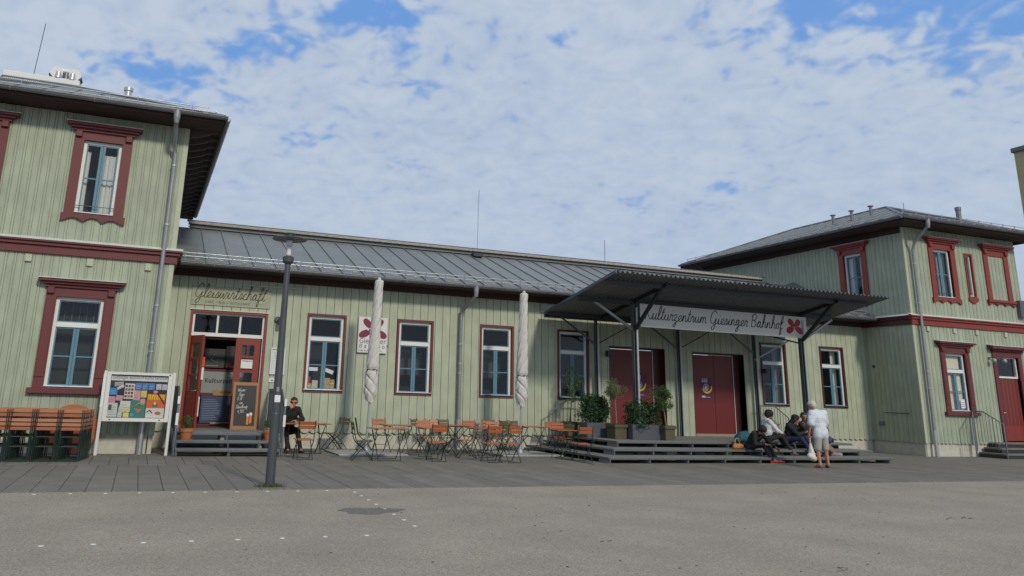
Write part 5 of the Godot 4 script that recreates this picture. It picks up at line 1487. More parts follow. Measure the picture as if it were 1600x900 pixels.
func parasol(label: String, at: Vector3, top: float, lean: Vector3) -> void:
	var p := thing("closed_parasol", label, "parasol", at, 0.0, "folded parasols on the terrace")
	put("base_plate", mb().cb(-0.95, 0.0, -0.9, 0.95, 0.045, 0.9, 0.01), mats.concrete, p)
	put("base_socket", mb().lathe([Vector2(0.12, 0.045), Vector2(0.11, 0.14), Vector2(0.05, 0.16), Vector2(0.05, 0.4)], Vector3.ZERO, 14), mats.galv, p)
	put("pole", mb().tube([Vector3(0, 0.1, 0), lean * 0.5 + Vector3(0, 2.4, 0), lean + Vector3(0, top - 0.05, 0)], 0.03, 10), mats.galv, p)
	# cloth wound round the pole in slanting folds
	var seg := 64
	var rows := 120
	var y0 := 1.36
	var tie := 2.24
	var grid := []
	for i in rows + 1:
		var y := lerpf(y0, top, i / float(rows))
		var row := []
		var r: float
		if y > tie: r = lerpf(0.178, 0.112, pow((y - tie) / (top - tie), 0.8))
		else: r = lerpf(0.11, 0.18, smoothstep(0.0, 0.35, (y - y0) / (tie - y0)))
		r -= 0.035 * exp(-pow((y - tie) / 0.05, 2.0))
		if i == rows: r = 0.085
		for k in seg:
			var th := TAU * k / seg
			var f := th * 3.0 + (y * 15.0 if y > tie else -y * 19.0)
			var g := absf(sin(f * 0.5))
			var amp := 0.05 if y < tie else 0.036
			var rr := r + amp * (1.0 - exp(-g * 4.5) - 0.8) + 0.006 * sin(th * 9.0 + y * 13.0)
			row.append(lean * (y / top) + Vector3(cos(th) * rr, y, sin(th) * rr))
		grid.append(row)
	var m := mb()
	var nor := []
	for i in rows + 1:
		var nr := []
		for k in seg:
			var du: Vector3 = grid[i][(k + 1) % seg] - grid[i][(k + seg - 1) % seg]
			var dv: Vector3 = grid[mini(i + 1, rows)][k] - grid[maxi(i - 1, 0)][k]
			nr.append(dv.cross(du).normalized())
		nor.append(nr)
	for i in rows:
		for k in seg:
			var k2 := (k + 1) % seg
			m.stri(grid[i][k], grid[i + 1][k], grid[i + 1][k2], nor[i][k], nor[i + 1][k], nor[i + 1][k2])
			m.stri(grid[i][k], grid[i + 1][k2], grid[i][k2], nor[i][k], nor[i + 1][k2], nor[i][k2])
	for k in seg: m.tri(grid[rows][k], lean + Vector3(0, top + 0.02, 0), grid[rows][(k + 1) % seg])
	put("canopy_cloth", m, mats.cloth, p)
	var ring := []
	for k in 21: ring.append(lean * (tie / top) + Vector3(cos(TAU * k / 20.0) * 0.152, tie + 0.012 * sin(k * 1.7), sin(TAU * k / 20.0) * 0.152))
	put("tie_strap", mb().tube(ring, 0.012, 6), mats.black, p)
	for k in 7: put("strap_end", mb().tube([lean * (tie / top) + Vector3(cos(k * 0.9) * 0.15, tie, sin(k * 0.9) * 0.15), lean * (tie / top) + Vector3(cos(k * 0.9 + 0.1) * 0.19, tie - 0.06 - 0.02 * (k % 3), sin(k * 0.9 + 0.1) * 0.19)], 0.008, 5), mats.black, p)
	put("finial", mb().lathe([Vector2(0.05, top), Vector2(0.05, top + 0.05), Vector2(0.02, top + 0.08), Vector2(0, top + 0.08)], lean, 12), mats.cloth, p)

func terrace() -> void:
	var g1 := "orange slatted folding chairs on the terrace"
	var g2 := "weathered dark slatted folding chairs on the terrace"
	for i in 3: mats["varnish%d" % i] = mat([0.32, 0.4, 0.4][i], [0.115, 0.165, 0.19][i], [0.05, 0.08, 0.11][i], 0.14, 0, mats.orange0.albedo_texture, Vector3(0.8, 9, 9))
	# [wood, x, z, facing degrees (0 looks to the plaza), label]
	var list := [
		["orange", 3.95, -20.15, 180.0, "orange folding chair across the small table from the seated person"],
		["olive_wood", 5.45, -22.95, -82.0, "dark folding chair facing left below the book window, nearer of two side by side"],
		["olive_wood", 5.4, -23.4, -86.0, "dark folding chair facing left below the book window, the one closer to the wall"],
		["olive_wood", 5.32, -19.85, 84.0, "dark folding chair in profile facing right just before the first folded parasol"],
		["olive_wood", 6.15, -22.75, 80.0, "dark folding chair half hidden behind the first folded parasol's pole"],
		["orange", 6.62, -22.6, 4.0, "pale-shining orange folding chair behind the first table right of the parasol pole"],
		["orange", 7.75, -22.0, -2.0, "shining orange folding chair facing the plaza between the first two terrace tables"],
		["olive_wood", 7.95, -23.0, 40.0, "brown folding chair turned sideways against the wall left of the hall downpipe"],
		["orange", 8.3, -22.85, 0.0, "folding chair behind the shining chair, back near the wall under the second window"],
		["olive_wood", 8.85, -23.2, 10.0, "dark folding chair at the wall just left of the hall downpipe"],
		["orange", 7.2, -19.55, 178.0, "bright orange folding chair seen from behind at the small middle table"],
		["orange", 9.42, -22.6, 3.0, "shining orange folding chair beside the hall downpipe"],
		["orange", 10.05, -22.3, -3.0, "shining orange folding chair under the third window behind the middle table"],
		["orange", 10.25, -23.05, 0.0, "orange folding chair tucked right behind another under the third window"],
		["orange", 8.6, -19.3, 178.0, "orange folding chair seen from behind left of the second parasol pole"],
		["orange", 9.1, -19.25, 182.0, "orange folding chair seen from behind standing before the second parasol pole"],
		["olive_wood", 10.9, -23.1, 30.0, "dark folding chair at the wall, left one behind the second parasol pole"],
		["olive_wood", 11.25, -23.15, 25.0, "dark folding chair at the wall, right one behind second parasol pole"],
		["orange", 12.35, -22.9, 0.0, "pale orange folding chair near the deck's stair rail"],
		["orange", 12.2, -22.2, 5.0, "pale orange folding chair right beside the deck's left steps"],
		["orange", 11.35, -19.5, 172.0, "bright orange folding chair before the planters at the deck corner"],
		["olive_wood", 8.25, -21.6, 75.0, "dark folding chair in profile between the small middle table and its neighbour"],
		["olive_wood", 9.75, -21.3, -60.0, "dark folding chair turned half away right of the middle tables"],
		["orange", 8.45, -20.6, -100.0, "orange folding chair seen edge-on beside the small middle table"],
		["olive_wood", 11.7, -21.2, -75.0, "dark folding chair in profile between the last terrace table and the deck"],
	]
	var src := {}
	for q in list:
		var w: String = q[0]
		var o: Node3D
		if not src.has(w):
			o = chair(q[4], w, g1 if w == "orange" else g2)
			src[w] = o
			o.position = Vector3(q[1], 0, q[2])
			o.rotation.y = deg_to_rad(q[3])
		else: o = again(src[w], q[4], Vector3(q[1], 0, q[2]), deg_to_rad(q[3]))
		o.rotate_y(rng.randf_range(-0.06, 0.06))
	var tg := "slatted folding tables on the terrace"
	var tl := [
		[4.32, -22.1, 4.0, "long slatted table where the person in black sits"],
		[6.0, -19.9, -3.0, "orange slatted table in front of the first folded parasol's right side"],
		[6.9, -22.0, 2.0, "slatted table behind the first parasol, near the hall wall"],
		[7.35, -20.6, 0.0, "small slatted table between shining chair and bright orange chair"],
		[8.9, -22.6, 86.0, "dark-edged slatted table standing at the hall downpipe"],
		[9.05, -21.0, 3.0, "slatted table left of the second parasol with shining chairs behind"],
		[11.35, -22.55, 2.0, "slatted table right of the second parasol near the wall"],
		[11.3, -20.5, -2.0, "slatted table at the deck's left corner steps"],
	]
	var t0: Node3D
	for i in tl.size():
		var q: Array = tl[i]
		if t0 == null:
			t0 = table(q[3], tg, "orange")
			t0.position = Vector3(q[0], 0, q[1]); t0.rotation.y = deg_to_rad(q[2]); t0.scale.x = 1.18
		else: again(t0, q[3], Vector3(q[0], 0, q[1]), deg_to_rad(q[2])).scale.x = [1.1, 0.95, 0.85, 0.55, 0.8, 0.72, 0.78, 0.6][i] / 1.1
	var ash := thing("ashtray", "small glass ashtray on the table before the person in black", "ashtray", Vector3(4.05, 0.771, -21.95))
	put("bowl", mb().lathe([Vector2(0.0, 0.0), Vector2(0.05, 0.0), Vector2(0.065, 0.05), Vector2(0.05, 0.05), Vector2(0.045, 0.015), Vector2(0, 0.015)], Vector3.ZERO, 14), mats.galv, ash)
	var gl := thing("tumbler", "dark drink in a tumbler on the table before the person in black", "glass", Vector3(4.12, 0.771, -22.1))
	put("glass", mb().lathe([Vector2(0.0, 0.0), Vector2(0.03, 0.0), Vector2(0.036, 0.14), Vector2(0.033, 0.14), Vector2(0.028, 0.01), Vector2(0, 0.01)], Vector3.ZERO, 14), mat(0.05, 0.03, 0.02, 0.1), gl)
	parasol("off-white folded parasol in front of the square emblem sign", Vector3(6.02, 0, -22.0), 4.78, Vector3(0.14, 0, 0))
	parasol("off-white folded parasol near the canopy, right of the hall downpipe", Vector3(10.66, 0, -21.9), 4.72, Vector3(0.1, 0, 0))
	# folded chairs stacked along the left wing
	var f0: Node3D
	var xs := [-2.68, -2.2, -1.72, -1.24]
	var names := ["stack cut by the picture edge", "second stack from the picture's left edge", "third stack from the picture's left edge", "stack nearest the notice board"]
	for s in 4:
		for k in 9:
			var lab: String = "folded orange chair in the %s, %s" % [names[s], "foremost" if k == 0 else ["", "second", "third", "fourth", "fifth", "sixth", "seventh", "eighth", "ninth"][k] + " from the front"]
			var at := Vector3(xs[s] + 0.02 * k + rng.randf_range(-0.008, 0.008), 0, -19.35 - 0.14 * k)
			if f0 == null:
				f0 = folded_chair(lab, "folded chairs stacked before the left wing")
				f0.position = at
			else: again(f0, lab, at, rng.randf_range(-0.03, 0.03))
	var rt := thing("round_tabletop", "round orange slatted tabletop leaning on the wall behind the chair stacks", "table", Vector3(-1.36, 0.58, -21.3), 0.0)
	rt.rotation.x = -0.1
	for k in 10:
		var y := -0.56 + k * 0.112
		var a := maxf(absf(y + 0.004), 0.0)
		var y1 := y + 0.106
		var xa := sqrt(maxf(0.0, 0.5625 * 0.5625 - y * y))
		var xb := sqrt(maxf(0.0, 0.5625 * 0.5625 - y1 * y1))
		var ym := (y + y1) / 2
		var xc := sqrt(maxf(0.0, 0.5625 * 0.5625 - ym * ym))
		put("top_slat", mb().prism(PackedVector2Array([Vector2(-xa, y), Vector2(xa, y), Vector2(xc, ym), Vector2(xb, y1), Vector2(-xb, y1), Vector2(-xc, ym)]), -0.012, 0.012), pick("orange"), rt)
	put("frame_hoop", mb().lathe([Vector2(0.44, 0), Vector2(0.46, 0.0), Vector2(0.46, 0.02), Vector2(0.44, 0.02), Vector2(0.44, 0.0)], Vector3.ZERO, 28), mats.darkgreen, rt, Transform3D(Basis(Vector3.RIGHT, PI / 2), Vector3(0, 0, -0.035)))

func plants() -> void:
	# terracotta pots on the entrance steps
	var potl := [[1.24, -21.4, 0.345, "terracotta pot with clipped box ball on the left end of the steps"], [3.3, -21.42, 0.345, "terracotta pot with small box bush behind the lamp post"]]
	for q in potl:
		var p := thing("potted_box_bush", q[3], "potted plant", Vector3(q[0], q[2], q[1]))
		put("saucer", mb().lathe([Vector2(0, 0), Vector2(0.17, 0.0), Vector2(0.18, 0.03), Vector2(0.15, 0.03)], Vector3.ZERO, 20), mats.terracotta, p)
		put("pot", mb().lathe([Vector2(0.12, 0.02), Vector2(0.155, 0.2), Vector2(0.175, 0.2), Vector2(0.18, 0.28), Vector2(0.155, 0.28), Vector2(0.14, 0.22), Vector2(0, 0.22)], Vector3.ZERO, 22), mats.terracotta, p)
		put("soil", mb().lathe([Vector2(0.15, 0.22), Vector2(0.0, 0.25)], Vector3.ZERO, 14), mats.soil, p)
		foliage(p, "foliage", Vector3(0, 0.42, 0), Vector3(0.185, 0.17, 0.185), 1600, 0.03, "box", 0.6, 0.5)
		put("stem", mb().tube([Vector3(0, 0.22, 0), Vector3(0, 0.4, 0)], 0.012, 6), mats.bark, p)
	var trough := func(label: String, x0: float, x1: float, z0: float, z1: float, h: float, c: Material, called: String) -> Node3D:
		var p := thing(called, label, "potted plant", Vector3((x0 + x1) / 2, 0.489, (z0 + z1) / 2))
		var w := (x1 - x0) / 2
		var d := (z1 - z0) / 2
		put("planter", mb().cb(-w, 0, -d, w, h, -d + 0.03, 0.006).cb(-w, 0, d - 0.03, w, h, d, 0.006).cb(-w, 0, -d + 0.031, -w + 0.03, h, d - 0.031, 0.006).cb(w - 0.03, 0, -d + 0.031, w, h, d - 0.031, 0.006), c, p)
		put("soil", mb().box(-w + 0.03, 0.02, -d + 0.03, w - 0.03, h - 0.05, d - 0.03), mats.soil, p)
		return p
	var pot := func(label: String, x: float, z: float, w: float, h: float, called: String) -> Node3D:
		var p := thing(called, label, "potted plant", Vector3(x, 0.489, z), 0.08)
		var m := mb()
		m.prism(PackedVector2Array([Vector2(-w * 0.42, -w * 0.42), Vector2(w * 0.42, -w * 0.42), Vector2(w * 0.42, w * 0.42), Vector2(-w * 0.42, w * 0.42)]), 0.0, h * 0.78, Transform3D(Basis(Vector3.RIGHT, -PI / 2), Vector3.ZERO))
		put("planter", m, mats.planter_olive, p)
		put("planter_rim", mb().cb(-w / 2, h * 0.781, -w / 2, w / 2, h, w / 2, 0.01), mats.planter_olive, p)
		put("soil", mb().box(-w * 0.4, h, -w * 0.4, w * 0.4, h + 0.01, w * 0.4), mats.soil, p)
		return p
	var a: Node3D = trough.call("dark laurel bush in a grey trough below the canopy's left window", 13.02, 13.95, -22.55, -22.05, 0.44, mats.planter_grey, "laurel_trough")
	for k in 3: put("stem", mb().tube([Vector3(-0.25 + k * 0.25, 0.38, 0), Vector3(-0.3 + k * 0.3, 0.9, 0.05)], 0.014, 6), mats.bark, a)
	foliage(a, "foliage", Vector3(-0.02, 0.9, 0), Vector3(0.56, 0.54, 0.36), 5200, 0.09, "laurel")
	var b: Node3D = trough.call("large grey trough of dark laurel in front of the canopy post", 14.05, 15.06, -21.75, -21.2, 0.44, mats.planter_grey, "laurel_trough")
	b.position.z += 0.06
	for k in 4: put("stem", mb().tube([Vector3(-0.35 + k * 0.23, 0.38, 0), Vector3(-0.4 + k * 0.27, 0.9, 0.03)], 0.014, 6), mats.bark, b)
	foliage(b, "foliage", Vector3(-0.03, 0.82, 0), Vector3(0.6, 0.46, 0.36), 5200, 0.085, "laurel")
	var standard := func(p: Node3D, h: float, top: float, r: Vector3, kind: String, n: int, lean: float, s: float) -> void:
		put("stem", mb().tube([Vector3(0, h, 0), Vector3(lean * 0.4, h + (top - h) * 0.5, 0), Vector3(lean, top, 0)], [0.024, 0.02, 0.015], 8), mats.bark, p)
		for k in 6:
			var q := TAU * k / 6.0
			put("twig", mb().tube([Vector3(lean * 0.8, top - 0.15, 0), Vector3(lean + cos(q) * r.x * 0.6, top + r.y * 0.4, sin(q) * r.z * 0.6)], [0.01, 0.004], 5), mats.bark, p)
		foliage(p, "foliage", Vector3(lean, top + r.y * 0.35, 0), r, n, s, kind, 0.28, 0.25)
	var o1: Node3D = pot.call("pale olive standard tree in an olive-green pot between the two troughs", 13.78, -21.6, 0.5, 0.42, "olive_tree")
	standard.call(o1, 0.42, 1.28, Vector3(0.34, 0.4, 0.34), "olive", 1500, -0.05, 0.075)
	var o2: Node3D = pot.call("thin olive tree at the far left pot before the canopy window", 12.95, -23.0, 0.42, 0.42, "olive_tree")
	standard.call(o2, 0.42, 1.35, Vector3(0.36, 0.62, 0.3), "hedge", 1500, 0.12, 0.07)
	var o3: Node3D = pot.call("bushy green standard in an olive pot right of the large trough", 15.22, -21.1, 0.44, 0.42, "olive_tree")
	standard.call(o3, 0.42, 1.12, Vector3(0.46, 0.5, 0.4), "hedge", 2000, -0.12, 0.08)

func small_things() -> void:
	# street lamp
	var l := thing("street_lamp", "tall grey street lamp with glass cylinder and flat disc hat", "street lamp", Vector3(2.31, 0, -14.55))
	put("pole", mb().lathe([Vector2(0.082, -0.1), Vector2(0.082, 1.2), Vector2(0.078, 1.22), Vector2(0.062, 2.6), Vector2(0.05, 3.88), Vector2(0.05, 3.9)], Vector3.ZERO, 20), mats.lamp_grey, l)
	put("collar", mb().lathe([Vector2(0.05, 3.9), Vector2(0.06, 3.9), Vector2(0.06, 3.86), Vector2(0.1, 3.9), Vector2(0.105, 3.98), Vector2(0.09, 4.0), Vector2(0, 4.0)], Vector3.ZERO, 20), mats.lamp_grey, l)
	put("glass_cylinder", mb().lathe([Vector2(0.088, 4.0), Vector2(0.088, 4.32)], Vector3.ZERO, 24), mats.glass, l)
	put("lamp_bulb", mb().lathe([Vector2(0.02, 4.0), Vector2(0.045, 4.03), Vector2(0.04, 4.12), Vector2(0.025, 4.2), Vector2(0.0, 4.22)], Vector3.ZERO, 14), mats.paper, l)
	put("louvre", mb().lathe([Vector2(0.05, 4.2), Vector2(0.06, 4.3)], Vector3.ZERO, 16), mats.galv, l)
	put("disc_hat", mb().lathe([Vector2(0.0, 4.31), Vector2(0.31, 4.315), Vector2(0.32, 4.325), Vector2(0.31, 4.335), Vector2(0.0, 4.345)], Vector3.ZERO, 32), mats.steel, l)
	put("cap", mb().lathe([Vector2(0.095, 4.33), Vector2(0.1, 4.34), Vector2(0.1, 4.42), Vector2(0.09, 4.44), Vector2(0, 4.45)], Vector3.ZERO, 24), mats.darkgreen, l)
	put("sticker", mb().cb(-0.05, 1.4, 0.078, 0.05, 1.52, 0.084, 0.002), mats.paper, l)
	put("sticker", mb().cb(-0.03, 1.58, 0.074, 0.02, 1.66, 0.082, 0.002), mat(0.25, 0.24, 0.22, 0.7), l)
	var gm := mb()
	for i in 420:
		var a := rng.randf() * TAU
		var r := 0.085 + 0.16 * pow(rng.randf(), 1.6)
		var p := Vector3(2.31 + cos(a) * r * 1.15, 0, -14.5 + sin(a) * r * 0.6)
		var h := rng.randf_range(0.02, 0.075) * (1.2 - r * 2.0)
		var d := Vector3(rng.randfn(), 0, rng.randfn()) * 0.02
		var s := Vector3(cos(a * 7), 0, sin(a * 7)) * 0.006
		gm.tri(p - s, p + s, p + d + Vector3(0, h, 0))
	var gt := put("grass_tuft", gm, mat(0.075, 0.095, 0.03, 0.8))
	tag(gt, "green weeds and moss growing round the street lamp's foot", "grass")
	stuff(gt)
	# notice board on two white posts
	var n := thing("notice_board", "white framed notice board full of posters in front of the tall wing", "notice board", Vector3(0, 0, -21.0))
	for x in [-0.76, 0.8]: put("post", mb().cb(x - 0.035, 0, -0.05, x + 0.035, 1.94, 0.03, 0.008), mats.board_white, n)
	put("cabinet", mb().ring(-0.72, 0.78, 0.76, 1.92, 0.09, 0.08, 0.09, 0.06, -0.06, 0.06), mats.board_white, n)
	put("back_panel", mb().box(-0.63, 0.86, -0.05, 0.67, 1.86, -0.03), mat(0.02, 0.022, 0.03, 0.8), n)
	put("title_strip", mb().box(-0.62, 1.72, -0.03, 0.66, 1.83, 0.0), mats.board_white, n)
	put("title_lettering", text_mesh("Giesinger Bahnhof Kulturzentrum", 0.105), mats.ink, n, Transform3D(Basis().scaled(Vector3(0.8, 1, 1)), Vector3(-0.6, 1.735, 0.001)))
	for q in [[-0.55, 0.82], [0.56, 0.82], [0.7, 1.88]]: put("lock", mb().cb(q[0] - 0.015, q[1] - 0.015, 0.0601, q[0] + 0.015, q[1] + 0.015, 0.07, 0.004), mats.ink, n)
	var sheet := func(x: float, y: float, w: float, h: float, c: Color, turn := 0.0, lines := 0, tint := Color(0.15, 0.15, 0.16)) -> void:
		var t := Transform3D(Basis(Vector3.BACK, turn), Vector3(x, y, -0.0295 + rng.randf() * 0.006))
		put("poster", mb().box(0, 0, 0, w, h, 0.002), mat(c.r, c.g, c.b, 0.75), n, t)
		for k in lines: put("print_line", mb().box(w * 0.12, h * (0.15 + 0.7 * k / maxf(1, lines)), 0.0021, w * (0.55 + 0.35 * rng.randf()), h * (0.15 + 0.7 * k / maxf(1, lines)) + 0.008, 0.0035), mat(tint.r, tint.g, tint.b, 0.8), n, t)
	var white := Color(0.62, 0.62, 0.6)
	sheet.call(-0.53, 1.58, 0.2, 0.1, Color(0.4, 0.36, 0.3), 0.1, 2)
	sheet.call(-0.45, 1.5, 0.16, 0.06, white, 0.5, 1)
	sheet.call(-0.3, 1.3, 0.22, 0.36, white, -0.02)
	for i in 4:
		for k in 3: put("photo_print", mb().box(-0.285 + k * 0.067, 1.33 + i * 0.08, -0.022, -0.235 + k * 0.067, 1.385 + i * 0.08, -0.02), mat([0.1, 0.4, 0.2, 0.06][(i + k) % 4], [0.06, 0.12, 0.03, 0.06][(i * 2 + k) % 4], 0.05, 0.7), n)
	for k in 3: sheet.call(-0.06 + k * 0.15, 1.52, 0.135, 0.155, Color(0.07, 0.2, 0.5), 0.0, 2, Color(0.4, 0.5, 0.6))
	for k in 2: sheet.call(0.41 + k * 0.135, 1.53, 0.12, 0.13, Color(0.5, 0.55, 0.6), 0.04 - 0.06 * k, 2)
	sheet.call(-0.62, 1.38, 0.17, 0.16, Color(0.02, 0.24, 0.52), 0.05, 3, Color(0.3, 0.5, 0.7))
	sheet.call(-0.47, 1.26, 0.15, 0.12, Color(0.6, 0.32, 0.36), -0.06, 2)
	sheet.call(-0.64, 1.2, 0.16, 0.15, Color(0.6, 0.28, 0.33), 0.0, 2)
	sheet.call(-0.08, 1.16, 0.15, 0.34, Color(0.62, 0.32, 0.33), 0.0, 4)
	sheet.call(0.08, 1.34, 0.13, 0.16, Color(0.65, 0.55, 0.15), 0.0, 2)
	sheet.call(0.09, 1.18, 0.1, 0.13, Color(0.6, 0.3, 0.33), 0.03, 1)
	sheet.call(-0.36, 1.0, 0.24, 0.25, white, 0.0, 3)
	sheet.call(-0.63, 0.88, 0.22, 0.32, Color(0.5, 0.56, 0.53), 0.0, 4)
	sheet.call(-0.4, 0.88, 0.1, 0.26, Color(0.5, 0.52, 0.5), -0.1, 2)
	put("photo_print", mb().box(-0.61, 1.03, -0.022, -0.54, 1.16, -0.02), mat(0.04, 0.08, 0.09, 0.7), n)
	sheet.call(-0.27, 0.87, 0.13, 0.11, Color(0.66, 0.6, 0.18), 0.0, 1)
	sheet.call(-0.27, 0.99, 0.13, 0.11, Color(0.66, 0.6, 0.22), 0.0, 1)
	sheet.call(-0.13, 0.87, 0.34, 0.4, Color(0.03, 0.2, 0.17), 0.0)
	put("poster_shape", mb().prism(PackedVector2Array([Vector2(-0.04, 1.08), Vector2(0.14, 1.07), Vector2(0.06, 0.97)]), -0.021, -0.019), mat(0.55, 0.12, 0.08, 0.7), n)
	put("poster_shape", mb().tube([Vector3(-0.02, 1.13, -0.02), Vector3(0.06, 1.2, -0.02), Vector3(0.17, 1.15, -0.02)], [0.008, 0.03, 0.008], 6), mat(0.2, 0.34, 0.05, 0.7), n)
	put("poster_shape", mb().blob(Vector3(-0.07, 0.93, -0.02), Vector3(0.045, 0.04, 0.004)), mat(0.08, 0.3, 0.5, 0.7), n)
	sheet.call(0.23, 0.87, 0.42, 0.56, Color(0.62, 0.6, 0.56), 0.0)
	put("poster_band", mb().box(0.23, 1.1, -0.0225, 0.65, 1.43, -0.021), mat(0.62, 0.12, 0.015, 0.7), n)
	put("poster_band", mb().box(0.25, 1.3, -0.0208, 0.63, 1.41, -0.0195), mat(0.7, 0.5, 0.03, 0.7), n)
	for k in 7: put("poster_letter", mb().box(0.265 + k * 0.052, 1.31, -0.0194, 0.28 + k * 0.052, 1.385 + 0.015 * (k % 2), -0.018), mat(0.5, 0.06, 0.01, 0.7), n)
	put("poster_shape", mb().blob(Vector3(0.43, 1.17, -0.02), Vector3(0.07, 0.05, 0.004)), mat(0.08, 0.15, 0.04, 0.7), n)
	put("poster_shape", mb().blob(Vector3(0.42, 1.2, -0.018), Vector3(0.03, 0.04, 0.004)), mat(0.6, 0.55, 0.5, 0.7), n)
	put("poster_shape", mb().blob(Vector3(0.51, 0.98, -0.02), Vector3(0.07, 0.04, 0.004)), mat(0.35, 0.14, 0.06, 0.7), n)
	put("poster_shape", mb().tube([Vector3(0.26, 1.0, -0.02), Vector3(0.32, 1.05, -0.02), Vector3(0.38, 0.98, -0.02)], 0.012, 5), mats.ink, n)
	put("loose_strap", mb().tube([Vector3(0.45, 1.46, -0.01), Vector3(0.64, 1.2, -0.01)], 0.014, 5), mats.ink, n)
	put("loose_paper", mb().blob(Vector3(0.41, 1.47, -0.01), Vector3(0.06, 0.04, 0.012)), mat(0.5, 0.3, 0.32, 0.8), n)
	put("pane", mb().box(-0.63, 0.86, 0.03, 0.67, 1.86, 0.034), mats.glass, n)
	put("side_leaflet", mb().box(-0.8, 1.1, 0.031, -0.74, 1.86, 0.035), mats.paper, n)
	# chalkboard leaning at the closed door leaf
	var k := thing("chalkboard", "wood-framed chalkboard with white beer advert leaning at the cafe door", "chalkboard", Vector3(2.48, 0.52, -23.25))
	k.rotation.x = -0.1
	put("frame", mb().ring(0, 0.0, 0.71, 1.28, 0.07, 0.1, 0.07, 0.09, 0.0, 0.03), mats.woodframe, k)
	put("slate", mb().box(0.07, 0.1, 0.005, 0.64, 1.19, 0.015), mats.slate, k)
	put("prop_leg", mb().beam(Vector3(0.35, 1.1, 0.0), Vector3(0.35, 0.02, -0.42), 0.05, 0.02), mats.woodframe, k)
	var rows := [["Wiesn-", 0.13, 1.02], ["Bier", 0.17, 0.9], ["0,5l", 0.13, 0.785], ["im", 0.2, 0.68], ["Steinkrug", 0.1, 0.565], ["4,90E", 0.16, 0.44]]
	for r in rows:
		put("chalk_writing", hand(r[0], 0.046, 0.0048, 0.25), mats.chalk, k, Transform3D(Basis(Vector3.BACK, 0.08), Vector3(r[1] as float + 0.0, r[2], 0.017)))
	for q in [[0.42, 0.0], [0.5, 0.03]]:
		put("beer_glass_picture", mb().prism(PackedVector2Array([Vector2(q[0], 0.14 + q[1]), Vector2(q[0] + 0.055, 0.14 + q[1]), Vector2(q[0] + 0.065, 0.36 + q[1]), Vector2(q[0] + 0.005, 0.36 + q[1])]), 0.0155, 0.018 + q[1] * 0.03), mat(0.62, 0.2, 0.02, 0.6), k)
		put("beer_foam_picture", mb().cb(q[0] + 0.0, 0.36 + q[1], 0.0155, q[0] + 0.07, 0.43 + q[1], 0.02 + q[1] * 0.03, 0.002), mats.paper, k)
	# floor studs that outline a bay on the plaza
	var s0: Node3D
	var pts := []
	for i in 9: pts.append(["front row", Vector3(-1.22 + i * 0.487, 0, -9.54), i])
	for i in 8: pts.append(["side row", Vector3(3.45 + i * 0.017, 0, -10.09 - i * 0.5), i])
	for i in 10: pts.append(["back row", Vector3(-1.26 + i * 0.49, 0, -13.82), i])
	var ord := ["first", "second", "third", "fourth", "fifth", "sixth", "seventh", "eighth", "ninth", "tenth"]
	for q in pts:
		var lab: String = "white ground stud, %s of the %s from its %s end" % [ord[q[2]], {"front row": "front row nearest the camera", "side row": "side row running towards the paving", "back row": "back row along the paving edge"}[q[0]], "near" if q[0] == "side row" else "left"]
		if s0 == null:
			s0 = thing("ground_stud", lab, "road stud", q[1], 0.0, "white studs marking a bay on the plaza")
			put("stud", mb().lathe([Vector2(0.03, 0.0), Vector2(0.028, 0.005), Vector2(0.0, 0.006)], Vector3.ZERO, 12), mats.flash, s0)
		else: again(s0, lab, q[1], 0.0)
	# litter: dry leaves and twigs
	var lm := mb()
	for i in 120:
		var z := -rng.randf_range(4.5, 14.0)
		var x := rng.randf_range(-2.0, 1.0) - z * rng.randf_range(0.0, 1.35)
		var a := rng.randf() * TAU
		var s := rng.randf_range(0.008, 0.024)
		var u := Vector3(cos(a), 0, sin(a)) * s
		var w := Vector3(-sin(a), 0, cos(a)) * s * rng.randf_range(0.2, 0.5)
		var p := Vector3(x, 0.005, z)
		lm.tri(p - u, p + w + Vector3(0, 0.008, 0), p + u)
		lm.tri(p - u, p + u, p - w + Vector3(0, 0.006, 0))
	for q in [[12.1, -9.3, 12], [7.0, -6.7, 4], [5.2, -8.6, 2]]:
		for i in q[2]:
			var p := Vector3(q[0] + rng.randfn() * 0.14, 0.006, q[1] + rng.randfn() * 0.05)
			var a := rng.randf() * TAU
			lm.beam(p, p + Vector3(cos(a) * 0.06, 0.008, sin(a) * 0.04), 0.006, 0.004)
	var lit := put("dry_leaves", lm, mat(0.06, 0.045, 0.025, 0.9))
	tag(lit, "dry leaves and twigs scattered over the plaza", "leaves")
	stuff(lit)
	var pm := mb()
	for i in 900:
		var p := Vector3(rng.randf_range(-4.0, 28.0), 0.0, -14.02 + rng.randfn() * 0.035)
		var s := rng.randf_range(0.006, 0.018)
		pm.blob(p, Vector3(s, s * 0.6, s), 5, 3)
	var peb := put("edge_gravel", pm, mats.asphalt)
	tag(peb, "loose gravel lying along the seam between plaza and pavement", "gravel")
	stuff(peb)
	var wl := mb()
	for i in 170:
		var p := Vector3(rng.randf_range(-1.0, 0.9), 0.01, -21.45 + rng.randf_range(0.0, 0.5))
		if i > 90: p = Vector3(rng.randf_range(11.9, 21.0), 0.012, -18.95 + rng.randf_range(-0.25, 0.06))
		var a := rng.randf() * TAU
		var u := Vector3(cos(a), 0.3, sin(a)) * 0.03
		var w := Vector3(-sin(a), 0, cos(a)) * 0.014
		wl.tri(p - u * 0.3, p + w, p + u)
		wl.tri(p - u * 0.3, p + u, p - w)
	var wd := put("weeds_and_leaves", wl, mats.moss0)
	tag(wd, "weeds and old leaves along the wall foot and the lowest deck step", "leaves")
	stuff(wd)

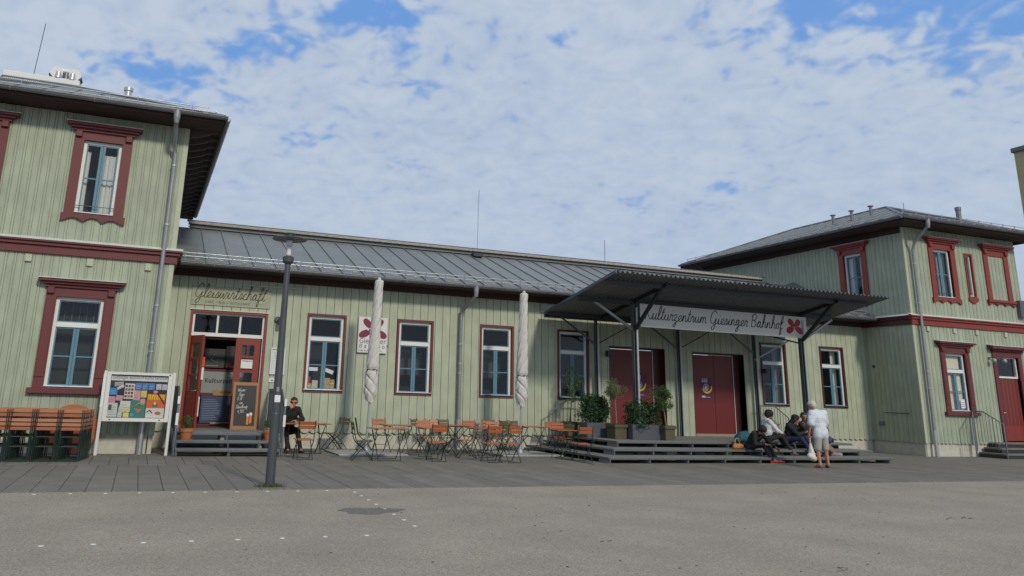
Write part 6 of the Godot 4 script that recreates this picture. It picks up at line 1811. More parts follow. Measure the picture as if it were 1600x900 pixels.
func ground() -> void:
	var pave_z := -14.03
	struct("ground", mb().box(-400, -0.3, -400, 400, -0.06, 300), mats.bed, "ground below the plaza reaching to the horizon")
	struct("plaza", mb().box(-60, -0.05, pave_z + 0.012, 90, 0.0, 60), mats.asphalt, "pale gravelly asphalt plaza in the foreground")
	var p := struct("pavement", mb().box(-60, -0.05, -60, 90, -0.02, pave_z), mats.bed, "grey slab pavement in front of the station buildings")
	var x := -3.28
	var n := 0
	while x < 34.0:
		for r in [[-14.03, -16.35, 0], [-16.358, -18.68, 1], [-18.69, -19.75, 2], [-19.758, -20.9, 3]]:
			if n > 295: break
			if r[2] >= 2 and x > 10.9 or r[2] < 2 and x > 27.5: continue
			var off: float = 0.0 if r[2] < 2 else 0.19
			put("slab", mb().cb(x + off + 0.004, -0.019, r[1], x + off + 0.381, rng.randf_range(-0.002, 0.002), r[0], 0.004), pick("slab"), p)
			n += 1
		x += 0.385
	var rest := mb()
	var y := -0.003
	rest.box(-60, -0.019, -60, -3.29, y, pave_z)
	rest.box(27.9, -0.019, -18.68, 90, y, pave_z)
	rest.box(11.3, -0.019, -20.9, 90, y, -18.69)
	rest.box(-3.28, -0.019, -24.0, 90, y, -20.91)
	rest.box(-3.28, -0.019, -60, 90, y, -24.0)
	stuff(put("slab_field", rest, mats.slab0, p))
	var oil := mb()
	var poly := PackedVector2Array()
	for k in 24:
		var a := TAU * k / 24.0
		var rr := 0.3 + 0.05 * sin(a * 3 + 1) + 0.03 * sin(a * 7)
		poly.append(Vector2(cos(a) * rr * 1.5, sin(a) * rr))
	oil.prism(poly, 0.0, 0.003, Transform3D(Basis(Vector3.RIGHT, -PI / 2), Vector3(3.25, 0.001, -11.45)))
	var os := struct("oil_stain", oil, mat(0.15, 0.14, 0.125, 0.7, 0, mats.asphalt.albedo_texture, Vector3(0.093, 0.093, 0.093)), "dark oil stain inside the studded bay")

# ------------------------------------------------------------------ people: a field of tapered limbs meshed as surface nets
func nets(out: MB, bones: Array, cell: float, k: float) -> void:
	var lo := Vector3.INF
	var hi := -Vector3.INF
	for b in bones:
		var r: float = maxf(b[2], b[3]) + cell * 2.0
		for e in [b[0], b[1]]:
			lo = lo.min(e - Vector3.ONE * r)
			hi = hi.max(e + Vector3.ONE * r)
	var nx := int((hi.x - lo.x) / cell) + 2
	var ny := int((hi.y - lo.y) / cell) + 2
	var nz := int((hi.z - lo.z) / cell) + 2
	var f := PackedFloat32Array()
	f.resize(nx * ny * nz)
	f.fill(1.0)
	for b in bones:
		var a: Vector3 = b[0]
		var ab: Vector3 = (b[1] as Vector3) - a
		var ra: float = b[2]
		var rb: float = b[3]
		var inv := 1.0 / maxf(ab.length_squared(), 1e-9)
		var m := maxf(ra, rb) + k + cell * 1.5
		var p0 := (a.min(b[1]) - Vector3.ONE * m - lo) / cell
		var p1 := (a.max(b[1]) + Vector3.ONE * m - lo) / cell
		for z in range(maxi(0, int(p0.z)), mini(nz, int(p1.z) + 2)):
			for y in range(maxi(0, int(p0.y)), mini(ny, int(p1.y) + 2)):
				var o := (z * ny + y) * nx
				for x in range(maxi(0, int(p0.x)), mini(nx, int(p1.x) + 2)):
					var p := lo + Vector3(x, y, z) * cell - a
					var t := clampf(p.dot(ab) * inv, 0.0, 1.0)
					var d := (p - ab * t).length() - lerpf(ra, rb, t)
					var c := f[o + x]
					var h := maxf(k - absf(d - c), 0.0)
					f[o + x] = minf(d, c) - h * h / (4.0 * k)
	var at := {}
	var vs := PackedVector3Array()
	var off := [0, 1, nx, nx + 1, nx * ny, nx * ny + 1, nx * ny + nx, nx * ny + nx + 1]
	var cor: Array[Vector3] = []
	for i in 8: cor.append(Vector3(i & 1, (i >> 1) & 1, (i >> 2) & 1))
	var edges := [[0, 1], [2, 3], [4, 5], [6, 7], [0, 2], [1, 3], [4, 6], [5, 7], [0, 4], [1, 5], [2, 6], [3, 7]]
	for z in nz - 1:
		for y in ny - 1:
			var o := (z * ny + y) * nx
			for x in nx - 1:
				var q := o + x
				var mask := 0
				for i in 8:
					if f[q + off[i]] < 0.0: mask |= 1 << i
				if mask == 0 or mask == 255: continue
				var s := Vector3.ZERO
				var c := 0
				for e in edges:
					var i0: int = e[0]
					var i1: int = e[1]
					if ((mask >> i0) & 1) != ((mask >> i1) & 1):
						var d0 := f[q + off[i0]]
						var d1 := f[q + off[i1]]
						s += cor[i0].lerp(cor[i1], d0 / (d0 - d1))
						c += 1
				at[q] = vs.size()
				vs.append(lo + (Vector3(x, y, z) + s / c) * cell)
	var nn := PackedVector3Array()
	nn.resize(vs.size())
	var quads := []
	var st := [1, nx, nx * ny]
	for q in at:
		for ax in 3:
			var e: int = q + st[ax]
			if (f[q] < 0.0) == (f[e] < 0.0): continue
			var u: int = st[(ax + 1) % 3]
			var w: int = st[(ax + 2) % 3]
			if not (at.has(q - u) and at.has(q - w) and at.has(q - u - w)): continue
			var i0: int = at[q]
			var i1: int = at[q - u]
			var i2: int = at[q - u - w]
			var i3: int = at[q - w]
			var qd := [i0, i1, i2, i3] if f[q] < 0.0 else [i0, i3, i2, i1]
			quads.append(qd)
			var n := (vs[qd[1]] - vs[qd[0]]).cross(vs[qd[2]] - vs[qd[0]]) + (vs[qd[2]] - vs[qd[0]]).cross(vs[qd[3]] - vs[qd[0]])
			for i in qd: nn[i] += n
	for i in nn.size(): nn[i] = nn[i].normalized()
	for qd in quads:
		out.stri(vs[qd[0]], vs[qd[1]], vs[qd[2]], nn[qd[0]], nn[qd[1]], nn[qd[2]])
		out.stri(vs[qd[0]], vs[qd[2]], vs[qd[3]], nn[qd[0]], nn[qd[2]], nn[qd[3]])

# a hand at the wrist w: dir runs along the fingers, palm_n out of the palm, thumb_side towards the thumb
func hand_bones(w: Vector3, dir: Vector3, palm_n: Vector3, side: Vector3, curl: float) -> Array:
	var b := []
	var d := dir.normalized()
	var s := (side - d * side.dot(d)).normalized()
	var n := d.cross(s).normalized()
	if n.dot(palm_n) < 0.0: n = -n
	var kn := w + d * 0.085
	b.append([w, w + d * 0.03, 0.024, 0.022])
	for i in 4:
		var o := s * (0.03 - 0.02 * i)
		b.append([w + d * 0.03 + o * 0.7, kn + o, 0.014, 0.012])
		var l: float = [0.072, 0.08, 0.074, 0.058][i]
		var p0 := kn + o
		var d1 := (d * cos(curl * 0.6) + n * sin(curl * 0.6))
		var p1 := p0 + d1 * l * 0.45
		var d2 := (d * cos(curl * 1.4) + n * sin(curl * 1.4))
		var p2 := p1 + d2 * l * 0.32
		var d3 := (d * cos(curl * 2.1) + n * sin(curl * 2.1))
		b.append([p0, p1, 0.0095, 0.0088])
		b.append([p1, p2, 0.0088, 0.008])
		b.append([p2, p2 + d3 * l * 0.25, 0.008, 0.007])
	var t0 := w + d * 0.025 + s * 0.024
	var t1 := t0 + (s * 0.75 + d * 0.6 + n * 0.3).normalized() * 0.042
	var t2 := t1 + (d * 0.9 + s * 0.25 + n * 0.4 * curl).normalized() * 0.03
	b.append([t0, t1, 0.013, 0.011]); b.append([t1, t2, 0.0105, 0.009])
	return b

# J holds joints in the person's own space; look holds colours and the cut of the clothes
func person(label: String, at: Vector3, J: Dictionary, look: Dictionary) -> Node3D:
	var p := thing("person", label, "person", at)
	var skin: Color = look.skin
	var sm := mat(skin.r, skin.g, skin.b, 0.55)
	var body := []
	var add := func(list: Array, a: String, b: String, ra: float, rb: float) -> void: list.append([J[a], J[b], ra, rb])
	var mid: Vector3 = (J.hipL + J.hipR) * 0.5
	var sho: Vector3 = (J.shL + J.shR) * 0.5
	var belly := mid.lerp(sho, 0.4) + (look.get("belly", Vector3.ZERO) as Vector3)
	var chest := mid.lerp(sho, 0.75)
	var fore: Vector3 = (J.face as Vector3).normalized()
	var torso := func(list: Array, e: float) -> void:
		list.append([J.hipL, J.hipR, 0.105 + e, 0.105 + e])
		list.append([mid, belly, 0.13 + e, 0.125 + e])
		var ax: Vector3 = (J.shR - J.shL).normalized() * 0.075
		list.append([belly - ax * 0.7, chest - ax, 0.105 + e, 0.115 + e])
		list.append([belly + ax * 0.7, chest + ax, 0.105 + e, 0.115 + e])
		list.append([chest - ax, (J.shL as Vector3).lerp(sho, 0.25), 0.11 + e, 0.06 + e])
		list.append([chest + ax, (J.shR as Vector3).lerp(sho, 0.25), 0.11 + e, 0.06 + e])
		list.append([J.shL, J.shR, 0.058 + e, 0.058 + e])
	torso.call(body, -0.012)
	for s in ["L", "R"]:
		add.call(body, "sh" + s, "el" + s, 0.05, 0.04)
		add.call(body, "el" + s, "wr" + s, 0.04, 0.026)
		add.call(body, "hip" + s, "kn" + s, 0.085, 0.056)
		add.call(body, "kn" + s, "an" + s, 0.055, 0.036)
		add.call(body, "an" + s, "to" + s, 0.038, 0.03)
	body.append([sho, J.head - Vector3(0, 0.06, 0) - fore * 0.02, 0.062, 0.052])
	var bm := mb()
	nets(bm, body, 0.02, 0.03)
	# head with face
	var hd: Vector3 = J.head
	var up: Vector3 = (J.get("crown", Vector3.UP) as Vector3).normalized()
	up = (up - fore * up.dot(fore)).normalized()
	var rt := fore.cross(up).normalized()
	var H := func(x: float, y: float, z: float) -> Vector3: return hd + rt * x + up * y + fore * z
	var head := [[H.call(0, 0.04, -0.02), H.call(0, 0.035, 0.02), 0.082, 0.078], [H.call(0, -0.02, 0.02), H.call(0, -0.075, 0.045), 0.066, 0.034], [H.call(0, 0.008, 0.09), H.call(0, -0.025, 0.112), 0.009, 0.014],
		[H.call(-0.05, 0.03, 0.07), H.call(0.05, 0.03, 0.07), 0.016, 0.016], [H.call(-0.083, 0.0, -0.005), H.call(-0.084, 0.03, -0.012), 0.013, 0.016], [H.call(0.083, 0.0, -0.005), H.call(0.084, 0.03, -0.012), 0.013, 0.016],
		[H.call(-0.022, -0.052, 0.078), H.call(0.022, -0.052, 0.078), 0.012, 0.012], [H.call(0, -0.08, 0.07), H.call(0, -0.085, 0.06), 0.016, 0.016], [hd + up * -0.06 - fore * 0.02, sho.lerp(hd, 0.3), 0.052, 0.055]]
	nets(bm, head, 0.008, 0.018)
	for s in ["L", "R"]:
		if J.has("hd" + s):
			var q: Array = J["hd" + s]
			nets(bm, hand_bones(J["wr" + s], q[0], q[1], q[2], q[3]), 0.0045, 0.008)
	put("body", bm, sm, p)
	var em := mb()
	for x in [-0.033, 0.033]: em.blob(H.call(x, 0.012, 0.081), Vector3(0.011, 0.008, 0.011), 8, 6)
	put("eyes", em, mats.ink, p)
	put("mouth", mb().tube([H.call(-0.024, -0.05, 0.087), H.call(0, -0.051, 0.093), H.call(0.024, -0.05, 0.087)], 0.004, 5), mat(skin.r * 0.6, skin.g * 0.35, skin.b * 0.35, 0.5), p)
	# hair
	if look.has("hair"):
		var c: Color = look.hair
		var hr := []
		var v: float = look.get("hair_volume", 0.0)
		hr.append([H.call(0, 0.055, -0.03), H.call(0, 0.06, 0.012), 0.086 + v, 0.08 + v])
		hr.append([H.call(-0.05, 0.01, -0.045), H.call(0.05, 0.01, -0.045), 0.058 + v, 0.058 + v])
		hr.append([H.call(0, -0.02, -0.055), H.call(0, -0.055 - look.get("hair_long", 0.0), -0.045), 0.055 + v, 0.04])
		for i in 40:
			var d := Vector3(rng.randfn(), rng.randfn() * 0.6 + 0.5, rng.randfn()).normalized()
			if d.dot(fore) > 0.55 and d.dot(up) < 0.75: continue
			var q := hd + up * 0.04 - fore * 0.015 + d * (0.085 + v)
			hr.append([q, q + d * 0.008 + Vector3(rng.randfn(), rng.randfn(), rng.randfn()) * 0.01, 0.012 + v * 0.4, 0.008])
		var hm := mb()
		nets(hm, hr, 0.009, 0.012)
		put("hair", hm, mat(c.r, c.g, c.b, 0.75), p)
	# top
	var tc: Color = look.top
	var tm := []
	var loose: float = look.get("loose", 0.012)
	torso.call(tm, loose)
	tm[0] = [(J.hipL as Vector3).lerp(J.hipR, 0.15), (J.hipR as Vector3).lerp(J.hipL, 0.15), 0.116 + loose * 0.6, 0.116 + loose * 0.6]
	tm.append([belly - (J.shR - J.shL).normalized() * 0.07, belly + (J.shR - J.shL).normalized() * 0.07, 0.11 + loose, 0.11 + loose])
	if look.get("hem", 0.0) > 0.0:
		for s in ["L", "R"]: tm.append([(J["hip" + s] as Vector3) + Vector3(0, 0.05, 0), (J["hip" + s] as Vector3) - Vector3(0, look.hem, 0), 0.108 + loose * 0.5, 0.112 + loose * 0.5])
	var sl: float = look.get("sleeve", 2.0)
	for s in ["L", "R"]:
		var a: Vector3 = J["sh" + s]
		var e: Vector3 = J["el" + s]
		var w: Vector3 = J["wr" + s]
		if sl <= 1.0: tm.append([a, a.lerp(e, sl), 0.064 + loose, 0.062 + loose])
		else:
			tm.append([a, e, 0.053 + loose, 0.046 + loose])
			tm.append([e, e.lerp(w, sl - 1.0), 0.05 + loose, 0.036 + loose * 0.7])
	tm.append([sho, sho.lerp(J.head, 0.28), 0.07 + loose * 0.5, 0.06 + loose * 0.5])
	# cloth wrinkles
	for i in int(look.get("folds", 10)):
		var b: Array = tm[rng.randi() % tm.size()]
		var c: Vector3 = (b[0] as Vector3).lerp(b[1], rng.randf())
		var d := Vector3(rng.randfn(), rng.randfn() * 0.4, rng.randfn()).normalized()
		c += d * (lerpf(b[2], b[3], 0.5) - 0.004)
		var al := Vector3(rng.randfn() * 0.5, 1.0, rng.randfn() * 0.5).normalized() * 0.07
		tm.append([c - al, c + al, 0.008, 0.008])
	var mm := mb()
	nets(mm, tm, 0.019, 0.03)
	put(look.get("top_name", "jacket"), mm, look.get("top_mat", mat(tc.r, tc.g, tc.b, 0.85)), p)
	if look.has("hood"):
		var hm := mb()
		nets(hm, [[H.call(0, 0.05, -0.045), H.call(0, 0.055, 0.0), 0.105, 0.1], [H.call(0, -0.03, -0.06), sho + Vector3(0, 0.03, 0) - fore * 0.03, 0.09, 0.09]], 0.012, 0.03)
		put("hood", hm, mat(tc.r, tc.g, tc.b, 0.85), p)
	# trousers
	var lc: Color = look.legs
	var lm := []
	var ll: float = look.get("leg", 2.0)
	lm.append([J.hipL, J.hipR, 0.118, 0.118])
	lm.append([mid, belly.lerp(mid, 0.4), 0.135, 0.125])
	for s in ["L", "R"]:
		var a: Vector3 = J["hip" + s]
		var e: Vector3 = J["kn" + s]
		var w: Vector3 = J["an" + s]
		if ll <= 1.0: lm.append([a, a.lerp(e, ll), 0.108, 0.098])
		else:
			lm.append([a, e, 0.1, 0.073])
			lm.append([e, e.lerp(w, ll - 1.0), 0.072, 0.057])
	var km := mb()
	nets(km, lm, 0.019, 0.03)
	put("trousers" if ll > 1.0 else "shorts", km, look.get("legs_mat", mat(lc.r, lc.g, lc.b, 0.85)), p)
	# shoes
	var fc: Color = look.shoes
	for s in ["L", "R"]:
		var a: Vector3 = J["an" + s]
		var t: Vector3 = J["to" + s]
		var fd := (t - a); fd.y = 0; fd = fd.normalized()
		var gy := t.y - 0.03
		var heel := Vector3(a.x, gy + 0.035, a.z) - fd * 0.025
		var tip := Vector3(t.x, gy + 0.03, t.z) + fd * 0.0
		var hm := mb()
		if look.has("sandal"):
			nets(hm, [[heel + Vector3(0, -0.025, 0), tip + Vector3(0, -0.022, 0), 0.016, 0.016], [a.lerp(t, 0.55) + Vector3(0, 0.01, 0) - Vector3(fd.z, 0, -fd.x) * 0.04, a.lerp(t, 0.55) + Vector3(0, 0.01, 0) + Vector3(fd.z, 0, -fd.x) * 0.04, 0.016, 0.016]], 0.008, 0.02)
		else:
			nets(hm, [[heel, tip, 0.047, 0.042], [a + Vector3(0, -0.02, 0), heel.lerp(tip, 0.45), 0.046, 0.046]], 0.011, 0.02)
			put("sole", mb().beam(Vector3(heel.x, gy - 0.012, heel.z) - fd * 0.03, Vector3(tip.x, gy - 0.012, tip.z) + fd * 0.028, 0.078, 0.02, Vector3.UP, 0.008), mat(look.get("sole", fc).r, look.get("sole", fc).g, look.get("sole", fc).b, 0.7), p)
		put("shoe", hm, mat(fc.r, fc.g, fc.b, 0.6), p)
	return p

func stripes(a: Color, b: Color, scale: Vector3) -> StandardMaterial3D:      # woven stripes or checks
	var im := Image.create(64, 64, false, Image.FORMAT_RGB8)
	for y in 64:
		for x in 64:
			var k := (0.5 if x % 16 < 5 else 0.0) + (0.5 if y % 32 < 3 else 0.0)
			im.set_pixel(x, y, a.lerp(b, k).linear_to_srgb())
	var m := StandardMaterial3D.new()
	m.albedo_texture = ImageTexture.create_from_image(im)
	m.roughness = 0.9
	m.uv1_triplanar = true
	m.uv1_scale = scale
	return m

func people() -> void:
	var V := func(x: float, y: float, z: float) -> Vector3: return Vector3(x, y, z)
	# standing, back to the camera, head turned down to the left
	var b := Vector3(17.68, 0, -17.5)
	person("white-haired person standing in pale checked shirt, grey shorts and sandals", b, {
		"hipL": V.call(-0.1, 0.9, 0.0), "hipR": V.call(0.1, 0.9, 0.0), "shL": V.call(-0.2, 1.42, -0.06), "shR": V.call(0.19, 1.43, -0.03), "head": V.call(-0.09, 1.62, -0.14), "face": V.call(-0.55, -0.25, -0.8), "crown": V.call(-0.1, 1, -0.2),
		"elL": V.call(-0.29, 1.12, -0.03), "wrL": V.call(-0.31, 0.88, -0.1), "elR": V.call(0.3, 1.15, -0.1), "wrR": V.call(0.24, 0.98, -0.33),
		"hdL": [V.call(0, -1, -0.1), V.call(1, 0, 0), V.call(0, -0.1, -1), 0.9], "hdR": [V.call(-0.3, -0.2, -1), V.call(-1, 0, 0), V.call(0, 1, 0), 0.6],
		"knL": V.call(-0.12, 0.48, -0.02), "knR": V.call(0.13, 0.48, 0.0), "anL": V.call(-0.13, 0.08, 0.03), "anR": V.call(0.15, 0.08, 0.04), "toL": V.call(-0.2, 0.035, -0.1), "toR": V.call(0.2, 0.035, -0.1),
	}, {"skin": Color(0.42, 0.2, 0.12), "hair": Color(0.5, 0.47, 0.38), "hair_volume": 0.012, "hair_long": 0.02, "top": Color(0.6, 0.65, 0.72), "top_mat": stripes(Color(0.66, 0.7, 0.74), Color(0.34, 0.42, 0.55), Vector3(5, 5, 5)), "top_name": "shirt", "sleeve": 0.85, "loose": 0.035, "hem": 0.06, "folds": 24,
		"legs": Color(0.36, 0.34, 0.3), "leg": 0.92, "shoes": Color(0.05, 0.025, 0.02), "sandal": true, "belly": V.call(0, 0, -0.02)})
	var bag := thing("carrier_bag", "white carrier bag hanging from the standing person's left hand", "bag", b + Vector3(-0.31, 0, -0.08))
	var bm := mb()
	nets(bm, [[Vector3(0, 0.6, 0), Vector3(0.02, 0.28, 0), 0.035, 0.1], [Vector3(-0.05, 0.3, 0.0), Vector3(0.08, 0.24, 0), 0.075, 0.08], [Vector3(-0.02, 0.5, 0.03), Vector3(0.0, 0.25, 0.06), 0.02, 0.03], [Vector3(0.02, 0.5, 0.04), Vector3(0.06, 0.25, 0.06), 0.015, 0.03]], 0.014, 0.02)
	put("bag_body", bm, mat(0.62, 0.61, 0.57, 0.7), bag)
	for s in [-0.02, 0.02]: put("bag_handle", mb().tube([Vector3(s, 0.58, 0), Vector3(s * 0.6, 0.7, 0), Vector3(0, 0.78, 0)], 0.008, 6), mat(0.6, 0.58, 0.54, 0.7), bag)
	# bent forward on the second step, red shoes on the ground
	b = Vector3(17.2, 0, -19.6)
	person("person bent forward on the steps in black jacket with striped cuffs and red shoes", b, {
		"hipL": V.call(0.1, 0.43, -0.16), "hipR": V.call(-0.1, 0.43, -0.12), "shL": V.call(0.12, 0.8, 0.24), "shR": V.call(-0.2, 0.8, 0.26), "head": V.call(0.0, 0.89, 0.4), "face": V.call(0.35, -0.75, 0.6), "crown": V.call(0.1, 0.6, 0.8),
		"elL": V.call(0.26, 0.56, 0.34), "wrL": V.call(0.38, 0.42, 0.5), "elR": V.call(-0.2, 0.5, 0.3), "wrR": V.call(0.05, 0.5, 0.5),
		"hdL": [V.call(0.5, -0.7, 0.4), V.call(0, -1, 0), V.call(0, 0.3, 1), 0.5], "hdR": [V.call(1, -0.1, 0.3), V.call(0, -1, 0), V.call(0, 0, 1), 0.9],
		"knL": V.call(0.28, 0.5, 0.3), "knR": V.call(0.06, 0.5, 0.34), "anL": V.call(0.2, 0.1, 0.66), "anR": V.call(0.02, 0.1, 0.7), "toL": V.call(0.4, 0.035, 0.72), "toR": V.call(0.2, 0.035, 0.8),
	}, {"skin": Color(0.4, 0.2, 0.14), "hair": Color(0.012, 0.011, 0.012), "hair_volume": 0.012, "top": Color(0.014, 0.014, 0.017), "sleeve": 1.75, "folds": 18, "legs": Color(0.02, 0.019, 0.022), "shoes": Color(0.55, 0.045, 0.03), "sole": Color(0.6, 0.55, 0.5)})
	# white shirt, turned to the right, one hand out
	b = Vector3(18.33, 0, -20.3)
	person("dark-haired person in white long-sleeved shirt sitting sideways with one hand held out", b, {
		"hipL": V.call(0.02, 0.62, -0.1), "hipR": V.call(0.0, 0.62, 0.1), "shL": V.call(0.1, 1.1, -0.18), "shR": V.call(0.02, 1.1, 0.18), "head": V.call(0.17, 1.31, 0.0), "face": V.call(0.7, -0.1, 0.75),
		"elL": V.call(0.34, 0.96, -0.2), "wrL": V.call(0.56, 1.0, -0.16), "elR": V.call(0.2, 0.86, 0.26), "wrR": V.call(0.42, 0.78, 0.22),
		"hdL": [V.call(1, 0.3, 0.1), V.call(0, 1, 0), V.call(0, 0.2, 1), 0.2], "hdR": [V.call(1, -0.3, 0), V.call(0, -1, 0), V.call(0, 0.3, -1), 0.6],
		"knL": V.call(0.45, 0.74, -0.08), "knR": V.call(0.4, 0.72, 0.2), "anL": V.call(0.5, 0.42, 0.3), "anR": V.call(0.34, 0.28, 0.64), "toL": V.call(0.66, 0.36, 0.34), "toR": V.call(0.5, 0.19, 0.72),
	}, {"skin": Color(0.2, 0.09, 0.055), "hair": Color(0.012, 0.009, 0.008), "hair_volume": 0.03, "top": Color(0.6, 0.6, 0.62), "top_name": "shirt", "sleeve": 1.85, "loose": 0.016, "folds": 22, "legs": Color(0.012, 0.012, 0.014), "shoes": Color(0.02, 0.02, 0.02), "sole": Color(0.5, 0.5, 0.5)})
	# hooded, hand at the mouth
	b = Vector3(19.15, 0, -20.25)
	person("person in dark hooded jacket and jeans sitting with a hand at the mouth", b, {
		"hipL": V.call(0.12, 0.6, -0.06), "hipR": V.call(-0.08, 0.6, 0.04), "shL": V.call(0.24, 1.02, 0.04), "shR": V.call(-0.12, 1.02, 0.16), "head": V.call(0.16, 1.2, 0.2), "face": V.call(0.75, -0.2, 0.7),
		"elL": V.call(0.42, 0.78, 0.16), "wrL": V.call(0.34, 1.0, 0.32), "elR": V.call(0.05, 0.76, 0.34), "wrR": V.call(0.27, 0.82, 0.38),
		"hdL": [V.call(-0.1, 1, 0.0), V.call(-1, 0, 0.2), V.call(0.2, 0.1, 1), 0.8], "hdR": [V.call(1, 0.1, 0), V.call(0, 1, 0), V.call(0, 0.3, 1), 0.7],
		"knL": V.call(0.34, 0.66, 0.36), "knR": V.call(0.08, 0.64, 0.46), "anL": V.call(0.28, 0.27, 0.82), "anR": V.call(0.06, 0.27, 0.84), "toL": V.call(0.34, 0.19, 1.0), "toR": V.call(0.1, 0.19, 1.02),
	}, {"skin": Color(0.42, 0.18, 0.13), "hair": Color(0.02, 0.015, 0.012), "hood": true, "top": Color(0.012, 0.013, 0.017), "sleeve": 1.9, "loose": 0.022, "folds": 16, "legs": Color(0.018, 0.026, 0.06), "shoes": Color(0.015, 0.015, 0.015)})
	# half hidden behind the standing person
	b = Vector3(19.72, 0, -20.3)
	person("person in dark jacket and tan trousers sitting half hidden behind the standing one", b, {
		"hipL": V.call(0.1, 0.6, -0.06), "hipR": V.call(-0.08, 0.6, 0.04), "shL": V.call(0.24, 1.08, 0.0), "shR": V.call(-0.12, 1.08, 0.12), "head": V.call(0.04, 1.29, 0.12), "face": V.call(-0.3, -0.1, 0.9),
		"elL": V.call(0.46, 0.86, 0.1), "wrL": V.call(0.5, 0.74, 0.34), "elR": V.call(-0.14, 0.82, 0.28), "wrR": V.call(0.06, 0.74, 0.44),
		"hdL": [V.call(-0.4, -0.2, 0.8), V.call(0, -1, 0), V.call(-1, 0, 0.2), 0.5], "hdR": [V.call(0.5, -0.2, 0.8), V.call(0, -1, 0), V.call(1, 0, 0.2), 0.5],
		"knL": V.call(0.5, 0.64, 0.28), "knR": V.call(0.22, 0.62, 0.42), "anL": V.call(0.68, 0.28, 0.6), "anR": V.call(0.46, 0.27, 0.76), "toL": V.call(0.84, 0.195, 0.7), "toR": V.call(0.58, 0.195, 0.92),
	}, {"skin": Color(0.4, 0.2, 0.14), "hair": Color(0.05, 0.03, 0.02), "top": Color(0.012, 0.014, 0.02), "sleeve": 1.9, "folds": 16, "legs": Color(0.24, 0.15, 0.07), "shoes": Color(0.3, 0.28, 0.25), "sole": Color(0.5, 0.48, 0.44)})
	# in black at the terrace table, chin on hand
	b = Vector3(3.98, 0, -22.55)
	var m := person("person in black with red sunglasses sitting at the terrace table, chin on hand", b, {
		"hipL": V.call(0.1, 0.56, -0.1), "hipR": V.call(-0.12, 0.56, -0.1), "shL": V.call(0.2, 1.12, 0.1), "shR": V.call(-0.18, 1.13, 0.12), "head": V.call(0.04, 1.3, 0.24), "face": V.call(-0.25, -0.12, 1),
		"elL": V.call(0.3, 0.86, 0.26), "wrL": V.call(0.1, 0.83, 0.46), "elR": V.call(-0.22, 0.84, 0.4), "wrR": V.call(-0.06, 1.14, 0.4),
		"hdL": [V.call(-1, -0.05, 0.2), V.call(0, -1, 0), V.call(0, 0.3, 1), 0.4], "hdR": [V.call(0.15, 1, -0.1), V.call(0.3, 0, -1), V.call(1, 0.1, 0.2), 1.0],
		"knL": V.call(0.16, 0.58, 0.34), "knR": V.call(-0.14, 0.58, 0.36), "anL": V.call(0.26, 0.1, 0.46), "anR": V.call(-0.1, 0.1, 0.6), "toL": V.call(0.3, 0.035, 0.64), "toR": V.call(-0.12, 0.035, 0.78),
	}, {"skin": Color(0.45, 0.21, 0.14), "hair": Color(0.03, 0.018, 0.012), "top": Color(0.011, 0.011, 0.013), "sleeve": 1.92, "folds": 16, "legs": Color(0.012, 0.012, 0.013), "shoes": Color(0.012, 0.012, 0.012), "sole": Color(0.55, 0.55, 0.55)})
	var f := Vector3(-0.25, -0.12, 1).normalized()
	var hd := Vector3(0.04, 1.3, 0.24)
	var r := f.cross(Vector3.UP).normalized()
	for x in [-0.034, 0.034]: put("sunglass_lens", mb().blob(hd + r * x + Vector3(0, 0.012, 0) + f * 0.094, Vector3(0.03, 0.022, 0.01), 10, 6), mat(0.3, 0.03, 0.01, 0.1), m)
	put("sunglass_bridge", mb().tube([hd + r * -0.075 + f * 0.03 + Vector3(0, 0.02, 0), hd + r * -0.06 + f * 0.1 + Vector3(0, 0.022, 0), hd + r * 0.06 + f * 0.1 + Vector3(0, 0.022, 0), hd + r * 0.075 + f * 0.03 + Vector3(0, 0.02, 0)], 0.005, 5), mats.ink, m)
	# their things
	var bp := thing("backpack", "teal backpack lying on the deck left of the seated group", "backpack", Vector3(17.35, 0.488, -20.25))
	var pm := mb()
	nets(pm, [[Vector3(-0.14, 0.12, 0), Vector3(0.16, 0.15, 0.02), 0.12, 0.15], [Vector3(-0.05, 0.22, -0.04), Vector3(0.14, 0.25, 0), 0.09, 0.1], [Vector3(0.0, 0.1, 0.12), Vector3(0.16, 0.1, 0.14), 0.07, 0.07], [Vector3(-0.22, 0.08, 0.04), Vector3(-0.2, 0.06, 0.1), 0.06, 0.05]], 0.014, 0.03)
	put("pack", pm, mat(0.012, 0.09, 0.12, 0.8), bp)
	put("strap", mb().tube([Vector3(-0.1, 0.25, 0.02), Vector3(-0.2, 0.3, 0.1), Vector3(-0.22, 0.1, 0.2), Vector3(-0.1, 0.02, 0.22)], 0.014, 6), mats.ink, bp)
	put("pocket_zip", mb().tube([Vector3(0.0, 0.17, 0.185), Vector3(0.16, 0.17, 0.2)], 0.006, 5), mats.steel, bp)
	var ob := thing("handbag", "tan and orange handbag on the step beside the bent person", "bag", Vector3(16.72, 0.322, -19.75))
	var om := mb()
	nets(om, [[Vector3(-0.1, 0.07, 0), Vector3(0.16, 0.07, 0), 0.065, 0.06], [Vector3(-0.08, 0.12, 0), Vector3(0.14, 0.11, 0), 0.05, 0.05], [Vector3(0.1, 0.1, 0.03), Vector3(0.16, 0.1, 0.03), 0.05, 0.05]], 0.011, 0.02)
	put("bag_body", om, mat(0.42, 0.16, 0.035, 0.6), ob)
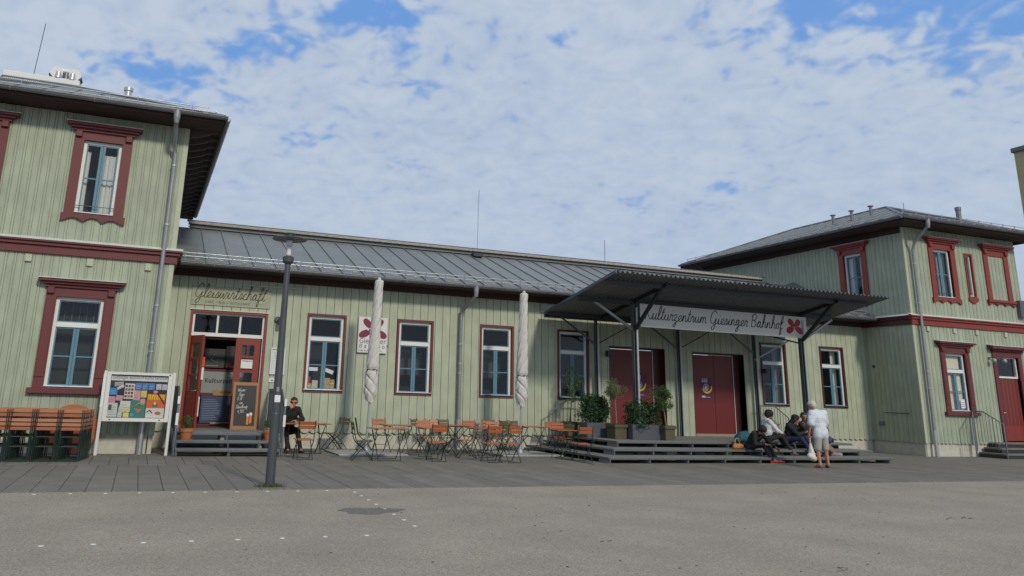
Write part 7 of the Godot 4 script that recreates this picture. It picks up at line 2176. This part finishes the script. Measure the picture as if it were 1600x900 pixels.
	put("bag_handle", mb().tube([Vector3(-0.08, 0.14, 0), Vector3(-0.06, 0.3, 0.02), Vector3(0.04, 0.32, 0.02), Vector3(0.1, 0.15, 0)], 0.01, 6), mat(0.5, 0.45, 0.4, 0.7), ob)
	var ml := thing("rolled_mat", "blue rolled sleeping mat on the deck right of the seated group", "rolled mat", Vector3(20.45, 0.61, -20.15))
	put("roll", mb().tube([Vector3(-0.24, 0, 0), Vector3(-0.2, 0, 0), Vector3(0.22, 0, 0.02), Vector3(0.26, 0, 0.02)], [0.09, 0.12, 0.12, 0.09], 16), mat(0.05, 0.06, 0.16, 0.85), ml)
	for x in [-0.1, 0.14]: put("strap", mb().tube([Vector3(x, 0, 0.005), Vector3(x + 0.03, 0, 0.006)], 0.124, 16), mats.ink, ml)
	var cr := thing("crate", "dark slatted crate with a folded trolley frame on the deck behind the blue mat", "crate", Vector3(20.95, 0.488, -20.9))
	for k in 4: put("slat", mb().cb(-0.32, 0.06 + k * 0.1, 0.2, 0.32, 0.14 + k * 0.1, 0.22, 0.004), mats.plank3, cr)
	for x in [-0.3, 0.3]: put("corner_post", mb().cb(x - 0.02, 0, -0.2, x + 0.02, 0.48, 0.199, 0.004), mats.plank0, cr)
	put("crate_floor", mb().box(-0.28, 0.04, -0.19, 0.28, 0.06, 0.19), mats.plank1, cr)
	put("trolley_frame", mb().tube([Vector3(0.36, 0.0, 0.22), Vector3(0.38, 0.3, 0.25), Vector3(0.36, 0.52, 0.1), Vector3(-0.3, 0.52, 0.1)], 0.012, 6), mats.galv, cr)
	put("trolley_wheel", mb().lathe([Vector2(0.03, -0.02), Vector2(0.07, -0.02), Vector2(0.08, 0.0), Vector2(0.07, 0.02), Vector2(0.03, 0.02)], Vector3.ZERO, 16), mats.ink, cr, Transform3D(Basis(Vector3.BACK, PI / 2), Vector3(0.4, 0.08, 0.22)))

func _ready() -> void:
	rng.seed = 20240917
	make_view()
	make_materials()
	ground()
	hall()
	left_block()
	right_block()
	canopy()
	deck()
	entrance_steps()
	side_steps()
	far_things()
	signs()
	terrace()
	plants()
	small_things()
	people()
